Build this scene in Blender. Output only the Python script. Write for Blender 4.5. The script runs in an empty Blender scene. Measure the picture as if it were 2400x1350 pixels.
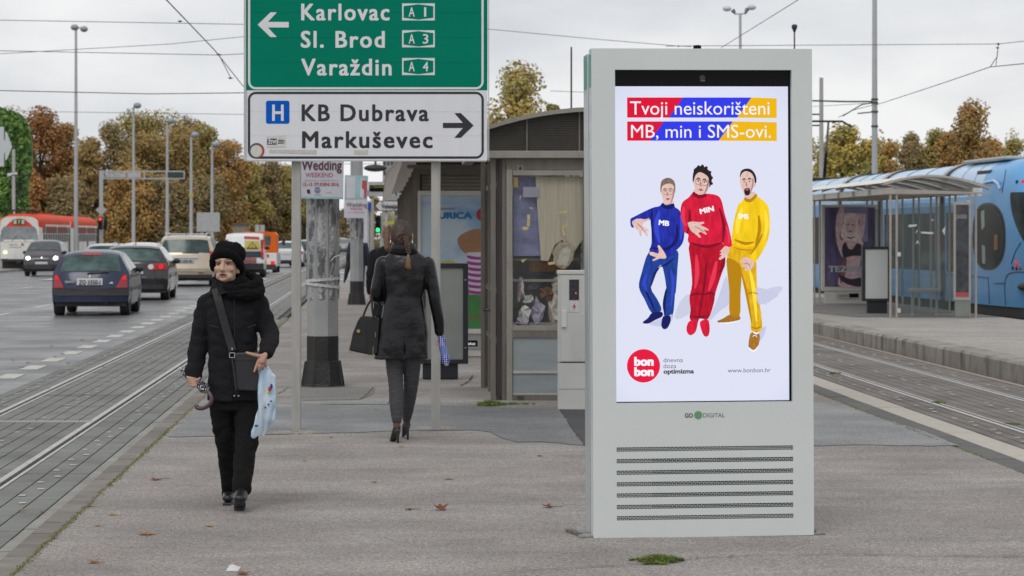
import bpy, bmesh, math, random
from mathutils import Vector, Matrix, noise
random.seed(7)
sc = bpy.context.scene
COL = sc.collection
R = math.radians
# ---------------------------------------------------------------- camera
F = 5800.0; HX = 1200.0; HY = 552.0; CH = 1.62      # focal length in photo pixels, horizon, eye height
cam_d = bpy.data.cameras.new('camera')
cam = bpy.data.objects.new('camera', cam_d); COL.objects.link(cam)
cam.location = (0, 0, CH); cam.rotation_euler = (R(90), 0, 0)
cam_d.sensor_width = 36; cam_d.lens = F / 2400 * 36
cam_d.shift_y = -(675 - HY) / 2400
cam_d.clip_start = 0.1; cam_d.clip_end = 2000
cam_d.dof.use_dof = True; cam_d.dof.focus_distance = 15.5; cam_d.dof.aperture_fstop = 7.5
sc.camera = cam
sc.render.resolution_x = 1024; sc.render.resolution_y = 576
# ---------------------------------------------------------------- sky and sun
SUN_EL, SUN_AZ = R(52), R(200)
wd = bpy.data.worlds.new('World'); sc.world = wd; wd.use_nodes = True
nt = wd.node_tree; nt.nodes.clear()
def wn(t, **k):
    n = nt.nodes.new(t)
    for a, b in k.items(): setattr(n, a, b)
    return n
out = wn('ShaderNodeOutputWorld'); mixs = wn('ShaderNodeMixShader'); bg1 = wn('ShaderNodeBackground'); bg2 = wn('ShaderNodeBackground')
sky = wn('ShaderNodeTexSky', sky_type='NISHITA', sun_disc=False, sun_elevation=SUN_EL, sun_rotation=SUN_AZ)
tc = wn('ShaderNodeTexCoord'); mp = wn('ShaderNodeMapping'); nz = wn('ShaderNodeTexNoise'); rp = wn('ShaderNodeValToRGB')
mp.inputs['Scale'].default_value = (3.2, 3.2, 9.0)
nz.inputs['Scale'].default_value = 1.6; nz.inputs['Detail'].default_value = 6; nz.inputs['Roughness'].default_value = .5
rp.color_ramp.elements[0].position = .37; rp.color_ramp.elements[0].color = (.68, .70, .74, 1)
rp.color_ramp.elements[1].position = .58; rp.color_ramp.elements[1].color = (.93, .932, .935, 1)
nt.links.new(tc.outputs['Generated'], mp.inputs['Vector']); nt.links.new(mp.outputs[0], nz.inputs['Vector'])
nt.links.new(nz.outputs['Fac'], rp.inputs['Fac']); nt.links.new(rp.outputs[0], bg2.inputs['Color'])
nt.links.new(sky.outputs[0], bg1.inputs['Color']); bg1.inputs['Strength'].default_value = .09; bg2.inputs['Strength'].default_value = 1.0
mixs.inputs[0].default_value = .93
nt.links.new(bg1.outputs[0], mixs.inputs[1]); nt.links.new(bg2.outputs[0], mixs.inputs[2]); nt.links.new(mixs.outputs[0], out.inputs[0])
sl = bpy.data.lights.new('sun', 'SUN'); sl.energy = .85; sl.angle = R(28); sl.color = (1, .97, .93)
so = bpy.data.objects.new('sun', sl); COL.objects.link(so)
dv = Vector((math.sin(SUN_AZ) * math.cos(SUN_EL), math.cos(SUN_AZ) * math.cos(SUN_EL), math.sin(SUN_EL)))
so.rotation_euler = dv.to_track_quat('Z', 'Y').to_euler(); so.location = (0, -5, 30)
vs = sc.view_settings; vs.view_transform = 'Standard'; vs.look = 'None'; vs.exposure = 0; vs.gamma = 1; vs.use_curve_mapping = False
sc.cycles.max_bounces = 6; sc.cycles.diffuse_bounces = 3; sc.cycles.glossy_bounces = 3; sc.cycles.transmission_bounces = 4; sc.cycles.transparent_max_bounces = 8

# ---------------------------------------------------------------- helpers
def W(px, py, d): return Vector(((px - HX) * d / F, d, CH - (py - HY) * d / F))
def G(px, py, z=0.0):
    d = F * (CH - z) / (py - HY); return Vector(((px - HX) * d / F, d, z))
SL = -.0543                                   # the street runs a little to the left of the lens axis
TH = math.atan(-SL)
def S(w, y, z=0.0): return Vector((w + SL * y, y, z))
def srgb(r, g, b):
    f = lambda c: (c / 255 / 12.92) if c / 255 <= .04045 else ((c / 255 + .055) / 1.055) ** 2.4
    return (f(r), f(g), f(b))
def tag(o, label=None, cat=None, group=None, kind=None):
    if label: o['label'] = label
    if cat: o['category'] = cat
    if group: o['group'] = group
    if kind: o['kind'] = kind
    return o
def thing(name, label, cat, loc=(0, 0, 0), rz=0, group=None, rot=None):
    o = bpy.data.objects.new(name, None); COL.objects.link(o); o.location = loc
    o.rotation_euler = rot if rot else (0, 0, rz); o.empty_display_size = .2
    return tag(o, label, cat, group)
def kids(o): return [c for c in bpy.data.objects if c.parent == o]
def copy_tree(o, parent=None, kmap=None):
    if kmap is None:
        kmap = {}
        for c in bpy.data.objects:
            if c.parent: kmap.setdefault(c.parent.name, []).append(c)
    c = o.copy(); COL.objects.link(c); c.parent = parent
    for k in kmap.get(o.name, []): copy_tree(k, c, kmap)
    return c

class MB:
    """collects faces; build() links them as one mesh object"""
    def __init__(s, off=(0, 0, 0)): s.v = []; s.f = []; s.m = []; s.o = Vector(off)
    def add(s, vs, fs, mi=0):
        b = len(s.v); s.v += [Vector(p) - s.o for p in vs]; s.f += [tuple(b + i for i in f) for f in fs]; s.m += [mi] * len(fs); return s
    def poly(s, pts, mi=0): return s.add(pts, [tuple(range(len(pts)))], mi)
    def box(s, x0, x1, y0, y1, z0, z1, mi=0):
        v = [(x, y, z) for z in (z0, z1) for y in (y0, y1) for x in (x0, x1)]
        return s.add(v, [(0, 2, 3, 1), (4, 5, 7, 6), (0, 1, 5, 4), (1, 3, 7, 5), (3, 2, 6, 7), (2, 0, 4, 6)], mi)
    def obox(s, c, sz, rz=0, mi=0, M=None):
        if M is None: M = Matrix.Rotation(rz, 3, 'Z')
        h = Vector(sz) / 2; c = Vector(c)
        v = [c + M @ Vector((x * h.x, y * h.y, z * h.z)) for z in (-1, 1) for y in (-1, 1) for x in (-1, 1)]
        return s.add(v, [(0, 2, 3, 1), (4, 5, 7, 6), (0, 1, 5, 4), (1, 3, 7, 5), (3, 2, 6, 7), (2, 0, 4, 6)], mi)
    def hexa(s, b, t, mi=0):                    # bottom quad, top quad (same winding)
        return s.add(list(b) + list(t), [(3, 2, 1, 0), (4, 5, 6, 7), (0, 1, 5, 4), (1, 2, 6, 5), (2, 3, 7, 6), (3, 0, 4, 7)], mi)
    def prism(s, pts, d, mi=0, cap=True):       # planar outline swept by vector d
        n = len(pts); d = Vector(d); P = [Vector(p) for p in pts]
        fs = [(i, (i + 1) % n, n + (i + 1) % n, n + i) for i in range(n)]
        if cap: fs += [tuple(range(n - 1, -1, -1)), tuple(range(n, 2 * n))]
        return s.add(P + [p + d for p in P], fs, mi)
    def tube(s, pts, r, n=8, mi=0, cap=True):
        P = [Vector(p) for p in pts]; m = len(P); rs = r if isinstance(r, (list, tuple)) else [r] * m
        up = Vector((0, 0, 1)); vv = []; pa = None
        for i in range(m):
            t = (P[min(i + 1, m - 1)] - P[max(i - 1, 0)]).normalized()
            a = (pa - t * pa.dot(t)) if pa is not None else t.cross(up if abs(t.z) < .9 else Vector((1, 0, 0)))
            a.normalize(); pa = a; b = t.cross(a)
            rr = rs[i] if isinstance(rs[i], (list, tuple)) else (rs[i], rs[i])
            for k in range(n):
                an = 2 * math.pi * (k + .5) / n; vv.append(P[i] + a * math.cos(an) * rr[0] + b * math.sin(an) * rr[1])
        fs = [(i * n + k, i * n + (k + 1) % n, (i + 1) * n + (k + 1) % n, (i + 1) * n + k) for i in range(m - 1) for k in range(n)]
        if cap: fs += [tuple(range(n - 1, -1, -1)), tuple((m - 1) * n + k for k in range(n))]
        return s.add(vv, fs, mi)
    def grid(s, fn, nu, nv, mi=0, closed=False):
        vv = [fn(i / nu, j / nv) for i in range(nu + 1) for j in range(nv + 1)]
        return s.add(vv, [(i * (nv + 1) + j, i * (nv + 1) + j + 1, (i + 1) * (nv + 1) + j + 1, (i + 1) * (nv + 1) + j) for i in range(nu) for j in range(nv)], mi)
    def ball(s, c, r, nu=12, nv=8, mi=0, M=None):
        r = (r, r, r) if not isinstance(r, (list, tuple)) else r; c = Vector(c)
        def p(i, j):
            a = 2 * math.pi * i / nu; t = math.pi * j / nv
            q = Vector((r[0] * math.sin(t) * math.cos(a), r[1] * math.sin(t) * math.sin(a), r[2] * math.cos(t)))
            return c + (M @ q if M else q)
        vv = [p(0, 0), p(0, nv)] + [p(i, j) for j in range(1, nv) for i in range(nu)]
        g = lambda i, j: 2 + (j - 1) * nu + i % nu
        fs = [(0, g(i, 1), g(i + 1, 1)) for i in range(nu)] + [(1, g(i + 1, nv - 1), g(i, nv - 1)) for i in range(nu)]
        fs += [(g(i, j), g(i, j + 1), g(i + 1, j + 1), g(i + 1, j)) for j in range(1, nv - 1) for i in range(nu)]
        return s.add(vv, fs, mi)
    def lathe(s, prof, c=(0, 0, 0), axis='z', n=20, mi=0):
        c = Vector(c); vv = []
        for r, h in prof:
            for k in range(n):
                a = 2 * math.pi * (k + .5) / n; x, y = r * math.cos(a), r * math.sin(a)
                vv.append(c + (Vector((x, y, h)) if axis == 'z' else Vector((h, x, y)) if axis == 'x' else Vector((x, h, y))))
        m = len(prof)
        fs = [(i * n + k, i * n + (k + 1) % n, (i + 1) * n + (k + 1) % n, (i + 1) * n + k) for i in range(m - 1) for k in range(n)]
        if prof[0][0] > 1e-4: fs.append(tuple(range(n - 1, -1, -1)))
        if prof[-1][0] > 1e-4: fs.append(tuple((m - 1) * n + k for k in range(n)))
        return s.add(vv, fs, mi)
    def mesh(s, name, mats, smooth=False, weld=True, recalc=True):
        me = bpy.data.meshes.new(name); me.from_pydata(s.v, [], s.f)
        for m in (mats if isinstance(mats, (list, tuple)) else [mats]): me.materials.append(m)
        me.polygons.foreach_set('material_index', s.m)
        if weld or recalc:
            bm = bmesh.new(); bm.from_mesh(me)
            if weld: bmesh.ops.remove_doubles(bm, verts=bm.verts, dist=1e-5)
            if recalc: bmesh.ops.recalc_face_normals(bm, faces=bm.faces)
            bm.to_mesh(me); bm.free()
        if smooth:
            me.polygons.foreach_set('use_smooth', [True] * len(me.polygons))
            me.set_sharp_from_angle(angle=R(smooth if smooth is not True else 50))
        me.update(); return me
    def build(s, name, mats, parent=None, smooth=False, bevel=0, weld=True, recalc=True, kind=None, label=None, cat=None, group=None):
        me = s.mesh(name, mats, smooth, weld, recalc)
        o = bpy.data.objects.new(name, me); COL.objects.link(o); o.parent = parent
        if parent is None: o.location = s.o
        if bevel:
            b = o.modifiers.new('bevel', 'BEVEL'); b.width = bevel; b.segments = 2; b.limit_method = 'ANGLE'; b.angle_limit = R(40)
        return tag(o, label, cat, group, kind)
def inst(name, me, parent, loc, rz=0, rot=None):
    o = bpy.data.objects.new(name, me); COL.objects.link(o); o.parent = parent; o.location = loc
    o.rotation_euler = rot if rot else (0, 0, rz); return o

# ---------------------------------------------------------------- materials
MC = {}
def M(name, col, rough=.6, metal=0., var=.12, scale=4., bump=0., bscale=60., emit=0., spec=.5, col2=None, thr=(.4, .6), rand=0., coat=0., alpha=1., trans=0., streak=None, dirt=None):
    """col with mottling; col2 = second colour mixed in by a noise threshold; streak=(sx,sy,sz) stretches the mottling"""
    if name in MC: return MC[name]
    m = bpy.data.materials.new(name); m.use_nodes = True; MC[name] = m
    t = m.node_tree; N = t.nodes; L = t.links; b = N['Principled BSDF']
    col = tuple(col) + (1,) if len(col) == 3 else col
    b.inputs['Roughness'].default_value = rough; b.inputs['Metallic'].default_value = metal
    b.inputs['Specular IOR Level'].default_value = spec; b.inputs['Coat Weight'].default_value = coat
    b.inputs['Transmission Weight'].default_value = trans; b.inputs['Alpha'].default_value = alpha
    g = N.new('ShaderNodeNewGeometry'); vec = g.outputs['Position']
    if streak:
        mpn = N.new('ShaderNodeMapping'); mpn.inputs['Scale'].default_value = streak; L.new(vec, mpn.inputs['Vector']); vec = mpn.outputs[0]
    n = N.new('ShaderNodeTexNoise'); n.inputs['Scale'].default_value = scale; n.inputs['Detail'].default_value = 5; n.inputs['Roughness'].default_value = .6
    L.new(vec, n.inputs['Vector'])
    r = N.new('ShaderNodeValToRGB'); L.new(n.outputs['Fac'], r.inputs[0])
    e = r.color_ramp.elements; e[0].position = .3; e[1].position = .7
    e[0].color = tuple(c * (1 - var) for c in col[:3]) + (1,); e[1].color = tuple(min(1, c * (1 + var)) for c in col[:3]) + (1,)
    c = r.outputs[0]
    if col2:
        n2 = N.new('ShaderNodeTexNoise'); n2.inputs['Scale'].default_value = scale * .37; n2.inputs['Detail'].default_value = 6; n2.inputs['Roughness'].default_value = .65
        L.new(vec, n2.inputs['Vector']); r2 = N.new('ShaderNodeValToRGB'); L.new(n2.outputs['Fac'], r2.inputs[0])
        r2.color_ramp.elements[0].position = thr[0]; r2.color_ramp.elements[1].position = thr[1]
        mx = N.new('ShaderNodeMixRGB'); L.new(r2.outputs[0], mx.inputs[0]); L.new(c, mx.inputs[1]); mx.inputs[2].default_value = tuple(col2) + (1,); c = mx.outputs[0]
    if rand:
        oi = N.new('ShaderNodeObjectInfo'); mr = N.new('ShaderNodeMapRange'); L.new(oi.outputs['Random'], mr.inputs[0]); mr.inputs[3].default_value = 1 - rand; mr.inputs[4].default_value = 1 + rand
        vm = N.new('ShaderNodeVectorMath'); vm.operation = 'SCALE'; L.new(c, vm.inputs[0]); L.new(mr.outputs[0], vm.inputs[3]); c = vm.outputs[0]
    L.new(c, b.inputs['Base Color'])
    if emit: L.new(c, b.inputs['Emission Color']); b.inputs['Emission Strength'].default_value = emit
    if bump:
        n3 = N.new('ShaderNodeTexNoise'); n3.inputs['Scale'].default_value = bscale; n3.inputs['Detail'].default_value = 4; L.new(g.outputs['Position'], n3.inputs['Vector'])
        bp = N.new('ShaderNodeBump'); bp.inputs['Strength'].default_value = bump; bp.inputs['Distance'].default_value = 1 / bscale; L.new(n3.outputs['Fac'], bp.inputs['Height']); L.new(bp.outputs[0], b.inputs['Normal'])
    return m
def glow(name, col, k=1.0, var=0., scale=30.):
    """flat light of a screen or a lamp"""
    if name in MC: return MC[name]
    m = M(name, (0, 0, 0), rough=.3, var=0, spec=.03); t = m.node_tree; b = t.nodes['Principled BSDF']
    for l in list(b.inputs['Base Color'].links): t.links.remove(l)
    b.inputs['Base Color'].default_value = (.01, .01, .01, 1); b.inputs['Emission Color'].default_value = tuple(col) + (1,); b.inputs['Emission Strength'].default_value = k
    if var:
        g = t.nodes.new('ShaderNodeNewGeometry'); n = t.nodes.new('ShaderNodeTexNoise'); n.inputs['Scale'].default_value = scale; n.inputs['Detail'].default_value = 3
        mp_ = t.nodes.new('ShaderNodeMapping'); mp_.inputs['Scale'].default_value = (2.2, 1, .8); mp_.inputs['Rotation'].default_value = (0, .35, 0)
        t.links.new(g.outputs['Position'], mp_.inputs[0]); t.links.new(mp_.outputs[0], n.inputs['Vector'])
        r = t.nodes.new('ShaderNodeValToRGB'); e = r.color_ramp.elements; e[0].position = .36; e[1].position = .66
        e[0].color = tuple(c * (1 - var) for c in col) + (1,); e[1].color = tuple(min(1, c * (1 + var * .35)) for c in col) + (1,)
        t.links.new(n.outputs['Fac'], r.inputs[0]); t.links.new(r.outputs[0], b.inputs['Emission Color'])
    return m
def ground_mat(name, col, col2, grain=.35, gs=150., rough=.85, stain=.25, dark=None, damp=0., sscale=.8, joints=None):
    m = bpy.data.materials.new(name); m.use_nodes = True; t = m.node_tree; N = t.nodes; L = t.links; b = N['Principled BSDF']
    g = N.new('ShaderNodeNewGeometry')
    def nz(s, d=4, ro=.6, vec=None):
        n = N.new('ShaderNodeTexNoise'); n.inputs['Scale'].default_value = s; n.inputs['Detail'].default_value = d; n.inputs['Roughness'].default_value = ro
        L.new(vec or g.outputs['Position'], n.inputs['Vector']); return n.outputs['Fac']
    def ramp(f, a, bb, c0=(0, 0, 0, 1), c1=(1, 1, 1, 1)):
        r = N.new('ShaderNodeValToRGB'); L.new(f, r.inputs[0]); e = r.color_ramp.elements; e[0].position = a; e[1].position = bb; e[0].color = c0; e[1].color = c1; return r.outputs[0]
    def mul(a, c):
        x = N.new('ShaderNodeMixRGB'); x.blend_type = 'MULTIPLY'; x.inputs[0].default_value = 1; L.new(a, x.inputs[1]); L.new(c, x.inputs[2]); return x.outputs[0]
    mx = N.new('ShaderNodeMixRGB'); L.new(ramp(nz(sscale, 7, .62), .38, .62), mx.inputs[0]); mx.inputs[1].default_value = tuple(col) + (1,); mx.inputs[2].default_value = tuple(col2) + (1,)
    c = mx.outputs[0]
    k0, k1 = 1 - grain, 1 + grain
    vo = N.new('ShaderNodeTexVoronoi'); vo.inputs['Scale'].default_value = gs; L.new(g.outputs['Position'], vo.inputs['Vector'])
    sep = N.new('ShaderNodeSeparateColor'); L.new(vo.outputs['Color'], sep.inputs[0])
    c = mul(c, ramp(sep.outputs[0], 0, 1, (k0, k0, k0, 1), (k1, k1, k1 * .98, 1)))
    c = mul(c, ramp(nz(gs * .35, 3), .3, .7, (1 - grain * .5,) * 3 + (1,), (1 + grain * .5,) * 3 + (1,)))
    mp_ = N.new('ShaderNodeMapping'); mp_.inputs['Scale'].default_value = (.3, 1.0, 1); L.new(g.outputs['Position'], mp_.inputs[0])
    c = mul(c, ramp(nz(1.3, 8, .7, mp_.outputs[0]), .35, .6, (1 - stain,) * 3 + (1,), (1.03,) * 3 + (1,)))
    L.new(c, b.inputs['Base Color'])
    if damp: L.new(ramp(nz(.6, 5), .4, .62, (rough - damp,) * 3 + (1,), (rough,) * 3 + (1,)), b.inputs['Roughness'])
    else: b.inputs['Roughness'].default_value = rough
    bp = N.new('ShaderNodeBump'); bp.inputs['Strength'].default_value = .5; bp.inputs['Distance'].default_value = .004
    L.new(vo.outputs['Distance'], bp.inputs['Height']); L.new(bp.outputs[0], b.inputs['Normal'])
    return m
def trim(m, r): m.node_tree.nodes['Principled BSDF'].inputs['Roughness'].default_value = r; return m

# ---------------------------------------------------------------- lettering
FONT = None
def text(s, mat, parent, origin, w=None, h=.1, ux=(1, 0, 0), uz=(0, 0, 1), bold=0., name='lettering', align='L', sp=1.0, depth=0., shear=0., mirror=False):
    """flat lettering: h = cap height, w = width it is fitted to; ux/uz = its own axes in the parent's space; bold thickens the strokes"""
    cu = bpy.data.curves.new('t', 'FONT'); cu.body = s; cu.size = 1; cu.resolution_u = 3; cu.space_character = sp; cu.shear = shear
    if FONT: cu.font = FONT
    to = bpy.data.objects.new('t', cu); COL.objects.link(to)
    bpy.context.view_layer.update()
    me = bpy.data.meshes.new_from_object(to.evaluated_get(bpy.context.evaluated_depsgraph_get()))
    bpy.data.objects.remove(to); bpy.data.curves.remove(cu)
    V = [v.co.copy() for v in me.vertices]; Fc = [tuple(p.vertices) for p in me.polygons]; bpy.data.meshes.remove(me)
    xs = [v.x for v in V]; x0, x1 = min(xs), max(xs); bb = max(0, bold) * 1.2
    kz = h / .729; kx = ((w / (x1 - x0 + 2 * bb)) if w else kz) * (-1 if mirror else 1)
    W_ = abs((x1 - x0) * kx); sh = {'L': 0, 'C': -W_ / 2, 'R': -W_}[align]
    if mirror: sh = W_
    o0 = Vector(origin); ux = Vector(ux); uz = Vector(uz); nn = ux.cross(uz)
    offs = [(0, 0)] if bb == 0 else [(dx, dy) for dx, dy in ((-1, -1), (1, -1), (1, 1), (-1, 1), (0, 1.2), (0, -1.2))]
    vs_, fs_ = [], []
    for i, (dx, dy) in enumerate(offs):
        n = len(vs_); vs_ += [o0 + ux * ((v.x - x0 + bb + dx * bb) * kx + sh) + uz * ((v.y + dy * bb * .6) * kz) + nn * (i * 4e-5) for v in V]; fs_ += [tuple(n + j for j in f) for f in Fc]
    me = bpy.data.meshes.new(name); me.from_pydata(vs_, [], fs_); me.materials.append(mat); me.update()
    o = bpy.data.objects.new(name, me); COL.objects.link(o); o.parent = parent; return o
def smooth_pts(p, n=3, closed=True):
    """Catmull-Rom through 2-D points"""
    out_ = []; m = len(p)
    for i in range(m if closed else m - 1):
        a, b, c, d = (p[(i - 1) % m] if closed or i else p[0]), p[i], p[(i + 1) % m], (p[(i + 2) % m] if closed or i + 2 < m else p[-1])
        for k in range(n):
            t = k / n
            out_.append(tuple(.5 * (2 * b[j] + (c[j] - a[j]) * t + (2 * a[j] - 5 * b[j] + 4 * c[j] - d[j]) * t * t + (3 * b[j] - a[j] - 3 * c[j] + d[j]) * t ** 3) for j in range(len(b))))
    if not closed: out_.append(tuple(p[-1]))
    return out_
# ================================================================ ground
TZ = -.05                                    # top of both tramways
asphalt = ground_mat('footway_asphalt', (.33, .303, .284), (.25, .225, .21), grain=.44, gs=125, rough=.9, stain=.24)
asphalt_dark = ground_mat('footway_asphalt_dark', (.15, .153, .16), (.19, .193, .198), grain=.5, gs=110, rough=.6, stain=.2, damp=.22)
asphalt_new = ground_mat('footway_asphalt_new', (.045, .045, .05), (.055, .055, .06), grain=.3, gs=190, rough=.75, stain=.1)
road_m = ground_mat('road_asphalt', (.165, .165, .17), (.135, .135, .142), grain=.22, gs=120, rough=.5, stain=.22, damp=.24, sscale=.25)
grass_far = ground_mat('far_lawn', (.07, .10, .03), (.10, .09, .04), grain=.4, gs=6, rough=1)
platform_m = ground_mat('platform_asphalt', (.36, .345, .32), (.31, .29, .27), grain=.4, gs=90, rough=.9, stain=.14)
bed_m = ground_mat('track_bed', (.10, .095, .09), (.13, .12, .11), grain=.3, gs=60, rough=.95)
def sheet(name, pts, mat, z=None, **k):
    return MB().poly([(p[0], p[1], z if z is not None else p[2]) for p in pts], 0).build(name, mat, recalc=False, kind='structure', **k)
sheet('ground', [(-900, -20), (900, -20), (900, 1500), (-900, 1500)], grass_far, -.60)
# carriageway, from the edge of the tramway outwards
def strip(name, mat, w0, w1, y0, y1, z0, z1, thick=None):
    b = MB(); th = thick or .5
    p = [S(w0, y0), S(w1, y0), S(w1, y1), S(w0, y1)]
    b.hexa([(q.x, q.y, z0) for q in p], [(q.x, q.y, z1) for q in p]); return b.build(name, mat, kind='structure')
strip('carriageway', road_m, -13.2, -4.03, 8, 420, -.5, -.105)
strip('opposite_carriageway', road_m, -17.4, -13.204, 8, 420, -.5, -.109)
strip('tram_bed', bed_m, -4.028, -1.905, 8, 420, -.5, -.085)
strip('far_pavement', ground_mat('pavement_far', (.32, .31, .29), (.27, .26, .25), gs=40), -25, -17.41, 8, 420, -.5, .0)
strip('cross_road', road_m, -1.89, 60, 92, 128, -.4, -.11)
# stop island (the pavement we stand on): left edge along the moss, right edge along the second tramway
RS = -.0405; R2X = 5.205                     # right tramway: x = R2X + RS*y is the near rail
def SR(w, y, z=0.0): return Vector((R2X + w + RS * y, y, z))
island = [S(-1.735, 8), SR(-1.045, 8)] + [SR(-1.045, y) for y in (20, 34, 50)] + [SR(-1.3, 70), SR(-1.6, 91)] + [S(-1.735, 91)]
b = MB(); b.prism([(p.x, p.y, -.4) for p in island], (0, 0, .4)); b.build('pavement', asphalt, kind='structure')
# tarred patches on it
def patch(name, pts, mat, z, j=.012):
    P0 = [G(x, y) for x, y in pts]; P = []
    for a_, c_ in zip(P0, P0[1:] + P0[:1]):
        n_ = max(2, int((c_ - a_).length / .05))
        for k in range(n_): q = a_.lerp(c_, k / n_); P.append(q + Vector((random.uniform(-j, j), random.uniform(-1, 1) * j * 2.2 + .05 * noise.noise(q * 2.5), 0)))
    P = [(p.x, p.y) for p in P]; P = [Vector((x_, y_, 0)) for x_, y_ in P]; return MB().poly([(p.x, p.y, z) for p in P]).build(name, mat, recalc=False, kind='structure')
lp = [(470, 950), (700, 948), (860, 950), (1000, 950), (1118, 952), (1185, 957), (1312, 961), (1340, 1005), (1366, 1044), (1290, 1038), (1215, 1037), (1180, 1028), (1150, 1014), (1110, 1008), (1020, 1009), (930, 1011), (840, 1014), (690, 1018), (560, 1022), (470, 1024), (392, 1026), (418, 1000), (446, 973)]
patch('asphalt_patch', lp, asphalt_dark, .004)
patch('asphalt_patch', [(1313, 961), (1560, 961), (1560, 1052), (1372, 1046), (1340, 1004)], asphalt_new, .006)
patch('asphalt_patch', [(1850, 945), (1925, 945), (2000, 962), (2080, 985), (2160, 1010), (2250, 1046), (2060, 1044), (1850, 1046)], asphalt_dark, .004)
patch('asphalt_patch', [(705, 905), (880, 909), (872, 925), (845, 937), (705, 939)], ground_mat('asphalt_repair', (.24, .235, .22), (.21, .2, .19), gs=120), .004)
# cracks in the asphalt
crack_m = M('crack_tar', (.05, .055, .035), .95, var=.3, scale=20)
def crack(pts, wd, name='pavement_crack', mat=None):
    b = MB(); P = [G(x, y) for x, y in pts]; Q = []
    for i in range(len(P) - 1):
        for k in range(8):
            t = k / 8; q = P[i].lerp(P[i + 1], t); q.y += random.uniform(-1, 1) * .02; q.x += random.uniform(-1, 1) * .012; Q.append(q)
    Q.append(P[-1])
    for a, c in zip(Q, Q[1:]):
        d = (c - a).normalized(); n = Vector((-d.y, d.x, 0)) * wd * random.uniform(.3, 1.1)
        b.poly([(p.x, p.y, .007) for p in (a - n, a + n, c + n, c - n)])
    return b.build(name, mat or crack_m, recalc=False, weld=False, kind='structure')
crack([(1170, 1344), (1260, 1338), (1400, 1330), (1560, 1322), (1640, 1309), (1800, 1302), (2000, 1301), (2200, 1305), (2400, 1307)], .006)
crack([(705, 906), (760, 903), (882, 904)], .007); crack([(650, 925), (672, 910), (690, 909), (875, 909), (860, 925), (843, 936)], .007)
crack([(700, 950), (790, 949), (900, 948), (1050, 946), (1120, 950)], .008)
crack([(1080, 905), (1100, 893), (1108, 880)], .012)
crack([(1000, 1063), (1140, 1066), (1330, 1062)], .004)
# pale scuffs and mortar round the footings
scuff_m = M('dried_mortar', (.36, .345, .32), .95, var=.2, scale=30)
# moss and weeds along the edge
moss_m = M('moss', (.17, .21, .03), 1, var=.45, scale=40, col2=(.16, .11, .04), thr=(.5, .6))
b = MB()
def tuft(b, p, r, n, h):
    for _ in range(n):
        a = random.uniform(0, 6.28); rr = r * random.random() ** .5; q = Vector((p.x + math.cos(a) * rr, p.y + math.sin(a) * rr, p.z))
        a2 = random.uniform(0, 6.28); wv = Vector((math.cos(a2), math.sin(a2), 0)) * h * .16; ln = Vector((random.uniform(-.5, .5), random.uniform(-.5, .5), 1)) * h * random.uniform(.4, 1)
        b.add([q - wv, q + wv, q + ln], [(0, 1, 2)])
y = 10.0
while y < 60:
    dens = max(0, noise.noise(Vector((y * .6, 3, 0))) + .45)
    n = int(16 * dens)
    if 16 < y < 20.5 or 10 < y < 15: n += 10
    tuft(b, S(-1.735 + random.uniform(-.012, .012), y, -.002), .02, n, .014)
    tuft(b, SR(-1.045, y, -.002), .025, int(14 * dens) if random.random() < .7 else 0, .02)
    tuft(b, SR(-.52, y, TZ), .02, int(8 * dens) if random.random() < .6 else 0, .02)
    y += .05
b.build('moss_line', moss_m, weld=False, recalc=False, kind='stuff', cat='moss', label='thin line of green moss along both edges of the stop island')
grass_m = M('weed_blade', (.16, .24, .05), .9, var=.5, scale=30, col2=(.20, .17, .07), thr=(.5, .62))
def grass(px, py, rx, ry, n, h, label, z=0):
    c = G(px, py, z); b = MB(c)
    for _ in range(n):
        a = random.uniform(0, 6.28); rr = random.random() ** .6 * (.7 + .5 * noise.noise(Vector((math.cos(a) * 2, math.sin(a) * 2, px)))); q = c + Vector((math.cos(a) * rr * rx * 1.15, math.sin(a) * rr * ry, 0))
        if noise.noise(q * 14) < -.22: continue
        hh = h * (1.1 - rr * .7) * random.uniform(.5, 1.1); a2 = random.uniform(0, 6.28); wv = Vector((math.cos(a2), math.sin(a2), 0)) * .0035
        l = Vector((random.gauss(0, .5), random.gauss(0, .5), 1)).normalized() * hh; mid = q + l * .55; tip = q + l + Vector((l.x, l.y, -.1 * hh))
        b.add([q - wv, q + wv, mid + wv * .7, mid - wv * .7, tip], [(0, 1, 2, 3), (3, 2, 4)])
    b.build('grass_tuft', grass_m, weld=False, recalc=False, kind='stuff', cat='grass', label=label)
grass(1150, 950, .15, .22, 1500, .07, 'green grass growing at the corner post of the kiosk')
grass(1215, 948, .22, .06, 260, .035, 'thin dry grass along the foot of the kiosk door')
grass(1542, 1316, .135, .17, 4200, .042, 'small green grass patch in the asphalt in front of the totem')
grass(2200, 945, .09, .1, 200, .04, 'dry weeds growing beside the near rail on the right', TZ)
grass(2372, 995, .09, .1, 160, .03, 'small weeds beside the right rail at the picture edge', TZ)
grass(1958, 876, .1, .15, 260, .04, 'green weeds in the right tramway beside the rail near the totem', TZ)

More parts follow.
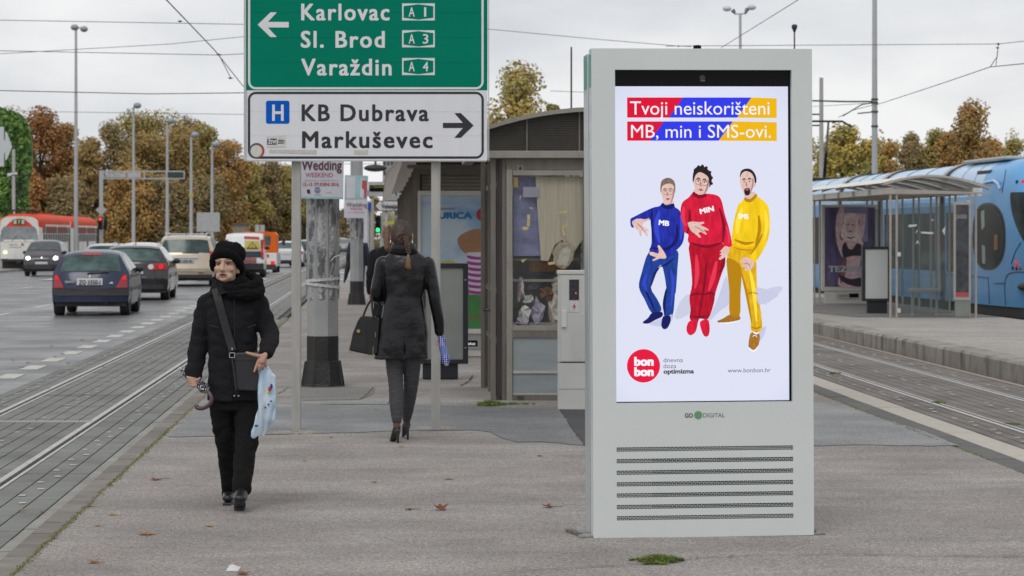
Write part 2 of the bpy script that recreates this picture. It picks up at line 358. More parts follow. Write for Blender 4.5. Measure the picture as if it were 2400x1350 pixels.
# ================================================================ tramways
slab_m = M('track_slab', (.185, .19, .178), .8, var=.10, scale=3, bump=.5, bscale=120, col2=(.135, .128, .118), thr=(.48, .68), rand=.09)
slab_r = M('track_slab_right', (.18, .163, .15), .85, var=.12, scale=3, bump=.5, bscale=120, col2=(.12, .108, .098), thr=(.45, .7), rand=.09)
rail_m = M('rail_steel', (.50, .49, .47), .42, .75, var=.2, scale=12, bump=.2, bscale=90)
groove_m = M('rail_groove', (.018, .017, .016), .8)
mark_m = M('slab_mark', (.55, .55, .53), .7, var=.2, scale=30)
kerb_m = M('kerb_stone', (.21, .19, .165), .9, var=.14, scale=6, bump=.4, bscale=80, col2=(.16, .142, .125), thr=(.45, .65), rand=.13)
pale_kerb = M('pale_kerb', (.27, .265, .245), .9, var=.12, scale=6, bump=.4, bscale=80, rand=.08)
beige_kerb = M('beige_strip', (.43, .395, .345), .9, var=.1, scale=10, bump=.4, bscale=150, rand=.05)
dark_kerb = M('dark_strip', (.115, .115, .108), .9, var=.15, scale=8, bump=.4, bscale=100, rand=.08)
def slab_mesh(w, l, n, mat, name='paving_slab', g=.012, h=.035):
    """one concrete panel: n raised ribs divided by grooves"""
    b = MB(); pr = []; sw = w / n
    for i in range(n):
        a = -w / 2 + i * sw; pr += [(a + (g / 2 if i else 0), 0), (a + sw - (g / 2 if i < n - 1 else 0), 0)]
        if i < n - 1: pr += [(a + sw - g / 2, -.014), (a + sw + g / 2, -.014)]
    pr = [(-w / 2, -h)] + pr + [(w / 2, -h)]
    b.prism([(x, -l / 2 + .003, z) for x, z in pr], (0, l - .006, 0)); return b.mesh(name, mat)
STEP = .85
def tramway(root, pos, ang, mat, groups, y0, y1, yfar, rails, label_rail):
    for (w0, w1, n) in groups:
        me = slab_mesh(w1 - w0 - .006, STEP, n, mat); y = y0
        while y < y1:
            p = pos((w0 + w1) / 2, y, TZ - random.uniform(0, .003)); inst('paving_slab', me, root, p - root.location, ang); y += STEP
        b = MB(root.location); yy = y
        while yy < yfar:
            a, c = pos(w0 + .003, yy - STEP / 2 + .004, TZ), pos(w1 - .003, yy - STEP / 2 + .004, TZ); d, e = pos(w1 - .003, yy + STEP / 2 - .004, TZ), pos(w0 + .003, yy + STEP / 2 - .004, TZ)
            b.hexa([v - Vector((0, 0, .035)) for v in (a, c, d, e)], [a, c, d, e]); yy += STEP
        b.build('far_paving_slabs', mat, root, weld=False, kind='stuff')
    for w in rails:
        b = MB(root.location)
        for (a0, a1, z0, z1) in ((-.055, -.008, -.04, .006), (.03, .055, -.04, .004), (-.008, .03, -.04, -.03)):
            p = [pos(w + a0, y0 - .5, 0), pos(w + a1, y0 - .5, 0), pos(w + a1, yfar, 0), pos(w + a0, yfar, 0)]
            b.hexa([(q.x, q.y, TZ + z0) for q in p], [(q.x, q.y, TZ + z1) for q in p], 1 if z1 < 0 else 0)
        b.build('rail', [rail_m, groove_m], root)
    b = MB(root.location)
    mids = [(g[0] + g[1]) / 2 for g in groups]; y = y0
    while y < yfar * .6:
        for i, (w0, w1, n) in enumerate(groups):
            sw = (w1 - w0) / n; c = w0 + sw * (n // 2 + .5)
            for dx, dy in ((-.0, .18), (.0, -.22)):
                if random.random() < .78:
                    p = pos(c + dx + (sw * .22 if dy > 0 else -sw * .22), y + dy, TZ + .0035); b.obox(p, (.042, .05, .002), ang)
        y += STEP
    b.build('slab_marks', mark_m, root, weld=False, kind='stuff')
lt = tag(bpy.data.objects.new('left_tramway', None), kind='structure'); COL.objects.link(lt); lt.location = S(-3.0, 14, TZ)
tramway(lt, S, TH, slab_m, [(-3.97, -3.585, 3), (-3.495, -2.565, 7), (-2.475, -2.02, 3)], 11.0, 56, 330, (-3.53, -2.53), '')
rt = tag(bpy.data.objects.new('right_tramway', None), kind='structure'); COL.objects.link(rt); rt.location = SR(.5, 20, TZ)
tramway(rt, SR, -math.atan(RS), slab_r, [(-.52, -.055, 4), (.04, .96, 7), (1.05, 1.50, 3)], 16.0, 50, 91, (0, 1.0), '')
b = MB(); b.prism([(p.x, p.y, -.4) for p in (SR(-.79, 8), SR(1.9, 8), SR(1.9, 91.9), SR(-.79, 91.9))], (0, 0, .315)); b.build('right_tram_bed', bed_m, kind='structure')
# pale infill strip beyond the outer right rail
b = MB(); p = [SR(1.52, 14), SR(1.60, 14), SR(1.60, 80), SR(1.52, 80)]; b.hexa([(q.x, q.y, -.09) for q in p], [(q.x, q.y, TZ + .004) for q in p]); b.build('mortar_strip', M('mortar', (.33, .27, .225), .9, scale=20), rt and None, kind='structure')
# drain grate across the left tramway
gm = M('galvanised', (.42, .43, .42), .45, .6, var=.15, scale=30)
dg = thing('track_drain', 'narrow galvanised slotted drain crossing between the left tram rails', 'drain', S(-3.03, 22.15, TZ))
b = MB(dg.location); c = S(-3.03, 22.15, TZ)
for k in range(34):
    x = c.x - .455 + .91 * k / 33
    b.box(x - .006, x + .006, c.y - .035, c.y + .035, TZ + .001, TZ + .008)
for s_ in (-1, 1): b.box(c.x - .47, c.x + .47, c.y + s_ * .05 - .018, c.y + s_ * .05 + .018, TZ - .01, TZ + .009)
b.build('grating', gm, dg)
MB(dg.location).box(c.x - .47, c.x + .47, c.y - .033, c.y + .033, TZ - .03, TZ + .0005).build('drain_slot', groove_m, dg)
# kerb stones, left edge of the island: wide stones then a narrow pale course
def kerb_row(name, posf, w0, w1, z1, h, mat, y0, n, step, ang, root_, seg_var=0.0):
    b = MB(); b.box(-(w1 - w0) / 2, (w1 - w0) / 2, -step / 2 + .004, step / 2 - .004, -h, 0); me = b.mesh(name, mat)
    for i in range(n):
        p = posf((w0 + w1) / 2, y0 + i * step, z1 - random.uniform(0, .004)); inst(name, me, root_, p - root_.location, ang + random.uniform(-.002, .002))
lk = tag(bpy.data.objects.new('left_kerb', None), kind='structure'); COL.objects.link(lk); lk.location = S(-1.8, 14, 0)
kerb_row('kerb_stone', S, -1.895, -1.742, -.008, .25, kerb_m, 10.3, 78, .50, TH, lk)
kerb_row('edge_stone', S, -2.005, -1.905, -.045, .12, pale_kerb, 10.3, 78, .50, TH, lk)
b = MB(); 
for w0, w1, z in ((-1.895, -1.742, -.01), (-2.005, -1.905, -.047)):
    p = [S(w0, 49.1), S(w1, 49.1), S(w1, 91), S(w0, 91)]; b.hexa([(q.x, q.y, -.3) for q in p], [(q.x, q.y, z) for q in p])
b.build('far_kerb', kerb_m, lk, kind='stuff')
rk = tag(bpy.data.objects.new('right_kerb', None), kind='structure'); COL.objects.link(rk); rk.location = SR(-.8, 20, 0)
kerb_row('kerb_stone', SR, -1.04, -.805, -.004, .3, dark_kerb, 12.5, 40, 1.0, -math.atan(RS), rk)
kerb_row('edge_stone', SR, -.795, -.53, -.012, .3, beige_kerb, 13.0, 14, 3.0, -math.atan(RS), rk)
# far platform
PS = -.0527; PX = 7.31
def SP(w, y, z=0.0): return Vector((PX + w + PS * y, y, z))
PZ = .17
pts = [SP(.36, 8), SP(6.0, 8), SP(6.0, 30), SP(3.75, 42.5), SP(3.75, 60), SP(3.3, 90), SP(.36, 90)]
b = MB(); b.prism([(p.x, p.y, -.5) for p in pts], (0, 0, .5 + PZ - .004)); b.build('far_platform', platform_m, kind='structure')
pk = tag(bpy.data.objects.new('platform_kerb', None), kind='structure'); COL.objects.link(pk); pk.location = SP(.1, 30, PZ)
pkm = M('platform_kerb_stone', (.30, .28, .25), .9, var=.2, scale=5, bump=.4, bscale=60, col2=(.155, .13, .11), thr=(.52, .64), rand=.12, streak=(1.4, 1.4, .55))
b = MB(); b.prism([(0, -.485, -.3), (.36, -.485, -.3), (.36, -.485, 0), (.03, -.485, 0), (.0, -.485, -.03)], (0, .97, 0)); kme = b.mesh('kerb_stone', pkm)
for i in range(64): inst('kerb_stone', kme, pk, SP(0, 17 + i * .98, PZ) - pk.location + Vector((random.uniform(-.006, .006), 0, 0)), -math.atan(PS))
sheet('dark_platform_band', [SP(1.15, 44.0, PZ), SP(3.7, 44.0, PZ), SP(3.7, 58, PZ), SP(.8, 58, PZ), SP(.8, 47, PZ)], ground_mat('platform_dark', (.17, .16, .155), (.2, .19, .18), gs=60), PZ + .003)  # darker grey band laid over the platform around the shelter
# ground beyond the platform (tramway of the blue tram and car park)
sheet('tram_yard', [(8, 8), (60, 8), (90, 91), (5.2, 91), (8.3, 43)], bed_m, -.12)
# road paint
paint = M('road_paint', (.50, .49, .45), .7, var=.2, scale=12, col2=(.25, .25, .24), thr=(.56, .74))
def dash(w, y, wd, ln, parent=None):
    p = S(w, y, 0); b = MB(); b.obox((0, 0, 0), (wd, ln, .004), 0); return p
edge = tag(bpy.data.objects.new('road_marking', None), kind='structure'); COL.objects.link(edge); edge.location = S(-4.5, 20, -.1)
dm = MB().box(-.12, .12, -.5, .5, -.002, .002).mesh('painted_dash', paint)
for i in range(38): inst('painted_dash', dm, edge, S(-4.49, 24.2 + 2.02 * i, -.101) - edge.location, TH)
lm = MB().box(-.07, .07, -1.5, 1.5, -.002, .002).mesh('lane_dash', paint)
for i in range(18):
    inst('lane_dash', lm, edge, S(-8.17, 34.6 + 6.9 * i + 19 - 0, -.101) - edge.location, TH)
    inst('lane_dash', lm, edge, S(-11.6, 43.0 + 9 * i + 30, -.101) - edge.location, TH)
b = MB(edge.location)
for y0 in (96, 112):
    for k in range(30):
        p = S(-12.6 + k * 1.0, y0, -.082); b.obox(p, (.55, 3.4, .004), TH)
b.build('zebra_stripes', paint, edge, weld=False, kind='stuff')
# manhole / grating in the pavement
mg = thing('pavement_grating', 'long flat metal grating cover set in the pavement behind the sign posts', 'grating', G(832, 944))
b = MB(mg.location); c = G(832, 944, .01)
for k in range(46):
    x = c.x - .31 + .62 * k / 45; b.box(x - .004, x + .004, c.y - .13, c.y + .13, .004, .014)
for k in (-1, -.33, .33, 1): b.box(c.x - .32, c.x + .32, c.y + k * .14 - .008, c.y + k * .14 + .008, .004, .016)
b.build('grid', gm, mg)
MB(mg.location).box(c.x - .32, c.x + .32, c.y - .15, c.y + .15, .001, .006).build('grating_pan', M('grate_pan', (.13, .13, .12), .9, scale=40), mg)
# fallen leaves
leaf_mats = [M('leaf_rust', (.20, .055, .018), .8, var=.3, scale=60), M('leaf_tan', (.30, .155, .07), .85, var=.3, scale=60), M('leaf_yellow', (.35, .20, .04), .85, var=.3, scale=60)]
def leaf(px, py, sz, curl, mi, rz, label, z=0.0):
    c = G(px, py, z); b = MB(); n = 22; pts = []
    for k in range(n):
        a = 2 * math.pi * k / n; lob = 1 - .48 * abs(math.sin(2.5 * a)) ** .7
        r = sz * .5 * lob * (.85 + .15 * math.sin(k * 3.1)); pts.append(Vector((math.cos(a) * r, math.sin(a) * r, 0)))
    f = lambda p: Vector((p.x, p.y, .006 + curl * (abs(p.x) / sz) ** 1.5 * sz * 1.6 + max(0, p.y) * curl * .9 + noise.noise(p * 60) * .003))
    rm = Matrix.Rotation(rz, 3, 'Z'); ctr = Vector((0, 0, .006)); top = [rm @ f(p) for p in pts]; mid = [rm @ f(p * .5) for p in pts]
    b.add([ctr] + mid + top, [(0, 1 + k, 1 + (k + 1) % n) for k in range(n)] + [(1 + k, 1 + n + k, 1 + n + (k + 1) % n, 1 + (k + 1) % n) for k in range(n)])
    b.tube([rm @ Vector((0, 0, .007)), rm @ Vector((0, -sz * .75, .004 + curl * .02))], .0018, 5)
    o = b.build('fallen_leaf', leaf_mats[mi], recalc=False, cat='leaf', label=label, group='fallen maple leaves on the ground'); o.location = c
for a in [(1032, 1196, .13, .62, 0, .4, 'rust brown curled maple leaf standing on the asphalt between the women and the totem'),
          (1284, 1190, .12, .28, 0, 1.4, 'reddish brown crumpled leaf lying nearest to the left side of the totem'),
          (344, 1253, .15, .10, 1, .2, 'pale tan flat leaf on the asphalt near the left kerb below the old woman'),
          (365, 1125, .14, .08, 0, 2.2, 'dark broken leaf left of the old woman knees on the asphalt'),
          (218, 1320, .10, .35, 1, 1.0, 'brown curled leaf in the bottom left corner of the asphalt'),
          (568, 1347, .10, .2, 0, .5, 'dark brown leaf cut by the bottom edge of the picture'),
          (262, 1208, .07, .15, 2, .8, 'small yellow leaf beside the moss on the left'),
          (228, 1234, .06, .15, 2, 1.9, 'small mustard leaf just below the other yellow leaf by the moss'),
          (123, 1263, .08, .1, 1, 2.8, 'orange leaf lying on the moss line at lower left'),
          (208, 1188, .08, .1, 1, 1.2, 'tan leaf caught on the moss by the kerb'),
          (1050, 1124, .09, .08, 1, .6, 'thin tan leaf on the asphalt above the curled maple leaf'),
          (958, 1195, .09, .05, 0, 1.5, 'flat dark red leaf just left of the curled maple leaf'),
          (876, 1131, .07, .05, 1, .5, 'faint reddish leaf on the asphalt below the woman in leather coat'),
          (776, 1027, .05, .3, 0, .5, 'tiny brown leaf right of the left sign post'),
          (714, 1081, .06, .05, 2, .5, 'tiny yellowish leaf on the asphalt between the two women'),
          (1264, 1070, .07, .1, 0, .5, 'dark stem like leaf on the asphalt in front of the kiosk'),
          (940, 1048, .07, .05, 2, .5, 'yellow leaf right behind the heels of the leather coat woman'),
          (880, 961, .06, .1, 1, .4, 'small pale leaf on the dark tarred band left of the walking woman'),
          (1165, 890, .07, .1, 1, .4, 'small leaf by the kiosk side wall'),
          (490, 1234, .08, .04, 2, .3, 'faint ochre leaf on the asphalt under the front shoe')]:
    leaf(*a)
for a in [(51, 1198, .07, .2, 1, .8, 'orange leaf on the left tramway slabs at the picture edge'), (98, 1203, .05, .2, 0, .8, 'small red brown leaf on the tramway slabs beside the orange leaf'),
          (111, 911, .09, .3, 1, .8, 'rusty leaf lying beyond the far left rail'), (241, 861, .07, .3, 0, .8, 'brown leaf on the slabs beside the far left rail')]:
    leaf(*a, z=TZ + .004)
for i, (x, y) in enumerate([(30, 846), (120, 812), (192, 798), (225, 799), (148, 830), (54, 862), (130, 838), (172, 820), (65, 852), (160, 853)]):
    o_ = leaf(x, y, .09, .35, i % 2, i, None, -.1)
for o in bpy.data.objects:
    if o.name.startswith('fallen_leaf') and 'label' not in o:
        o['label'] = 'small brown leaf scattered on the wet carriageway left of the tram track'; o['group'] = 'leaves scattered on the carriageway'
# litter
b = MB(); b.add([(-.03, 0, 0), (.03, -.01, 0), (.035, .05, .012), (-.02, .06, .02), (0, .02, .03)], [(0, 1, 4), (1, 2, 4), (2, 3, 4), (3, 0, 4)])
o = b.build('paper_scrap', M('paper', (.7, .7, .7), .9), recalc=False, cat='litter', label='crumpled white paper scrap on the asphalt at the bottom edge'); o.location = G(544, 1338, .002)
# ================================================================ digital totem
D0 = 13.31
tz = G(1647, 1256); TOT = thing('advertising_totem', 'tall pale grey digital advertising totem with a lit screen of three men', 'advertising totem', (tz.x, 13.36, 0), rot=(0, R(.25) * -1, R(5.2)))
shell = M('totem_shell', (.655, .69, .685), .38, 0, var=.035, scale=1.5, coat=.25, bump=.03, bscale=200)
shell_side = M('totem_side', (.56, .60, .62), .22, .35, var=.05, scale=3)
black = M('gloss_black', (.005, .005, .007), .2, var=0, spec=.12)
K = 434.5
def tx(px): return (px - 1647.5) / K
def tzz(py): return (1256 - py) / K
hw = .5995; H = 2.625
x0, x1, zb_, zt_ = tx(1442), tx(1859), tzz(942), tzz(165)
b = MB()                                             # front frame round the screen opening, with the vent slots cut
def quadframe(b, X0, X1, Z0, Z1, y0, y1): b.box(X0, X1, y0, y1, Z0, Z1)
quadframe(b, -hw, x0, .0, H, -.055, .055); quadframe(b, x1, hw, .0, H, -.055, .055)
quadframe(b, x0, x1, zt_, H, -.055, .055); 
VY = [1050, 1077, 1104, 1131, 1157, 1184, 1210]
zs = [zb_] ; 
for vy in VY: zs += [tzz(vy - 5.3), tzz(vy + 5.3)]
zs.append(0.0)
for i in range(0, len(zs), 2): quadframe(b, x0, x1, zs[i + 1], zs[i], -.055, .055)
b.build('front_housing', shell, TOT)
MB().box(-hw + .012, hw - .012, .062, .085, .03, H - .02).build('joint_strip', M('dark_rubber', (.03, .03, .032), .7), TOT)
MB().box(-hw - .004, hw, .09, .27, .0, H - .018).build('rear_housing', shell_side, TOT, bevel=.004)
teal = M('teal_print', (.08, .33, .24), .4)
for nm, (y0, y1), xx in (('green_side_label', (-.03, .045), -hw), ('green_side_label', (.11, .25), -hw - .004)):
    MB().box(xx - .002, xx + .0005, y0, y1, tzz(205), H - .03).build(nm, teal, TOT)
MB().box(-hw + .01, hw - .01, -.054, -.052, .001, .003)
b = MB(); b.lathe([(.022, 0), (.022, .018), (.018, .022), (0, .022)], (tx(1640), 0, H)); b.build('top_sensor', black, TOT)
# screen recess
MB().box(x0 - .001, x1 + .001, -.02, .04, zb_ - .001, zt_ + .001).build('bezel', black, TOT)
xs0, xs1, zs0, zs1 = tx(1443.5), tx(1853), tzz(939.5), tzz(203)
scr_m = glow('screen_white', srgb(217, 220, 241), 1.0)
t_ = scr_m.node_tree; B_ = t_.nodes['Principled BSDF']                    # the picture's own soft vignette
g_ = t_.nodes.new('ShaderNodeTexCoord'); sp = t_.nodes.new('ShaderNodeTexGradient'); sp.gradient_type = 'SPHERICAL'; mp_ = t_.nodes.new('ShaderNodeMapping')
mp_.inputs['Location'].default_value = (0, 0, -1.15 * .62); mp_.inputs['Scale'].default_value = (.75, 1, .62)
r_ = t_.nodes.new('ShaderNodeValToRGB'); r_.color_ramp.elements[0].color = srgb(184, 184, 226) + (1,); r_.color_ramp.elements[1].color = srgb(222, 226, 244) + (1,); r_.color_ramp.elements[1].position = .45
mp_.inputs['Location'].default_value = (0, 0, -1.55 * .62)
t_.links.new(g_.outputs['Object'], mp_.inputs[0]); t_.links.new(mp_.outputs[0], sp.inputs[0]); t_.links.new(sp.outputs[0], r_.inputs[0]); t_.links.new(r_.outputs[0], B_.inputs['Emission Color'])
MB().box(xs0, xs1, -.024, -.018, zs0, zs1).build('screen', scr_m, TOT)
b = MB(); b.lathe([(.016, -.002), (.016, .0), (.012, .001), (.0, .001)], (tx(1650), -.021, tzz(183)), axis='y', n=20); b.build('camera_eye', M('lens_ring', (.03, .03, .03), .25), TOT)
MB().box(tx(1646), tx(1656), -.0225, -.0205, tzz(190.5), tzz(189)).build('status_bar', M('grey_metal', (.3, .3, .3), .4), TOT)
# ---- the picture on the screen: flat print, one layer 0.4 mm above the other
def SX(px, py, l): return (tx(px), -.0245 - l * .0004, tzz(py))
def layer(b, pts, l, mi, n=3, f=None):
    f = f or (lambda p: p); b.poly([SX(*f(p), l) for p in (smooth_pts(pts, n) if n > 1 else pts)], mi)
red, blue, yel = srgb(222, 10, 52), srgb(48, 58, 232), srgb(240, 184, 4)
g_red, g_blue, g_yel = glow('print_red', red), glow('print_blue', blue), glow('print_yellow', yel)
g_white = glow('print_white', srgb(244, 244, 252))
for (ya, yb, ra, rb, ba, bb) in ((229, 276, 1604, 1570, 1766, 1732), (285, 330, 1559, 1525, 1722, 1688)):
    b = MB()
    layer(b, [(1472, ya), (ra, ya), (rb, yb), (1472, yb)], 1, 0, 1); layer(b, [(ra, ya), (ba, ya), (bb, yb), (rb, yb)], 1, 1, 1); layer(b, [(ba, ya), (1826, ya + 2), (1826, yb + 1), (bb, yb)], 1, 2, 1)
    b.build('headline_bar', [g_red, g_blue, g_yel], TOT, recalc=False)
def stext(s, x0_, x1_, base, cap, mat, bold=0., l=3, **k): return text(s, mat, TOT, SX(x0_, base, l), w=(x1_ - x0_) / K, h=cap / K, bold=bold, **k)
stext('Tvoji neiskorišteni', 1479, 1809, 269, 33, g_white, 0); stext('MB, min i SMS-ovi.', 1481, 1812, 323, 32, g_white, 0)
g_ink = glow('print_ink', srgb(30, 28, 40)); g_grey = glow('print_grey', srgb(92, 92, 108)); g_crim = glow('print_crimson', srgb(232, 18, 62))
b = MB(); b.poly([SX(1508 + 39 * math.cos(a * math.pi / 24), 856 + 39 * math.sin(a * math.pi / 24), 1) for a in range(48)]); b.build('logo_disc', g_crim, TOT, recalc=False)
for ln, by in (('bon', 855), ('bon', 879)): stext(ln, 1486, 1532, by, 20.5, g_white, .045)
stext('dnevna', 1555, 1601, 848, 11, g_grey); stext('doza', 1555, 1585, 862, 11, g_grey); stext('optimizma', 1555, 1627, 874.5, 11, g_ink, .03); stext('www.bonbon.hr', 1707, 1809, 873.5, 11, g_grey)
# figures, in the pixels of an enlargement of the poster
E = lambda p: (1440 + p[0] / 2.812, 370 + p[1] / 2.812)
skin = glow('print_skin', srgb(232, 196, 186), 1, .16, 60); skin_d = glow('print_skin_shade', srgb(176, 130, 128)); lips = glow('print_lips', srgb(176, 92, 98))
hair1 = glow('print_hair_blond', srgb(138, 116, 104), 1, .4, 160); hair2 = glow('print_hair_dark', srgb(44, 34, 38), 1, .5, 160); white2 = glow('print_cloth_white', srgb(250, 250, 255))
cb = glow('print_cloth_blue', srgb(34, 48, 172), 1, .33, 22); cbd = glow('print_blue_fold', srgb(17, 22, 96)); cbl = glow('print_blue_light', srgb(52, 72, 205)); cbt = glow('print_trouser_blue', srgb(30, 66, 158), 1, .3, 25)
cr = glow('print_cloth_red', srgb(222, 24, 62), 1, .25, 18); crd = glow('print_red_fold', srgb(132, 4, 38)); crl = glow('print_red_light', srgb(236, 52, 84)); crt = glow('print_trouser_red', srgb(196, 12, 44), 1, .3, 25)
cy = glow('print_cloth_yellow', srgb(250, 208, 22), 1, .14, 18); cyd = glow('print_yellow_fold', srgb(186, 132, 6)); cyl = glow('print_yellow_light', srgb(255, 226, 64)); cyt = glow('print_trouser_yellow', srgb(232, 182, 22), 1, .2, 25)
shoe_y = glow('print_shoe_tan', srgb(172, 118, 36), 1, .25, 60); shad = glow('print_floor_shade', srgb(200, 203, 228)); shad2 = glow('print_floor_shade_2', srgb(203, 206, 228)); 
def fig(name, mats, items):
    b = MB()
    for mi, l, pts, n in items: layer(b, pts, l, mi, n, E)
    return b.build(name, mats, TOT, recalc=False, weld=False)
def stroke(p, w):                                            # tapered line as a thin outline
    L_, R_ = [], []
    P = smooth_pts(p, 4, False)
    for i, q in enumerate(P):
        a = P[max(i - 1, 0)]; c = P[min(i + 1, len(P) - 1)]; dx, dy = c[0] - a[0], c[1] - a[1]; d = math.hypot(dx, dy) or 1
        k = w * (.25 + math.sin(math.pi * min(1, (i + .6) / len(P)))); L_.append((q[0] - dy / d * k, q[1] + dx / d * k)); R_.append((q[0] + dy / d * k, q[1] - dx / d * k))
    return L_ + R_[::-1]
def oval(x, y, a, c, rot=0, n=20):
    return [(x + a * math.cos(t) * math.cos(rot) - c * math.sin(t) * math.sin(rot), y + a * math.cos(t) * math.sin(rot) + c * math.sin(t) * math.cos(rot)) for t in (2 * math.pi * i / n for i in range(n))]
fig('printed_floor_shadow', [shad2, shad], [
    (0, 1, [(400, 1040), (440, 940), (500, 900), (520, 1000), (430, 1060)], 4), (0, 1, [(950, 900), (1040, 860), (1110, 850), (1110, 880), (1000, 970)], 4),
    (1, 2, [(625, 1075), (690, 920), (745, 780), (765, 950), (700, 1010)], 4), (1, 2, [(940, 860), (1040, 880), (1090, 910), (1000, 960), (955, 960)], 4), (1, 2, [(960, 1150), (1010, 1110), (990, 1180), (960, 1210)], 4), (1, 2, [(230, 1092), (330, 1050), (390, 1030), (375, 1080), (330, 1110)], 4)])
def face(cx, cy, w, h, hair, beard=None, glasses=True, tilt=0., n0=3):
    t = lambda x, y: (cx + (x * math.cos(tilt) - y * math.sin(tilt)) * w, cy + (x * math.sin(tilt) + y * math.cos(tilt)) * h)
    it = [(0, n0, [t(-.95, -.5), t(-.5, -.95), (t(.5, -.95)), t(.95, -.5), t(.98, .1), t(.8, .55), t(.35, 1.0), t(-.2, 1.02), t(-.7, .6), t(-.96, .1)], 4),
          (1, n0 + 1, [t(.98, -.3), t(.97, .2), t(.75, .6), t(.35, .98), t(.6, .5), t(.76, .1), t(.8, -.3)], 4),
          (1, n0 + 1, [t(-.08, -.1), t(-.2, .22), t(.08, .3), t(.02, .1)], 3), (2, n0 + 2, [t(-.32, .52), t(0, .47), t(.32, .54), t(0, .66)], 3),
          (3, n0 + 2, stroke([t(-.65, -.24), t(-.4, -.32), t(-.14, -.24)], 3.2), 1), (3, n0 + 2, stroke([t(.14, -.24), t(.4, -.34), t(.66, -.24)], 3.2), 1)]
    for s_ in (-1, 1):
        it += [(3, n0 + 3, oval(*t(.4 * s_, -.09), w * .11, h * .045), 1)]
        if glasses:
            it += [(3, n0 + 3, stroke([t(s_ * .1, -.14), t(s_ * .45, -.2), t(s_ * .8, -.14)], 1.7), 1), (3, n0 + 3, stroke([t(s_ * .78, -.14), t(s_ * .72, .12), t(s_ * .45, .17), t(s_ * .15, .1), t(s_ * .1, -.14)], 1.1), 1)]
    if beard: it += [(3, n0 + 1, [t(-.40, .52), t(0, .42), t(.42, .52), t(.40, .9), t(.2, 1.04), t(-.15, 1.04), t(-.38, .88)], 3), (2, n0 + 3, [t(-.2, .58), t(.2, .58), t(0, .66)], 2)]
    return it, t
# man in blue
fc, t = face(357, 228, 44, 78, None)
fig('printed_man', [skin, skin_d, lips, hair1, cb, cbd, cbl, cbt, g_ink], [
    (7, 2, [(235, 612), (330, 640), (420, 610), (420, 720), (408, 880), (402, 900), (385, 1042), (328, 1036), (336, 880), (345, 860), (322, 725), (296, 716), (242, 845), (285, 930), (312, 1002), (250, 1022), (200, 930), (163, 850), (180, 760)], 3),
    (5, 3, stroke([(300, 716), (345, 700), (400, 660)], 5), 1), (5, 3, stroke([(242, 845), (270, 760), (300, 720)], 6), 1), (5, 3, stroke([(345, 860), (330, 960), (335, 1030)], 8), 1), (5, 3, stroke([(190, 840), (240, 940), (270, 1010)], 6), 1), (6, 3, stroke([(375, 740), (390, 830), (375, 980)], 8), 1), (6, 3, stroke([(215, 760), (195, 830), (215, 880)], 9), 1),
    (5, 3, [(188, 1078), (222, 1052), (250, 1018), (312, 1012), (318, 1042), (270, 1066), (228, 1088), (195, 1088)], 3), (5, 3, [(310, 1100), (318, 1052), (332, 1040), (368, 1040), (372, 1075), (352, 1118), (325, 1126)], 3),
    (4, 4, [(322, 296), (345, 310), (395, 300), (405, 325), (438, 352), (462, 440), (466, 500), (452, 565), (400, 620), (345, 665), (330, 640), (236, 612), (248, 560), (244, 410), (236, 408), (150, 400), (128, 428), (130, 458), (112, 450), (108, 405), (130, 388), (250, 330), (300, 318)], 3),
    (5, 5, stroke([(255, 335), (248, 400), (262, 560)], 6), 1), (5, 5, stroke([(418, 440), (412, 540), (345, 612)], 9), 1), (6, 5, stroke([(300, 350), (280, 450), (300, 560)], 13), 1), (5, 5, stroke([(250, 590), (330, 602), (400, 566)], 8), 1), (6, 5, stroke([(440, 380), (448, 470), (440, 540)], 8), 1), (5, 5, [(322, 300), (360, 316), (396, 300), (396, 326), (360, 338), (320, 326)], 3),
    (0, 3, [(330, 280), (392, 280), (394, 306), (358, 318), (326, 304)], 2),
    (0, 5, [(120, 418), (150, 402), (205, 404), (232, 396), (230, 410), (196, 426), (190, 448), (216, 462), (235, 486), (214, 480), (226, 512), (214, 512), (188, 478), (182, 490), (180, 516), (170, 510), (164, 486), (140, 462), (124, 440)], 2),
    (1, 6, stroke([(150, 430), (175, 450), (205, 490)], 3), 1),
    (0, 6, [(233, 620), (262, 620), (290, 630), (296, 612), (288, 580), (300, 576), (326, 612), (346, 652), (330, 664), (300, 662), (262, 678), (252, 670), (278, 654), (240, 640)], 2)] + fc +
    [(3, 6, [t(-1.08, .05), t(-1.12, -.5), t(-.9, -1.0), t(-.2, -1.22), t(.5, -1.18), t(1.05, -.85), t(1.15, -.3), t(1.05, .1), t(.98, -.3), t(.8, -.62), t(.3, -.75), t(-.4, -.68), t(-.85, -.5), t(-.95, -.2)], 3)])
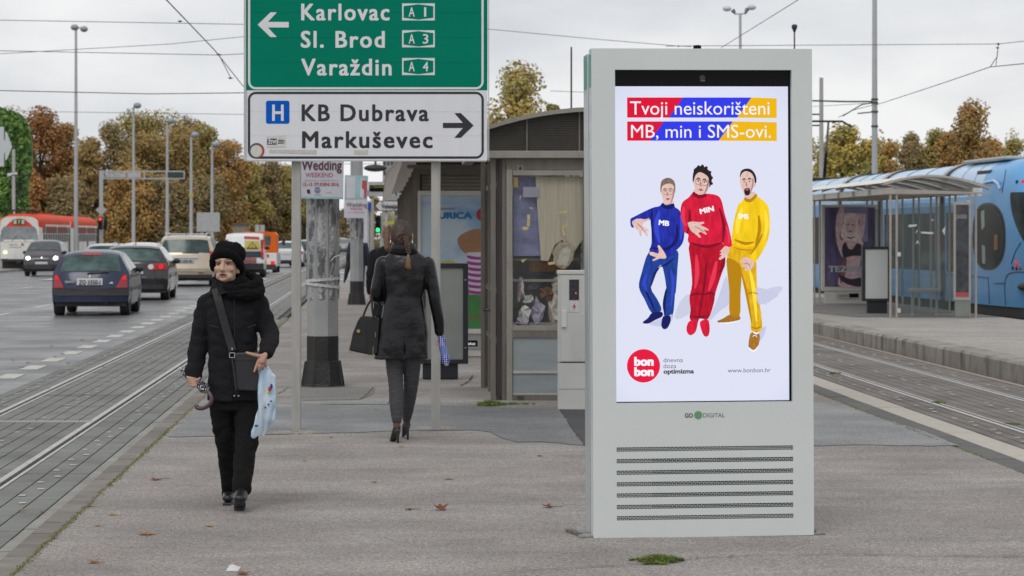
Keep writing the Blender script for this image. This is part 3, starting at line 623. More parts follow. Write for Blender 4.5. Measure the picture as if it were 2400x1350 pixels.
# man in red
fc, t = face(580, 165, 52, 84, None, tilt=.12)
fig('printed_man', [skin, skin_d, lips, hair2, cr, crd, crl, crt], [
    (7, 2, [(500, 565), (610, 590), (722, 562), (738, 690), (715, 760), (672, 890), (660, 960), (622, 1062), (566, 1058), (548, 1092), (500, 1062), (505, 1000), (498, 920), (516, 830), (508, 700)], 3),
    (5, 3, stroke([(610, 690), (600, 820), (560, 1050)], 7), 1), (5, 3, stroke([(500, 910), (540, 895), (590, 900)], 6), 1), (5, 3, stroke([(590, 905), (630, 890), (668, 900)], 6), 1), (6, 3, stroke([(545, 640), (550, 760), (535, 860)], 12), 1), (6, 3, stroke([(680, 680), (655, 790), (625, 880)], 12), 1), (5, 3, stroke([(725, 600), (725, 690), (700, 760)], 8), 1), (5, 3, stroke([(500, 1040), (560, 1050), (620, 1040)], 6), 1),
    (4, 3, [(478, 1140), (482, 1100), (502, 1072), (548, 1066), (552, 1095), (535, 1150), (500, 1168)], 3), (4, 3, [(568, 1080), (620, 1066), (632, 1120), (624, 1170), (598, 1176), (578, 1140)], 3),
    (4, 4, [(528, 228), (570, 246), (612, 236), (685, 248), (715, 285), (735, 370), (762, 460), (780, 545), (778, 585), (728, 592), (722, 560), (660, 578), (560, 578), (502, 566), (488, 540), (492, 505), (458, 480), (440, 390), (450, 300), (495, 262)], 3),
    (5, 5, stroke([(500, 340), (502, 420), (485, 500)], 8), 1), (5, 5, stroke([(700, 330), (728, 440), (722, 560)], 8), 1), (5, 5, stroke([(505, 560), (610, 585), (715, 560)], 8), 1), (6, 5, stroke([(465, 320), (455, 390), (475, 450)], 10), 1), (6, 5, stroke([(745, 450), (765, 520), (760, 565)], 8), 1), (5, 5, [(528, 222), (560, 244), (610, 238), (612, 256), (565, 268), (524, 246)], 3),
    (0, 3, [(535, 205), (600, 225), (600, 245), (565, 252), (532, 235)], 2),
    (0, 6, [(488, 430), (520, 420), (560, 424), (592, 422), (598, 432), (572, 442), (600, 456), (626, 472), (622, 480), (592, 472), (612, 496), (608, 508), (578, 488), (560, 498), (576, 520), (566, 526), (536, 500), (508, 478)], 2),
    (1, 7, stroke([(530, 450), (570, 470), (600, 492)], 3), 1), (0, 6, [(738, 582), (762, 590), (766, 616), (742, 650), (706, 672), (694, 664), (716, 640), (700, 640), (718, 618), (700, 622), (722, 596)], 2)] + fc +
    [(3, 6, [t(-1.08, .1), t(-1.15, -.4), t(-1.0, -.95), t(-.5, -1.25), t(.2, -1.3), t(.8, -1.1), t(1.25, -.7), t(1.3, -.2), t(1.1, .25), t(1.0, -.1), t(.85, -.5), t(.4, -.72), t(-.3, -.8), t(-.8, -.5), t(-.95, -.1)], 3)] +
    [(3, 6, oval(*t(x, y), 10, 10), 1) for x, y in ((-.9, -.9), (-.5, -1.2), (0, -1.32), (.5, -1.25), (1.0, -.95), (1.25, -.55), (1.3, -.1))])
# man in yellow
fc, t = face(884, 165, 46, 80, None, beard=True, glasses=False, tilt=-.03)
fig('printed_man', [skin, skin_d, lips, hair2, cy, cyd, cyl, cyt, shoe_y, white2, g_yel], [
    (7, 2, [(790, 560), (860, 590), (936, 580), (932, 650), (945, 700), (950, 880), (975, 1020), (982, 1110), (975, 1145), (910, 1140), (905, 1040), (878, 920), (846, 762), (838, 900), (832, 1042), (766, 1034), (764, 880), (750, 740), (750, 650)], 3),
    (5, 3, [(752, 660), (830, 700), (846, 764), (838, 900), (830, 1040), (768, 1034), (764, 880), (750, 740)], 3), (5, 4, stroke([(846, 762), (880, 900), (912, 1090)], 7), 1), (6, 4, stroke([(900, 740), (925, 860), (945, 1080)], 10), 1), (5, 4, stroke([(880, 900), (920, 890), (955, 900)], 5), 1), (5, 4, stroke([(910, 1118), (945, 1126), (980, 1112)], 5), 1), (5, 4, stroke([(770, 1022), (800, 1026), (830, 1020)], 5), 1),
    (8, 3, [(683, 1076), (720, 1060), (768, 1034), (830, 1044), (830, 1070), (760, 1084), (700, 1090)], 3), (9, 4, stroke([(690, 1088), (760, 1088), (832, 1072)], 3), 1), (8, 3, [(890, 1230), (900, 1170), (918, 1150), (958, 1152), (966, 1200), (950, 1250), (925, 1268), (896, 1260)], 3), (9, 4, stroke([(890, 1250), (925, 1276), (958, 1240)], 4), 1), (9, 4, stroke([(920, 1150), (945, 1160), (958, 1152)], 5), 1), (9, 5, stroke([(915, 1180), (935, 1172), (948, 1186)], 2), 1),
    (10, 3, [(790, 560), (860, 580), (936, 576), (934, 606), (860, 606), (790, 588)], 1), (5, 4, stroke([(792, 590), (860, 608), (932, 606)], 3), 1),
    (4, 4, [(868, 266), (905, 272), (945, 242), (962, 262), (1008, 296), (1030, 340), (1036, 440), (1034, 490), (1008, 580), (938, 688), (894, 652), (938, 596), (930, 584), (860, 592), (788, 568), (784, 500), (800, 400), (826, 310), (850, 290)], 3),
    (5, 5, stroke([(962, 380), (966, 480), (940, 580)], 9), 1), (5, 5, stroke([(800, 540), (870, 566), (930, 556)], 8), 1), (6, 5, stroke([(850, 330), (826, 420), (816, 500)], 14), 1), (6, 5, stroke([(1005, 340), (1015, 440), (1000, 540)], 9), 1), (5, 5, stroke([(905, 640), (960, 560), (985, 500)], 6), 1), (5, 5, [(868, 262), (905, 272), (945, 238), (948, 258), (908, 294), (870, 284)], 3),
    (0, 3, [(872, 235), (935, 225), (938, 250), (900, 272), (870, 262)], 2), (0, 5, [(930, 160), (944, 165), (942, 190), (930, 196)], 2),
    (0, 6, [(838, 672), (880, 656), (928, 688), (924, 718), (896, 748), (864, 740), (876, 720), (842, 716), (862, 698), (842, 692)], 2), (1, 7, stroke([(862, 700), (890, 700), (905, 725)], 3), 1)] + fc +
    [(3, 6, [t(-1.0, -.45), t(-.85, -.95), t(-.3, -1.15), t(.5, -1.12), t(1.1, -.8), t(1.4, -.3), t(1.3, .1), t(1.1, -.05), t(1.05, -.35), t(.7, -.75), t(0, -.95), t(-.6, -.85)], 3)])
def etext(s, p0, p1, cap, rot): 
    a = E(p0); c = E(p1); o = text(s, white2, TOT, SX(a[0], a[1], 8), w=(c[0] - a[0]) / K / math.cos(rot), h=cap / 2.812 / K, bold=.035, ux=(math.cos(rot), 0, math.sin(rot)), uz=(-math.sin(rot), 0, math.cos(rot)), name='shirt_lettering')
etext('MB', (294, 440), (364, 452), 34, -.12); etext('MIN', (572, 370), (666, 350), 34, .22); etext('SMS', (824, 400), (893, 402), 32, -.05)
# vent grilles
vent_d = M('vent_dark', (.012, .013, .014), .8); vent_b = M('vent_plate', (.13, .14, .14), .5)
for i, vy in enumerate(VY):
    z0, z1 = tzz(vy + 5.3), tzz(vy - 5.3); b = MB(); b.box(x0, x1, -.02, -.01, z0, z1, 1)
    xl = x1 if i in (0, 6) else tx(1527); b.box(x0, xl, -.035, -.03, z0, z1, 2)
    n = 46
    for r in range(4): zz = z0 + (z1 - z0) * r / 3; b.box(x0, x1, -.0535, -.0515, zz - .0008, zz + .0008)
    for r in range(3):
        za, zc = z0 + (z1 - z0) * r / 3, z0 + (z1 - z0) * (r + 1) / 3
        for k in range(n + 1):
            xx = x0 + (x1 - x0) * (k + (.5 if r % 2 else 0)) / n
            if xx < x1: b.box(xx - .0011, xx + .0011, -.0533, -.0517, za, zc)
    b.build('vent_grille', [shell, vent_d, vent_b], TOT, weld=False, recalc=False)
text('GO', M('print_dark', (.03, .03, .03), .5), TOT, (tx(1603), -.0562, tzz(977)), w=19 / K, h=10.5 / K, bold=.02)
text('DIGITAL', M('print_mid', (.13, .13, .13), .5), TOT, (tx(1646), -.0562, tzz(977)), w=51 / K, h=10.5 / K, bold=-.02)
b = MB(); b.poly([(tx(1634.5) + 9.5 / K * math.cos(a * math.pi / 16), -.0565, tzz(971.5) + 9.5 / K * math.sin(a * math.pi / 16)) for a in range(32)]); b.build('green_dot', M('green_dot', (.13, .30, .16), .5), TOT, recalc=False)
# concrete footing of the totem
ft = thing('concrete_footing', 'low rough concrete footing slab under the advertising totem', 'footing', (TOT.location.x, 13.5, 0), rz=R(5.2))
conc = M('footing_concrete', (.30, .295, .28), .9, var=.2, scale=14, bump=.6, bscale=60, col2=(.2, .19, .18), thr=(.5, .6))
b = MB(); b.prism([(-.69, -.19, 0), (.655, -.17, 0), (.67, .22, 0), (-.66, .24, 0)], (0, 0, .012)); b.build('slab', conc, ft, bevel=.004)
MB().box(-.61, .61, -.14, .2, .01, .02).build('base_plate', M('dark_steel', (.05, .05, .05), .5), ft)
b = MB(); b.prism([(-.73, .1, 0), (-.70, .12, 0), (-.66, -.1, 0), (-.685, -.12, 0)], (0, 0, .015)); b.build('broken_edge', M('broken_concrete', (.13, .125, .115), .95, var=.5, scale=60), ft)
# ================================================================ road sign
al = M('aluminium', (.52, .53, .54), .42, .55, var=.08, scale=8, bump=.1, bscale=200)
post_m = M('galvanised_post', (.40, .395, .375), .6, .25, var=.12, scale=5, bump=.25, bscale=80, streak=(3, 3, .5), col2=(.30, .26, .21), thr=(.6, .8))
green = M('sign_green', (.0, .20, .125), .5, var=.05, scale=2, spec=.06); white = M('sign_white', (.74, .745, .78), .5, spec=.1, var=.03, scale=2, streak=(6, 1, .6)); ink = M('sign_black', (.018, .018, .02), .4)
sgw = M('sign_legend_white', (.74, .74, .77), .5, spec=.1, var=.03); hb = M('hospital_blue', (.0, .11, .55), .5, spec=.1)
DS = 20.5; KS = F / DS
sw = lambda px, py, dy=0.: W(px, py, DS) + Vector((0, dy, 0))
SG = thing('road_sign', 'large green and white direction sign reading Karlovac, Sl. Brod and KB Dubrava on two posts', 'road sign', (sw(858, 377).x, DS, 0))
so_ = SG.location
for px, pt in ((694.5, 1015), (1021.5, 1003)):
    q = W(px, 500, DS + .09); MB(so_).box(q.x - .0375, q.x + .0375, DS + .055, DS + .135, 0, 4.0).build('post', post_m, SG, bevel=.006)
zs_ = W(0, 377, DS).z; xl, xr = sw(571.5, 0).x, sw(1146.5, 0).x
i = 0; z = zs_ + .012
hts = [(zs_ + .006, W(0, 318.5, DS).z, 1), (0, W(0, 262, DS).z, 1), (0, W(0, 211.5, DS).z, 1), (0, W(0, 146, DS).z, 0), (0, W(0, 88, DS).z, 0), (0, W(0, 29, DS).z, 0), (0, W(0, -29, DS).z, 0), (0, W(0, -88, DS).z, 0), (0, W(0, -146, DS).z, 0)]
z = hts[0][0]
for _, zt2, wh in hts:
    MB(so_).box(xl + .014, xr - .014, DS - .002, DS + .02, z, zt2 - .0012).build('sign_panel', white if wh else green, SG); z = zt2
for xx in (xl, xr - .028 + .02): MB(so_).box(xx, xx + .02 if xx == xl else xr, DS - .012, DS + .04, zs_, z + .01).build('edge_profile', al, SG, bevel=.002)
MB(so_).box(xl + .02, xr - .02, DS - .01, DS + .04, zs_ - .004, zs_ + .005).build('bottom_profile', al, SG)
def rrect(px0, py0, px1, py1, r, n=6):
    o = []
    for cx, cy, a0 in ((px1 - r, py0 + r, -90), (px1 - r, py1 - r, 0), (px0 + r, py1 - r, 90), (px0 + r, py0 + r, 180)):
        for k in range(n + 1): a = R(a0 + 90 * k / n); o.append((cx + r * math.cos(a), cy + r * math.sin(a)))
    return o
def ring(b, outer, inner, dy, mi=0):
    n = len(outer); vs_ = [sw(*p, dy) for p in outer] + [sw(*p, dy) for p in inner]
    b.add(vs_, [(i, (i + 1) % n, n + (i + 1) % n, n + i) for i in range(n)], mi)
b = MB(so_); ring(b, rrect(581.5, -200, 1133.5, 209.5, 18), rrect(586.5, -195, 1128.5, 204.5, 13), -.004); b.build('white_border', sgw, SG, recalc=False)
b = MB(so_); ring(b, rrect(581, 215, 1134, 372, 19), rrect(586.5, 220.5, 1128.5, 366.5, 13), -.004); b.build('black_border', ink, SG, recalc=False)
def sg(s, x0_, x1_, base, cap, mat, bold=.02): return text(s, mat, SG, sw(x0_, base, -.004) - so_, w=(x1_ - x0_) / KS, h=cap / KS, bold=bold, sp=1.16)
sg('Karlovac', 706, 913, 47, 40, sgw); sg('Sl.Brod'.replace('.', '. '), 705, 902, 111, 40, sgw); sg('Varaždin', 706, 918, 176, 40, sgw)
sg('KB', 707, 773, 283, 40, ink); sg('Dubrava', 798, 1005, 283, 40, ink); sg('Markuševec', 708, 1014, 346, 40, ink)
for yy, dgt in ((28, '1'), (91, '3'), (156, '4')):
    b = MB(so_); ring(b, rrect(942.5, yy - 20, 1019, yy + 20, 2), rrect(942.5, yy - 20, 1019, yy + 20, 2), -.004) if 0 else None
    o_ = [(942.5, yy - 20), (1019, yy - 20), (1019, yy + 20), (942.5, yy + 20)]; b.poly([sw(*p, -.004) for p in o_]); b.build('route_plate', sgw, SG, recalc=False)
    b = MB(so_); b.poly([sw(*p, -.0055) for p in [(946, yy - 13.5), (980.5, yy - 18), (1015.5, yy - 13.5), (1015.5, yy + 13.5), (980.5, yy + 18), (946, yy + 13.5)]]); b.build('route_plate_field', green, SG, recalc=False)
    t1 = text('A', sgw, SG, sw(958, yy + 11, -.007) - so_, w=14 / KS, h=23 / KS, bold=.01); text(dgt, sgw, SG, sw(991 if dgt != '1' else 994, yy + 11, -.007) - so_, w=(13 if dgt != '1' else 5) / KS, h=23 / KS, bold=.01)
b = MB(so_); b.poly([sw(*p, -.004) for p in [(604, 58), (634, 29), (649, 29), (628, 51.5), (677, 51.5), (677, 64.5), (628, 64.5), (649, 87), (634, 87)]]); b.build('arrow', sgw, SG, recalc=False)
b = MB(so_); b.poly([sw(*p, -.004) for p in [(1110, 294), (1080, 323), (1065, 323), (1085, 300), (1038, 300), (1038, 288), (1085, 288), (1065, 265), (1080, 265)]]); b.build('arrow', ink, SG, recalc=False)
b = MB(so_); b.poly([sw(*p, -.004) for p in rrect(623.5, 236, 678.5, 290, 5)]); b.build('hospital_field', hb, SG, recalc=False)
text('H', sgw, SG, sw(638, 282.5, -.006) - so_, w=27 / KS, h=39 / KS, bold=.02)
st_w = M('sticker_paper', (.62, .61, .56), .8, var=.1, scale=30); 
b = MB(so_); b.poly([sw(*p, -.005) for p in [(625, 320), (669, 316), (669.5, 345), (626, 346)]]); b.build('sticker', st_w, SG, recalc=False)
b = MB(so_); b.poly([sw(*p, -.006) for p in [(627, 325), (649, 325), (649, 339), (626, 339)]]); b.build('sticker_block', ink, SG, recalc=False)
text('ŽIVI', sgw, SG, sw(628, 336.5, -.007) - so_, w=20 / KS, h=9 / KS, bold=.03); text('ZID', ink, SG, sw(651, 336.5, -.006) - so_, w=16 / KS, h=9 / KS, bold=.03, shear=.1)
b = MB(so_); b.poly([sw(*p, -.005) for p in [(632, 350.5), (742, 352), (741, 361), (631, 358)]]); b.build('torn_sticker', M('old_paper', (.56, .54, .48), .9, var=.15, scale=60), SG, recalc=False); b = MB(so_); b.poly([sw(*p, -.005) for p in [(830, 352), (863, 352), (862, 362), (830, 361)]]); b.build('torn_sticker', M('old_paper', (.56, .54, .48), .9, var=.15, scale=60), SG, recalc=False)
b = MB(so_); ring(b, oval(602, 353, 18, 18, 0, 24), oval(601, 354, 13.5, 14, 0, 24), -.0058); b.build('round_sticker_rim', M('sticker_red', (.45, .06, .04), .6, var=.5, scale=25, col2=(.10, .10, .11), thr=(.4, .5)), SG, recalc=False)
b = MB(so_); b.poly([sw(*p, -.005) for p in oval(601.5, 353.5, 14.5, 15, 0, 24)]); b.build('round_sticker', st_w, SG, recalc=False)
# rough mortar rings round the post feet
for px, py, rx, ry, lab in ((694.5, 1014, .20, .17, 'crumbling mortar ring round the foot of the left sign post'), (1021.5, 1004, .16, .13, 'ring of gravelly mortar round the foot of the right sign post')):
    c = G(px, py); b = MB(c)
    for _ in range(420):
        a = random.uniform(0, 6.28); rr = random.uniform(.3, 1.05); q = c + Vector((math.cos(a) * rx * rr, math.sin(a) * ry * rr, .002)); s_ = random.uniform(.004, .012)
        b.obox(q, (s_ * 2, s_ * 1.6, s_ * .8), random.uniform(0, 3))
    b.build('mortar_rubble', M('rubble', (.38, .33, .27), .95, var=.35, scale=60), weld=False, kind='stuff', cat='rubble', label=lab)
# ================================================================ kiosk
brn = M('kiosk_metal', (.185, .165, .145), .5, .35, var=.1, scale=6, bump=.15, bscale=120, streak=(4, 4, .6), col2=(.14, .12, .10), thr=(.5, .75))
brn_l = M('kiosk_trim', (.30, .275, .245), .5, .3, var=.1, scale=6, bump=.15, bscale=120, streak=(1, 1, .7), col2=(.2, .17, .14), thr=(.55, .8))
mesh_m = M('kiosk_grille', (.075, .068, .06), .7, .3, var=.3, scale=3)
KD = 24.3; kw = lambda px, py, dy=0.: W(px, py, KD) + Vector((0, dy, 0))
KI = thing('kiosk', 'weathered brown metal kiosk with an arched roof and a cluttered shop window', 'kiosk', kw(1400, 945).xyz * Vector((1, 1, 0)) if 0 else (kw(1400, 945).x, KD, 0))
ko = KI.location
def kbox(px0, px1, py0, py1, y0=0., y1=.05, name='frame_bar', mat=None, bevel=0, parent=None, mi=0):
    a = kw(px0, py1); c = kw(px1, py0); return MB(ko).box(a.x, c.x, KD + y0, KD + y1, a.z, c.z).build(name, mat or brn, parent or KI, bevel=bevel)
XR = 1640                                     # the kiosk runs on behind the totem
MB(ko).box(kw(1166, 0).x, kw(XR, 0).x, KD + .25, KD + 2.35, kw(0, 943).z, kw(0, 372).z).build('inner_wall', M('kiosk_inside', (.06, .055, .05), .8), KI) if 0 else None
# floor plinth, back and far side
kbox(1163, XR, 941, 950, .02, 2.3, 'plinth', M('plinth', (.17, .14, .12), .9, scale=20, var=.3))
kbox(1170, XR, 820, 940, 2.25, 2.3, 'back_wall', brn); kbox(1170, XR, 395, 819, 2.26, 2.28, 'back_window', M('milky_glass', (.6, .62, .6), .3, alpha=.3)); kbox(1170, XR, 372, 394, 2.25, 2.3, 'back_wall', brn); kbox(XR - 8, XR, 820, 940, .0, 2.24, 'side_wall', brn); kbox(XR - 6, XR - 4, 395, 819, .0, 2.24, 'side_glass', M('milky_glass', (.6, .62, .6), .3, alpha=.3))
# left side wall, turned with the street
def side_x(y): return kw(1166, 0).x + SL * (y - KD) * 1.0
ztop = kw(0, 372).z
b = MB(ko)
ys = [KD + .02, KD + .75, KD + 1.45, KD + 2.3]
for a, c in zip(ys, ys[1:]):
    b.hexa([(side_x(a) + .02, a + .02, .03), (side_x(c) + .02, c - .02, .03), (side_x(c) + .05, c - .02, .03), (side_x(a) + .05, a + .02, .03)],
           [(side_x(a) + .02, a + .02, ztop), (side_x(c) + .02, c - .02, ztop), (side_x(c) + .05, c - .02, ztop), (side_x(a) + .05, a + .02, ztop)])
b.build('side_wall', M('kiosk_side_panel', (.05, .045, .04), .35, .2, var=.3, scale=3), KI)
for y in ys[1:]:
    MB(ko).box(side_x(y) - .03, side_x(y) + .05, y - .035, y + .035, 0, ztop).build('pilaster', brn, KI, bevel=.004)
for z in (.55, 1.05, 2.1):
    b = MB(ko); b.hexa([(side_x(ys[0]) - .01, ys[0] + .15, z), (side_x(ys[3]) - .01, ys[3], z), (side_x(ys[3]) + .03, ys[3], z), (side_x(ys[0]) + .03, ys[0] + .15, z)], [(side_x(ys[0]) - .01, ys[0] + .15, z + .05), (side_x(ys[3]) - .01, ys[3], z + .05), (side_x(ys[3]) + .03, ys[3], z + .05), (side_x(ys[0]) + .03, ys[0] + .15, z + .05)]); b.build('cross_bar', brn_l, KI)
dh = MB(ko); dh.tube([(side_x(KD + .9) - .03, KD + .9, .86), (side_x(KD + .9) - .09, KD + .9, .86), (side_x(KD + .9) - .09, KD + .78, .88)], .012, 6); dh.build('door_handle', M('dark_handle', (.05, .05, .05), .4), KI)
# corner bundle of pilasters
for x0_, x1_, y0, y1 in ((1150, 1162, .02, .12), (1163, 1176, .07, .14), (1177, 1186, .03, .12)):
    kbox(x0_, x1_, 372, 943, y0, y1, 'pilaster', brn if x0_ != 1163 else M('kiosk_recess', (.10, .088, .078), .6, .2, var=.2), bevel=.003)
# door leaf frame
kbox(1187, XR, 369, 398, .0, .06, 'head_panel', brn)
kbox(1187, 1201, 398, 940, -.005, .055, 'door_stile', brn_l, .003); kbox(1366, 1382, 398, 940, -.005, .055, 'door_stile', brn, .003)
kbox(1382, XR, 398, 940, .0, .05, 'blank_panel', brn)
kbox(1202, 1366, 399, 411, -.004, .055, 'door_rail', brn_l, .002); kbox(1202, 1366, 763, 775, -.004, .06, 'door_rail', brn_l, .002); kbox(1202, 1366, 776, 791, .0, .055, 'door_rail', brn, .002)
kbox(1202, 1366, 925, 940, .0, .055, 'door_rail', brn, .002)
kbox(1212, 1227, 928, 934, -.02, .0, 'latch', M('dark_handle', (.05, .05, .05), .4))
b = MB(ko); b.ball(kw(1219.5, 394, -.005), .018, 8, 6); b.build('lamp_stub', M('dark_handle', (.05, .05, .05), .4), KI); kbox(1213, 1226, 388, 400, -.006, .0, 'lamp_plate', brn_l)
# frosted lower pane with two light bars
fro = M('frosted_glass', (.27, .305, .315), .45, var=.22, scale=2.2, streak=(.4, 1, 2.5), col2=(.27, .30, .31), thr=(.5, .7))
kbox(1202, 1366, 792, 868, .02, .03, 'pane', fro); kbox(1202, 1366, 876, 923, .02, .03, 'pane', fro)
pb = M('pale_bar', (.42, .42, .38), .5, scale=20)
kbox(1202, 1366, 868.5, 875.5, .005, .03, 'glazing_bar', pb, .002); kbox(1202, 1366, 922, 925.5, .005, .03, 'glazing_bar', pb)
# shop window: glass, blinds, shelves and packaging behind it
glass = M('window_glass', (.03, .035, .035), .03, var=0, alpha=.12, spec=1.)
kbox(1202, 1366, 412, 762, .012, .018, 'window_glass', glass)
kbox(1202, 1366, 412, 762, .75, .80, 'shop_back', M('shop_back', (.5, .48, .44), .9, var=.5, scale=5))
blind = M('paper_blind', (.62, .56, .43), .85, var=.14, scale=6, streak=(9, 9, .4)); blue_sh = M('blue_poster', (.26, .27, .46), .6, var=.35, scale=8); ochre = M('cork_board', (.42, .22, .08), .8, var=.3, scale=30)
P = lambda pts, dy: [kw(x, y, dy) for x, y in pts]
b = MB(ko); b.poly(P([(1255, 414), (1366, 414), (1366, 560), (1340, 600), (1318, 562), (1300, 575), (1285, 612), (1268, 610)], .06)); b.build('paper_blind', blind, KI, recalc=False)
b = MB(ko); b.poly(P([(1226, 438), (1262, 438), (1263, 462), (1226, 462)], .045)); b.build('paper_note', M('lilac_paper', (.44, .42, .52), .8), KI, recalc=False)
b = MB(ko); b.poly(P([(1203, 414), (1266, 414), (1268, 600), (1203, 600)], .10)); b.build('blue_poster', blue_sh, KI, recalc=False)
b = MB(ko); b.poly(P([(1203, 414), (1214, 414), (1214, 440), (1203, 440)], .02)); b.build('yellow_sticker', M('gold_sticker', (.42, .30, .10), .6, var=.6, scale=90), KI, recalc=False)
kbox(1240, 1325, 612, 640, .3, .34, 'cork_board', ochre); kbox(1202, 1366, 605, 612, .2, .5, 'shelf', M('shelf', (.35, .34, .30), .6)); kbox(1202, 1366, 655, 661, .15, .5, 'shelf', M('shelf', (.35, .34, .30), .6)); kbox(1215, 1300, 638, 645, .25, .3, 'shelf_edge', M('dark_navy', (.03, .035, .07), .5))
for i, (x, y, w_, h_, c_) in enumerate([(1215, 712, 30, 50, 0), (1245, 700, 34, 60, 1), (1280, 690, 34, 70, 2), (1225, 690, 26, 24, 3), (1262, 672, 36, 34, 4), (1293, 650, 30, 40, 2), (1210, 740, 26, 30, 1), (1300, 735, 30, 40, 5), (1333, 700, 50, 80, 2), (1236, 664, 30, 20, 6), (1212, 650, 18, 60, 5)]):
    mm = [M('pack_white', (.85, .85, .8), .7, var=.35, scale=22), M('pack_lilac', (.5, .45, .57), .5, var=.5, scale=25), M('pack_cream', (.72, .66, .54), .6, var=.4, scale=22), M('pack_grey', (.5, .52, .5), .6, var=.5, scale=25), M('pack_brown', (.20, .09, .06), .6, var=.5, scale=20), M('pack_rose', (.65, .54, .58), .5, var=.5, scale=25), M('pack_dark', (.05, .05, .08), .5, var=.4)][c_]
    b = MB(ko); c = kw(x + w_ / 2, y + h_ / 2, .12 + .03 * (i % 3)); hw_, hh_ = w_ / 2 / 238.7, h_ / 2 / 238.7
    pts_ = [(math.cos(t) * hw_ * random.uniform(.65, 1.3), math.sin(t) * hh_ * random.uniform(.65, 1.3)) for t in [k * 2 * math.pi / 13 for k in range(13)]]
    b.add([c + Vector((p[0], random.uniform(-.02, .03), p[1])) for p in pts_] + [c + Vector((random.uniform(-.03, .03), -.03, random.uniform(-.04, .04))), c + Vector((0, .1, 0))], [(k, (k + 1) % 13, 13) for k in range(13)] + [((k + 1) % 13, k, 14) for k in range(13)])
    b.build('goods_bag', mm, KI)
tape = M('old_tape', (.50, .40, .20), .6, var=.3, scale=60)
for pts_ in ([(1236, 502), (1243, 503), (1242, 530), (1235, 529)], [(1222, 532), (1238, 531), (1240, 537), (1226, 540)], [(1307, 497), (1329, 493), (1329, 499), (1308, 501)], [(1316, 532), (1328, 524), (1331, 528), (1320, 535), (1326, 550), (1321, 553)], [(1218, 460), (1222, 458), (1219, 470)], [(1240, 485), (1252, 488), (1244, 491)], [(1284, 615), (1302, 612), (1300, 619), (1286, 621)], [(1220, 610), (1234, 606), (1226, 616)]):
    b = MB(ko); b.poly(P(pts_, .009)); b.build('tape_scrap', tape, KI, recalc=False)
b = MB(ko); ho = [(x + random.uniform(-5, 5), y + random.uniform(-5, 5)) for x, y in oval(1322, 598, 24, 34, .3, 16)]; hi = [(x + random.uniform(-3, 3), y + random.uniform(-3, 3)) for x, y in oval(1322, 600, 15, 25, .3, 16)]; n = 16
b.add([kw(*p, .05) for p in ho] + [kw(*p, .045) for p in hi], [(i, (i + 1) % n, n + (i + 1) % n, n + i) for i in range(n)]); b.build('torn_paper_edge', M('torn_brown', (.50, .42, .29), .9, var=.5, scale=60), KI, recalc=False)
b = MB(ko); b.poly([kw(*p, .052) for p in hi]); b.build('white_bag', M('bag_white', (.66, .62, .52), .6, var=.2, scale=30), KI, recalc=False)
# arched roof
arc = lambda x: 252 + ((x - 1400) / 250.) ** 2 * 41 if abs(x - 1400) < 300 else 0
xsA = [1100, 1125, 1147, 1180, 1220, 1260, 1300, 1350, 1400, 1450, 1500, 1550, 1600, 1660, 1690]
b = MB(ko); up = [kw(x, arc(x), -.12) for x in xsA]; lo = [kw(x, arc(x) + 10, -.12) for x in xsA]
b.prism(up + lo[::-1], (0, 2.55, 0)); b.build('roof', brn_l, KI)
b = MB(ko); lo2 = [kw(x, arc(x) + 10.2, 0) for x in xsA[1:-1]]; b.prism(lo2 + [kw(1665, 354, 0), kw(1125, 354, 0)], (0, .03, 0)); b.build('gable_grille', mesh_m, KI)
b = MB(ko)
for k in range(22):
    yy = 266 + k * 4.1
    xx0 = max(1128, 1400 - 250 * math.sqrt(max(0, (yy - 262) / 41))) if yy < 300 else 1128
    a, c = kw(xx0, yy, -.008), kw(2800 - xx0 if xx0 > 1128 else 1662, yy, -.008); b.box(a.x, c.x, KD - .01, KD - .0, a.z - .002, a.z + .002)
b.build('grille_wires', M('grille_wire', (.13, .115, .10), .6, .3), KI, weld=False, kind='stuff')
for x in (1233, 1356, 1480, 1600): kbox(x, x + 4, arc(x) + 10, 354, -.02, .0, 'gable_bar', brn)
kbox(1100, 1690, 354, 371, -.08, .10, 'fascia_beam', brn_l, .004)
b = MB(ko); b.hexa([kw(1100, 371, -.08), kw(1125, 371, -.08), kw(1125, 371, 2.3) + Vector((-.12, 0, 0)), kw(1100, 371, 2.3) + Vector((-.12, 0, 0))], [kw(1100, 354, -.08), kw(1125, 354, -.08), kw(1125, 354, 2.3) + Vector((-.12, 0, 0)), kw(1100, 354, 2.3) + Vector((-.12, 0, 0))]); b.build('side_beam', brn, KI)
MB(ko).box(kw(1330, 0).x, kw(1332, 0).x, KD + 1.5, KD + 1.52, 2.8, 2.84)
# ================================================================ electric cabinet
cabm = M('cabinet_grey', (.56, .56, .535), .55, var=.04, scale=3, bump=.05, bscale=150, col2=(.42, .41, .37), thr=(.72, .9))
CD = 23.05; cw = lambda px, py, dy=0.: W(px, py, CD) + Vector((0, dy, 0))
CB = thing('electric_cabinet', 'pale grey electric meter cabinet with a lightning sign in front of the kiosk door', 'cabinet', (cw(1355, 0).x, CD, 0)); co = CB.location
def cbox(px0, px1, py0, py1, y0, y1, name, mat, bevel=0):
    a = cw(px0, py1); c = cw(px1, py0); return MB(co).box(a.x, c.x, CD + y0, CD + y1, max(0, a.z), c.z).build(name, mat, CB, bevel=bevel)
cbox(1308, 1398, 851, 961, .0, .30, 'plinth', cabm, .004); cbox(1308, 1398, 643, 849, .003, .30, 'housing', cabm, .004); cbox(1306, 1400, 634, 643, -.01, .31, 'cap', cabm, .006)
cbox(1314, 1392, 646, 847, -.008, .004, 'door', cabm, .003)
for x in (1340, 1347, 1354, 1361, 1368, 1375): cbox(x, x + 2.6, 735, 843, -.012, -.006, 'door_rib', cabm)
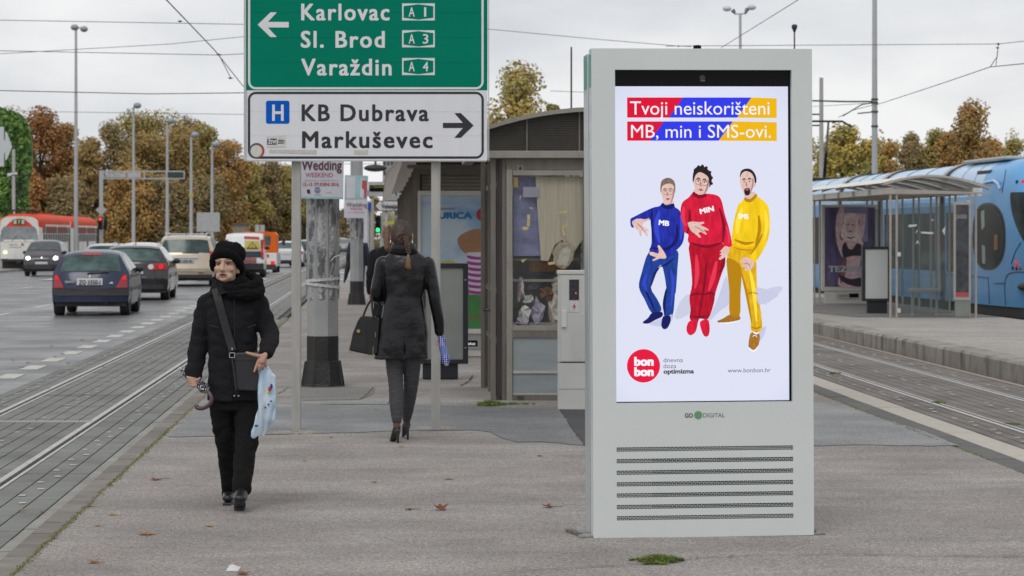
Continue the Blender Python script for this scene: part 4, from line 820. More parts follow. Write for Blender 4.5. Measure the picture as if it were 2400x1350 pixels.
cbox(1334, 1357, 655, 703, -.012, -.006, 'meter_window', M('meter_window', (.03, .032, .04), .2, var=.6, scale=50), 0); cbox(1348, 1351, 685, 689, -.014, -.011, 'meter_light', glow('meter_red', (1, .12, .12), .9))
cbox(1316, 1328, 728, 767, -.03, -.006, 'handle', M('handle_grey', (.62, .62, .60), .4), .004)
b = MB(co); b.poly([cw(*p, -.0135) for p in [(1334, 706), (1356, 706), (1356, 731), (1334, 731)]]); b.build('warning_plate', M('warn_white', (.62, .61, .6), .5), CB, recalc=False)
b = MB(co); b.poly([cw(*p, -.015) for p in [(1348, 709), (1341, 720), (1345.5, 719.5), (1344, 728), (1350.5, 717), (1346.5, 717.5)]]); b.build('lightning_mark', M('warn_red', (.5, .03, .04), .5), CB, recalc=False)
cbox(1309, 1397, 911, 913, -.001, .002, 'seam', M('seam', (.3, .3, .29), .8))
# ================================================================ tram stop shelter behind the kiosk
SHX = lambda y: (975 - HX) * 34. / F + SL * (y - 34)          # line of the front posts
SH = thing('tram_shelter', 'long brown metal tram stop shelter with ribbed roof behind the kiosk', 'shelter', (SHX(34) + 1, 34, 0)); sho = SH.location
rib_m = M('ribbed_sheet', (.30, .27, .235), .6, .2, var=.1, scale=4)
for i, y in enumerate((33.6, 35.2, 38.5, 42.0, 46.0, 50.0, 55.0, 60.0)):
    for k in (0, .28): MB(sho).box(SHX(y + k) - .045, SHX(y + k) + .045, y + k - .05, y + k + .05, 0, 2.52).build('post', brn, SH)
    MB(sho).box(SHX(y) + 1.45, SHX(y) + 1.53, y - .05, y + .05, 0, 2.5).build('post', brn, SH)
    b = MB(sho); b.box(SHX(y) - .03, SHX(y) + 1.5, y - .04, y + .04, 2.45, 2.53); b.build('cross_beam', brn, SH)
    for z in (.5, 1.0, 1.9): MB(sho).box(SHX(y) - .02, SHX(y) + .02, y + .05, y + .25, z, z + .05).build('post_tie', brn, SH)
b = MB(sho)                                                    # ribbed roof, overhanging the kerb side
n = 120
for k in range(n):
    y0, y1 = 31.0 + k * .25, 31.0 + k * .25 + .17
    pr = [(-.42, 2.40), (-.2, 2.62), (.3, 2.82), (.9, 2.88), (1.5, 2.78), (1.9, 2.55)]
    for (a, za), (c, zc) in zip(pr, pr[1:]):
        b.hexa([(SHX(y0) + a, y0, za), (SHX(y0) + c, y0, zc), (SHX(y1) + c, y1, zc), (SHX(y1) + a, y1, za)], [(SHX(y0) + a, y0, za + .03), (SHX(y0) + c, y0, zc + .03), (SHX(y1) + c, y1, zc + .03), (SHX(y1) + a, y1, za + .03)])
        b.add([(SHX(y0) + a, y0 + .17, za), (SHX(y0) + c, y0 + .17, zc), (SHX(y1) + c, y1 + .08, zc), (SHX(y1) + a, y1 + .08, za)], [(0, 1, 2, 3)])
b.build('ribbed_roof', rib_m, SH, weld=False, kind='stuff')
EW = 33.9; ew = lambda px, py, dy=0.: W(px, py, EW) + Vector((0, dy, 0))
yy = 395.
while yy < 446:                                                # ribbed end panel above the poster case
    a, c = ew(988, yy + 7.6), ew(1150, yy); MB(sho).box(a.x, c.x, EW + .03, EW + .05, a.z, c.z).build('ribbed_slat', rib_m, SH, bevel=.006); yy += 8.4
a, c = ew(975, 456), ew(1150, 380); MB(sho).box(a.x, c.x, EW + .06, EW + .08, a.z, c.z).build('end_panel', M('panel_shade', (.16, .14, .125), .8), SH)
a, c = ew(955, 395), ew(1150, 386); MB(sho).box(a.x, c.x, EW - .05, EW + .05, a.z, c.z).build('end_beam', brn_l, SH)
a, c = ew(1126, 911, 0), ew(1136, 380); MB(sho).box(a.x, c.x, EW - 6.2, EW - 6.1, 0, 2.45) if 0 else None
MB(KI.location).box(W(1127, 0, 26.4).x, W(1137, 0, 26.4).x, 26.35, 26.45, 0, W(0, 372, 26.4).z).build('pilaster', brn, KI, bevel=.003)
# framed poster case (play poster) at its near end
PD = 33.0; pw = lambda px, py, dy=0.: W(px, py, PD) + Vector((0, dy, 0))
PC = thing('poster_case', 'white framed poster case with a blue sky and green field theatre poster', 'poster case', (pw(1085, 0).x, PD, 0)); po = PC.location
cream = M('case_frame', (.52, .50, .455), .5, var=.06)
def pbox(px0, px1, py0, py1, y0, y1, name, mat, parent=PC, bevel=0):
    a = pw(px0, py1); c = pw(px1, py0); return MB(po).box(a.x, c.x, PD + y0, PD + y1, max(0, a.z), c.z).build(name, mat, parent, bevel=bevel)
pbox(985, 1190, 447, 835, .04, .14, 'case_body', cream); pbox(985, 1190, 447, 458, -.01, .04, 'frame_bar', cream, bevel=.004); pbox(985, 1190, 771, 782, -.01, .04, 'frame_bar', cream, bevel=.004)
pbox(979, 986, 447, 782, -.01, .05, 'frame_bar', cream, bevel=.003)
pbox(1000, 1190, 787, 819, .025, .045, 'base_plate', M('case_grey', (.30, .30, .29), .5)); pbox(1060, 1119, 798, 812, .02, .03, 'name_plate', black)
text('zagrebplakat', M('print_white', (.6, .6, .6), .5), PC, pw(1062, 808.5, .018) - po, w=52 / (F / PD), h=7 / (F / PD))
skyp = M('poster_sky', (.10, .26, .47), .4, var=.12, scale=2, col2=(.42, .50, .58), thr=(.40, .60), streak=(1, 1, 2.2)); MC['poster_sky']
b = MB(po); b.poly([pw(*p, .03) for p in [(986, 458), (1190, 458), (1190, 695), (986, 695)]]); b.build('poster_sky', skyp, PC, recalc=False)
b = MB(po); b.poly([pw(*p, .029) for p in [(986, 680), (1190, 672), (1190, 771), (986, 771)]]); b.build('poster_field', M('poster_green', (.045, .19, .05), .5, var=.2, scale=5), PC, recalc=False)
b = MB(po); b.poly([pw(*p, .028) for p in oval(1050, 640, 32, 30)]); b.build('poster_sun', M('poster_yellow', (.42, .38, .08), .5), PC, recalc=False)
b = MB(po)
for k in range(7):
    y0 = 598 + k * 13.5; b.poly([pw(*p, .0275) for p in smooth_pts([(1096, y0), (1120, y0 + 4), (1190, y0), (1190, y0 + 7), (1120, y0 + 11), (1097, y0 + 7)], 2)], 0)
b.build('poster_stripes', M('poster_magenta', (.28, .03, .22), .5), PC, recalc=False)
b = MB(po); b.poly([pw(*p, .028) for p in smooth_pts([(1094, 592), (1190, 588), (1190, 692), (1100, 690)], 1)]); b.build('poster_shape', M('poster_pale', (.55, .48, .55), .5), PC, recalc=False)
b = MB(po); b.poly([pw(*p, .0285) for p in smooth_pts([(1072, 560), (1100, 540), (1140, 536), (1190, 545), (1190, 590), (1120, 600), (1085, 590)], 3)]); b.build('poster_hill', M('poster_tan', (.30, .15, .07), .5, var=.15, scale=8), PC, recalc=False)
b = MB(po); b.poly([pw(*p, .028) for p in oval(1131, 503, 15, 15)]); b.build('poster_red_shape', M('poster_red', (.33, .015, .04), .5), PC, recalc=False)
pk_ = F / PD; text('JURICA', M('poster_blue_ink', (.01, .14, .33), .5), PC, pw(1016, 512, .027) - po, w=91 / pk_, h=15 / pk_, bold=.05); text('SREDNJANEC', M('poster_grey_ink', (.06, .07, .08), .5), PC, pw(1010, 492, .027) - po, w=57 / pk_, h=5.5 / pk_)
text('KEREKESH TEATAR'[0:0] + 'RPTICA', M('poster_rust_ink', (.25, .07, .03), .5), PC, pw(1093, 748, .026) - po, w=60 / pk_, h=9 / pk_)
# litter bin style blank light box in front of it
def lightbox(px0, px1, py0, pyb, pyg, d, base0, label, panel, frame, px_in=8):
    w_ = lambda px, py, dy=0.: W(px, py, d) + Vector((0, dy, 0)); zb0 = w_(0, pyg).z
    T_ = thing('notice_board', label, 'notice board', (w_((px0 + px1) / 2, 0).x, d, zb0)); o_ = T_.location
    def q(a0, a1, c0, c1, y0, y1, nm, mt, bv=0):
        a = w_(a0, c1); c = w_(a1, c0); MB(o_).box(a.x, c.x, d + y0, d + y1, a.z, c.z).build(nm, mt, T_, bevel=bv)
    q(px0, px1, py0, pyb, .02, .16, 'case', frame, .012); q(px0, px0 + px_in, py0, pyb, -.01, .02, 'frame_side', frame, .006); q(px1 - px_in, px1, py0, pyb, -.01, .02, 'frame_side', frame, .006)
    q(px0 + px_in, px1 - px_in, py0, py0 + px_in * .9, -.01, .02, 'frame_top', frame, .004); q(px0 + px_in, px1 - px_in, pyb - px_in * .9, pyb, -.01, .02, 'frame_bottom', frame, .004)
    q(px0 + px_in, px1 - px_in, py0 + px_in * .9, pyb - px_in * .9, .008, .02, 'panel', panel); q(base0[0], base0[1], pyb, pyg, .03, .15, 'foot', frame, .008)
    return T_
anth = M('anthracite', (.022, .026, .033), .4, .2, var=.08)
T1 = lightbox(985, 1097, 617, 853, 889, 27.8, (990, 1073), 'blank grey notice board in a dark rounded frame behind the right sign post', M('board_grey', (.24, .255, .245), .35, var=.12, scale=2), anth, 12)
b = MB(T1.location)
for z_ in (656, 815): b.lathe([(.009, 0), (.009, -.004), (0, -.005)], W(1091, z_, 27.79), axis='y', n=10)
b.build('bolt', M('bolt', (.35, .35, .33), .4, .6), T1, kind='stuff')
T2 = lightbox(2021, 2088, 578, 706, 735, 46.0, (2033, 2080), 'blank white notice board in a dark frame beside the far platform shelter', M('board_white', (.56, .585, .575), .35, var=.05, scale=2), anth, 7)
# ================================================================ tram masts with posters
mast_m = M('mast_grey', (.33, .335, .335), .7, .1, var=.10, scale=3, bump=.2, bscale=60); tar = M('mast_tar', (.017, .017, .018), .55, var=.3, scale=6, bump=.3, bscale=30)
scrap = M('paper_remnants', (.42, .42, .415), .95, var=.35, scale=26, bump=1., bscale=45, col2=(.14, .145, .15), thr=(.46, .56), streak=(1, 1, .55))
def mast(d, pxl, pxr, pyb, pypaint, label, htop, pytapes, name='tram_mast'):
    c = W((pxl + pxr) / 2, pyb, d); k = d / F; r = (pxr - pxl) / 2 * k / math.cos(math.pi / 8); T_ = thing(name, label, 'mast', (c.x, d, 0)); o_ = T_.location
    zp = W(0, pypaint, d).z; zt0, zt1 = W(0, pytapes[1], d).z, W(0, pytapes[0], d).z
    MB(o_).lathe([(r, zp), (r * .93, 4.), (r * .6, htop)], (c.x, d, 0), n=8).build('shaft', mast_m, T_)
    MB(o_).lathe([(r * 1.02, zp * .45), (r * 1.015, zp)], (c.x, d, 0), n=8).build('painted_band', tar, T_)
    b = MB(o_); b.lathe([(r * 1.36, 0), (r * 1.30, .03), (r * 1.12, zp * .5), (r * 1.0, zp * .52)], (c.x, d, 0), n=8); b.build('foot_casing', tar, T_)
    for a in range(8):
        an = math.pi / 4 * a + math.pi / 8; p0 = Vector((c.x + math.cos(an) * r * 1.34, d + math.sin(an) * r * 1.34, .0)); p1 = Vector((c.x + math.cos(an) * r * 1.08, d + math.sin(an) * r * 1.08, zp * .5)); MB(o_).tube([p0, p1], r * .1, 4).build('foot_rib', tar, T_)
    b = MB(o_); N_ = 40; M_ = 44
    def f(u, v):
        a = 2 * math.pi * u; z = zt0 + (zt1 - zt0) * v; s8 = math.cos(math.pi / 8) / math.cos(((a) % (math.pi / 4)) - math.pi / 8)
        rr = r * .985 * s8 * (1 + .0) + .004 + .007 * max(0, noise.noise(Vector((a * 5, z * 9, d)))) ; return Vector((c.x + math.cos(a) * rr, d + math.sin(a) * rr, z))
    b.grid(f, N_, M_); b.build('paper_remnants', scrap, T_, recalc=True)
    return T_, r
mt1, r1 = mast(26.6, 721, 792, 898, 787, 'octagonal grey tram mast covered in torn paper with a black base, nearest to the sign', 9, (466, 700))
mt2, r2 = mast(58.0, 821, 851, 710, 659, 'smaller octagonal tram mast with black base farther along the pavement behind the first', 9, (512, 560))
tp = M('clear_tape', (.55, .55, .56), .3, var=.3, scale=40)
for py, tl in ((655, .02), (668, -.03)):
    c = W(756, py, 26.6); b = MB(mt1.location); b.grid(lambda u, v: Vector((c.x + math.cos(math.pi + math.pi * u) * (r1 + .012), 26.6 + math.sin(math.pi + math.pi * u) * (r1 + .012), c.z + tl * (u - .5) * 2 + (v - .5) * .03)), 12, 1); b.build('tape_band', tp, mt1)
tp2 = [(760, 640), (776, 634), (786, 622), (792, 612)]
b = MB(mt1.location); b.tube([W(x, y, 26.38) for x, y in [(775, 612), (784, 602), (797, 598)]], .006, 5); b.build('loose_strap', tp, mt1)
# posters tied to the masts
pp = M('poster_paper', (.56, .55, .60), .45, var=.07, scale=3); pteal = M('poster_teal', (.30, .48, .50), .5, var=.15, scale=4); maroon = M('poster_maroon', (.11, .04, .06), .5); pred = M('poster_red_ink', (.42, .06, .08), .5); lgrey = M('poster_faint', (.42, .41, .45), .5); navy = M('vw_blue', (.02, .07, .22), .5)
d1 = 26.28; w1 = lambda px, py, dy=0.: W(px, py, d1) + Vector((0, dy, 0)); PO = thing('mast_poster', 'wide white Wedding Weekend poster hung on the nearer mast below the sign', 'poster', (w1(755, 0).x, d1, w1(0, 466).z)); q_ = PO.location
b = MB(q_); b.prism([w1(702, 300, .02), w1(806, 300, .02), w1(804.5, 467, .02), w1(702.5, 465, .02)], (0, .006, 0)); b.build('sheet', pp, PO)
b = MB(q_); b.poly([w1(*p, .017) for p in [(703, 461), (804, 462), (804, 467), (703, 465)]]); b.build('teal_band', pteal, PO, recalc=False); b = MB(q_); b.poly([w1(*p, .017) for p in [(702, 300), (806, 300), (806, 345), (702, 345)]]); b.build('teal_band', pteal, PO, recalc=False)
k1 = F / d1
def pt(s, x0_, x1_, base, cap, mat, bold=0.): text(s, mat, PO, w1(x0_, base, .015) - q_, w=(x1_ - x0_) / k1, h=cap / k1, bold=bold)
pt('Wedding', 706, 801, 398, 25, maroon, .02); pt('WEEKEND', 715, 780, 415, 11, pred, .0); pt('VJENČANJA U GARDEN MALLU', 712, 793, 425, 5, lgrey); pt('12.-13. STUDENI 2016.', 710, 795, 435.5, 7.5, pred, .02)
b = MB(q_); ro, ri = oval(743.5, 445.5, 6.8, 7), oval(743.5, 445.5, 5.4, 5.6); n = 20; b.add([w1(*p, .014) for p in ro + ri], [(i, (i + 1) % n, n + (i + 1) % n, n + i) for i in range(n)]); b.build('round_logo_ring', navy, PO, recalc=False)
pt('V', 740.2, 746.8, 445, 4.5, navy, .02); pt('W', 739.5, 747.5, 450, 4.5, navy, .02); pt('Volkswagen', 736, 752, 457.5, 2.4, navy)
b = MB(q_); b.poly([w1(*p, .015) for p in [(719, 444), (726, 444), (727, 454), (720, 453)]]); b.build('dark_logo', ink, PO, recalc=False); pt('Garden Mall', 763, 776, 452, 2.6, lgrey, .02)
d2 = 57.6; w2 = lambda px, py, dy=0.: W(px, py, d2) + Vector((0, dy, 0)); P2 = thing('mast_poster', 'narrow teal and white Wedding poster on the farther mast', 'poster', (w2(835, 0).x, d2, w2(0, 512).z)); q2 = P2.location; k2 = F / d2
b = MB(q2); b.prism([w2(808, 410), w2(863, 412), w2(859, 512), w2(806, 510)], (0, .01, 0)); b.build('sheet', pp, P2)
b = MB(q2); b.poly([w2(*p, -.004) for p in [(808, 410), (863, 412), (861, 467), (808, 468)]]); b.build('teal_band', pteal, P2, recalc=False)
b = MB(q2); b.poly([w2(*p, -.008) for p in [(812, 414), (833, 414), (832, 464), (812, 465)]]); b.build('pale_block', pp, P2, recalc=False); b = MB(q2); b.poly([w2(*p, -.008) for p in [(846, 418), (856, 420), (852, 465), (843, 462)]]); b.build('pale_block', pp, P2, recalc=False)
b = MB(q2); b.poly([w2(*p, -.012) for p in [(849, 422), (860, 424), (860, 445), (858, 464), (854, 464), (853, 445), (848, 440)]]); b.build('printed_figure', pred, P2, recalc=False)
for s_, a0, a1, by, cp, mt_ in (('Wedding', 812, 860, 485, 11, maroon), ('WEEKEND', 820, 850, 492, 5, pred), ('12.-13. STUDENI 2016.', 814, 856, 499, 3, pred)): text(s_, mt_, P2, w2(a0, by, -.01) - q2, w=(a1 - a0) / k2, h=cp / k2)
# ================================================================ far platform shelter
frm = M('shelter_metal', (.40, .37, .33), .45, .35, var=.1, scale=8); thin_glass = M('shelter_glass', (.06, .10, .10), .04, var=.0, alpha=.22, spec=.6); roof_s = M('shelter_roof', (.55, .53, .49), .55, var=.08, scale=3)
HD = 43.6
RSH = thing('platform_shelter', 'glass tram shelter with curved ribbed roof on the far platform', 'shelter', SP(2.4, 47, PZ)); ro_ = RSH.location
XA, XB = W(2087, 0, HD).x, W(2287, 0, HD).x; LEN = 9.2
def shp(x, y, z): return Vector((x + PS * (y - HD), y, z))
ztop2 = W(0, 452, HD).z
nbay = 6
for j in range(nbay + 1):
    y = HD + LEN * j / nbay
    for side, X in ((0, XA), (1, XB)):
        if side == 0 and j not in (0, nbay - 1): continue
        for dx in (0, .11): p = shp(X + (dx if side == 0 else -dx), y, 0); MB(ro_).tube([(p.x, p.y, PZ), (p.x, p.y, ztop2)], .022, 8).build('post', frm, RSH)
    b = MB(ro_); a, c = shp(XA, y, ztop2), shp(XB, y, ztop2); b.hexa([(a.x - .1, y - .03, ztop2 - .02), (c.x + .15, y - .03, ztop2 - .02), (c.x + .15, y + .03, ztop2 - .02), (a.x - .1, y + .03, ztop2 - .02)], [(a.x - .1, y - .03, ztop2 + .08), (c.x + .3, y - .03, ztop2 + .0), (c.x + .3, y + .03, ztop2 + .0), (a.x - .1, y + .03, ztop2 + .08)]); b.build('cross_beam', frm, RSH)
    pts_ = [shp(XA - .12 + (XB - XA + .36) * k / 10, y, ztop2 + .06 + .23 * math.sin(math.pi * (.12 + .86 * k / 10))) for k in range(11)]
    MB(ro_).tube(pts_, .026, 6).build('roof_rib', frm, RSH)
for j in range(nbay):
    y0, y1 = HD + LEN * j / nbay + .02, HD + LEN * (j + 1) / nbay - .02
    b = MB(ro_); b.grid(lambda u, v: shp(XA - .14 + (XB - XA + .42) * v, y0 + (y1 - y0) * u, ztop2 + .09 + .23 * math.sin(math.pi * (.12 + .86 * v))), 1, 12); b.build('roof_sheet', M('roof_sheet', (.80, .78, .72), .5, alpha=.93, var=.08, scale=3), RSH, smooth=True)
    b = MB(ro_); p0, p1 = shp(XB - .05, y0, 0), shp(XB - .05, y1, 0); b.hexa([(p0.x, p0.y, PZ + .25), (p1.x, p1.y, PZ + .25), (p1.x + .01, p1.y, PZ + .25), (p0.x + .01, p0.y, PZ + .25)], [(p0.x, p0.y, ztop2 - .2), (p1.x, p1.y, ztop2 - .2), (p1.x + .01, p1.y, ztop2 - .2), (p0.x + .01, p0.y, ztop2 - .2)]); b.build('glass_pane', thin_glass, RSH)
for X in (XA, XB): 
    a, c = shp(X, HD, 0), shp(X, HD + LEN, 0); b = MB(ro_); b.hexa([(a.x - .05, a.y, ztop2 - .02), (a.x + .05, a.y, ztop2 - .02), (c.x + .05, c.y, ztop2 - .02), (c.x - .05, c.y, ztop2 - .02)], [(a.x - .05, a.y, ztop2 + .09), (a.x + .05, a.y, ztop2 + .09), (c.x + .05, c.y, ztop2 + .09), (c.x - .05, c.y, ztop2 + .09)]); b.build('eaves_beam', roof_s, RSH)
# rear and intermediate glass with posts
def gp(px0, px1, py0, py1, d, name='glass_pane', mat=thin_glass, y0=0, y1=.012): a, c = W(px0, py1, d), W(px1, py0, d); return MB(ro_).box(a.x, c.x, d + y0, d + y1, a.z, c.z).build(name, mat, RSH)
gp(2100, 2232, 476, 735, HD + .02)
lamp_w = M('clip_white', (.60, .58, .52), .5)
for px, py in ((2107, 596), (2271, 596), (2107, 728), (2265, 728), (2270, 475)): gp(px - 4, px + 4, py - 5, py + 5, HD - .03, 'glass_clip', lamp_w, 0, .03)
b = MB(ro_); a, c = W(2132, 684, HD + 1.2), W(2200, 676, HD + 1.2); b.box(a.x, c.x, a.y - .2, a.y + .2, a.z, c.z); b.build('bench_seat', frm, RSH, bevel=.01)
for px in (2138, 2195): p = W(px, 0, HD + 1.2); MB(ro_).box(p.x - .02, p.x + .02, p.y - .02, p.y + .02, PZ, W(0, 682, HD + 1.2).z).build('bench_leg', frm, RSH)
# graffiti scratches and stickers on the pane
sm = M('scratch_white', (.55, .58, .58), .6)
for pts_ in ([(2129, 527), (2149, 526), (2148, 530), (2130, 533)], [(2158, 543), (2188, 544), (2186, 549), (2159, 547)], [(2145, 548), (2150, 538), (2151, 542)], [(2146, 574), (2150, 562), (2156, 574), (2151, 568)], [(2180, 515), (2188, 514), (2187, 518)], [(2208, 540), (2216, 530), (2214, 552)]):
    b = MB(ro_); b.poly([W(*p, HD + .005) for p in pts_]); b.build('scratch', sm, RSH, recalc=False)
# timetable case on the near frame
TT = thing('timetable_case', 'narrow glazed poster case on the right post of the far shelter', 'poster case', (W(2252, 0, HD).x, HD - .1, PZ)); to_ = TT.location
def tb(px0, px1, py0, py1, y0, y1, name, mat): a, c = W(px0, py1, HD), W(px1, py0, HD); MB(to_).box(a.x, c.x, HD + y0, HD + y1, max(PZ, a.z), c.z).build(name, mat, TT)
tb(2233, 2273, 473, 703, -.10, -.045, 'case', frm); tb(2238, 2268, 480, 695, -.108, -.10, 'poster_sheet', M('dark_poster', (.045, .05, .06), .25, var=.6, scale=5, col2=(.16, .08, .08), thr=(.55, .7))); tb(2238, 2268, 685, 695, -.112, -.108, 'red_strip', M('poster_red_ink', (.42, .06, .08), .5)); tb(2237, 2271, 703, 742, -.09, -.05, 'lower_panel', M('panel_glass', (.20, .22, .20), .4))
text('ZAGREB', M('print_pale', (.4, .4, .4), .5), TT, W(2241, 512, HD - .112) - to_, w=25 / 133, h=.07); 
# underwear poster case at the far end of the platform
QD = 52.6; qw = lambda px, py, dy=0.: W(px, py, QD) + Vector((0, dy, 0)); kq = F / QD
QC = thing('poster_case', 'large poster case with a blond woman in dark clothes lettered TEZENIS on the far platform', 'poster case', (qw(1988, 0).x, QD, PZ)); qo = QC.location
def qb(px0, px1, py0, py1, y0, y1, name, mat, bevel=0): a, c = qw(px0, py1), qw(px1, py0); MB(qo).box(a.x, c.x, QD + y0, QD + y1, max(PZ, a.z), c.z).build(name, mat, QC, bevel=bevel)
qb(1926, 2056, 480, 682, .0, .14, 'case', cream, .01); qb(1933, 2050, 682, 712, .02, .12, 'base', cream); qb(1960, 2013, 686, 700, .0, .02, 'name_strip', M('grey_strip', (.40, .40, .40), .5)); qb(1990, 2012, 688, 697, -.01, .0, 'name_plate', black)
text('zagreb', ink, QC, qw(1965, 695, -.005) - qo, w=22 / kq, h=5 / kq)
purp = M('poster_purple', (.07, .05, .12), .35, var=.5, scale=4, col2=(.16, .14, .24), thr=(.5, .68), streak=(2, 1, .6))
qb(1933, 2051, 486, 672, -.006, .0, 'poster_sheet', purp)
psk = M('poster_skin', (.60, .40, .42), .4, var=.3, scale=10); psh = M('poster_skin_shade', (.19, .075, .10), .4, var=.3, scale=10); pbl = M('poster_blond', (.68, .56, .5), .4, var=.4, scale=24); pdk = M('poster_dark', (.02, .015, .03), .4)
Q = lambda p, l: qw(1900 + p[0] / 3.214, 380 + p[1] / 3.214, -.008 - .002 * l)
def ql(name, mat, pts_, l): b = MB(qo); b.poly([Q(p, l) for p in (smooth_pts(pts_, 3) if l else pts_)]); b.build(name, mat, QC, recalc=False)
ql('printed_pillar', M('poster_lilac', (.22, .20, .32), .4, var=.2), [(240, 345), (430, 345), (430, 600), (240, 600)], 0)
ql('printed_arm', psk, [(215, 350), (250, 348), (240, 480), (215, 560), (250, 620), (240, 720), (195, 600), (190, 450)], 1)
ql('printed_arm', psk, [(260, 385), (400, 390), (412, 420), (395, 560), (350, 600), (345, 540), (370, 440), (270, 420)], 1)
ql('printed_torso', psk, [(250, 570), (330, 560), (390, 600), (385, 700), (370, 780), (380, 935), (220, 935), (215, 860), (255, 760), (240, 640)], 2)
ql('printed_shade', psh, [(225, 780), (262, 700), (270, 800), (240, 900), (220, 900)], 3)
ql('printed_hair', pbl, [(258, 400), (330, 385), (358, 450), (372, 560), (400, 620), (350, 600), (250, 580), (225, 540), (248, 460)], 3)
ql('printed_face', psk, [(265, 440), (290, 415), (330, 425), (342, 480), (325, 535), (300, 552), (275, 530), (262, 485)], 4)
for a_ in ((280, 470, 11, 4), (318, 472, 11, 4), (300, 522, 13, 6)): ql('printed_feature', pdk if a_[1] < 500 else psh, oval(a_[0], a_[1], a_[2], a_[3], 0, 8), 5)
ql('printed_top', pdk, [(235, 650), (258, 600), (285, 650), (315, 655), (350, 610), (390, 640), (395, 700), (320, 705), (250, 715)], 5)
ql('printed_bottom', pdk, [(218, 850), (300, 880), (385, 870), (380, 935), (290, 925), (230, 890)], 5)
ql('printed_choker', pdk, [(275, 560), (300, 568), (325, 560), (325, 568), (300, 577), (275, 568)], 5)
text('TEZENIS', M('print_silver', (.42, .42, .45), .6, spec=.1), QC, qw(1941, 637, -.022) - qo, w=92 / kq, h=14 / kq, bold=.04); text('UNDERWEAR', M('poster_faint', (.42, .41, .45), .5), QC, qw(1990, 645, -.022) - qo, w=34 / kq, h=4 / kq)
# ---- things hanging at the far end of the near shelter
DSD = 62.; dw = lambda px, py, dy=0.: W(px, py, DSD) + Vector((0, dy, 0))
DSN = thing('departure_display', 'flat electronic departure display on a thin post at the far end of the near shelter', 'display', (dw(868, 0).x, DSD, 0)); do = DSN.location
def db(px0, px1, py0, py1, y0, y1, name, mat): a, c = dw(px0, py1), dw(px1, py0); MB(do).box(a.x, c.x, DSD + y0, DSD + y1, max(0, a.z), c.z).build(name, mat, DSN)
db(863, 925, 426, 460, .0, .25, 'housing', M('display_grey', (.42, .42, .42), .4)); db(866, 925, 434, 449, -.01, .0, 'screen', black); db(870, 876, 455, 662, .05, .12, 'post', post_m)
text('6  ČRNOMEREC', glow('amber', (.30, .30, .04), .8), DSN, dw(869, 440.5, -.02) - do, w=34 / (F / DSD), h=4.5 / (F / DSD)); text('7  SAVSKI MOST', glow('amber', (.30, .30, .04), .8), DSN, dw(869, 447, -.02) - do, w=34 / (F / DSD), h=4.5 / (F / DSD)) if 0 else None
AS = 70.; aw = lambda px, py, dy=0.: W(px, py, AS) + Vector((0, dy, 0))
ASN = thing('arrow_sign', 'white arrow shaped direction sign lettered Velesajam pointing left behind the near shelter', 'road sign', (aw(898, 0).x, AS, 0)); ao = ASN.location
b = MB(ao); b.prism([aw(*p) for p in [(876, 482), (886, 470), (940, 470), (940, 495), (886, 495)]], (0, .04, 0)); b.build('plate', M('sign_black2', (.02, .02, .02), .5), ASN); b = MB(ao); b.poly([aw(*p, -.01) for p in [(880, 482.5), (889, 472), (938, 472), (938, 493), (889, 493)]]); b.build('face', M('sign_face', (.55, .55, .56), .4), ASN, recalc=False)
text('Velesajam', ink, ASN, aw(894, 488.5, -.03) - ao, w=45 / (F / AS), h=11 / (F / AS), bold=.02); a = aw(905, 0); MB(ao).box(a.x - .04, a.x + .04, AS + .05, AS + .12, 0, aw(0, 470).z).build('post', post_m, ASN)
def traffic_light(px, py0, py1, d, lit, label, post=None, arm=None, face=1):
    w_ = lambda x, y, dy=0.: W(x, y, d) + Vector((0, dy, 0)); T_ = thing('traffic_light', label, 'traffic light', (w_(px, 0).x, d, 0 if post else w_(0, py1).z)); o_ = T_.location; hh = (py1 - py0); ww = hh * .30
    hsg = M('light_housing', (.012, .014, .014), .5); a, c = w_(px - ww / 2, py1), w_(px + ww / 2, py0); MB(o_).box(a.x, c.x, d - .0, d + .18, a.z, c.z).build('housing', hsg, T_)
    for i, (nm, cl) in enumerate((('red_lens', (1, .04, .02)), ('amber_lens', (1, .5, .05)), ('green_lens', (.02, 1, .22)))):
        cc = w_(px, py0 + hh * (.18 + .32 * i), -.01); r = ww * .36 * d / F; b = MB(o_); b.lathe([(r, 0), (r * .9, -.03), (0, -.04)], cc, axis='y', n=12); b.build(nm, glow('lit_' + nm, cl, 3.0) if lit == i else M('unlit_lens', (.02, .02, .02), .3), T_)
        b = MB(o_); b.tube([cc + Vector((0, 0, 0)), cc + Vector((0, -.14, -.01))], r * 1.1, 10, cap=False); b.build('visor', hsg, T_)
    if post: a = w_(px + post, 0); MB(o_).tube([(a.x, d + .1, 0), (a.x, d + .1, w_(0, py0 - 6).z)], .055, 8).build('post', post_m, T_)
    return T_
traffic_light(886, 505, 546, 75, 2, 'traffic light showing green beside the braided woman head', post=8)
# shop front board with colourful adverts and white board far behind
bb_ = lambda px0, px1, py0, py1, d, name, mat, lab, cat, extra=None: None
def board(px0, px1, py0, py1, d, label, mat, pyg=None, name='advert_board', cat='advert board'):
    a, c = W(px0, py1, d), W(px1, py0, d); T_ = thing(name, label, cat, ((a.x + c.x) / 2, d, 0)); MB(T_.location).box(a.x, c.x, d, d + .12, a.z, c.z).build('panel', mat, T_)
    for x in (a.x + .08, c.x - .08): MB(T_.location).box(x - .04, x + .04, d + .13, d + .2, -.1, c.z - .05).build('post', post_m, T_)
    return T_
board(850, 871, 470, 580, 78, 'tall white advert board standing behind the farther mast', M('advert_white', (.55, .56, .6), .4, var=.1), name='advert_board')
ab = board(895, 925, 493, 540, 82, 'colourful advert board right of the green traffic light', M('advert_mixed', (.35, .33, .22), .4, var=.7, scale=3, col2=(.10, .05, .05), thr=(.45, .6)))
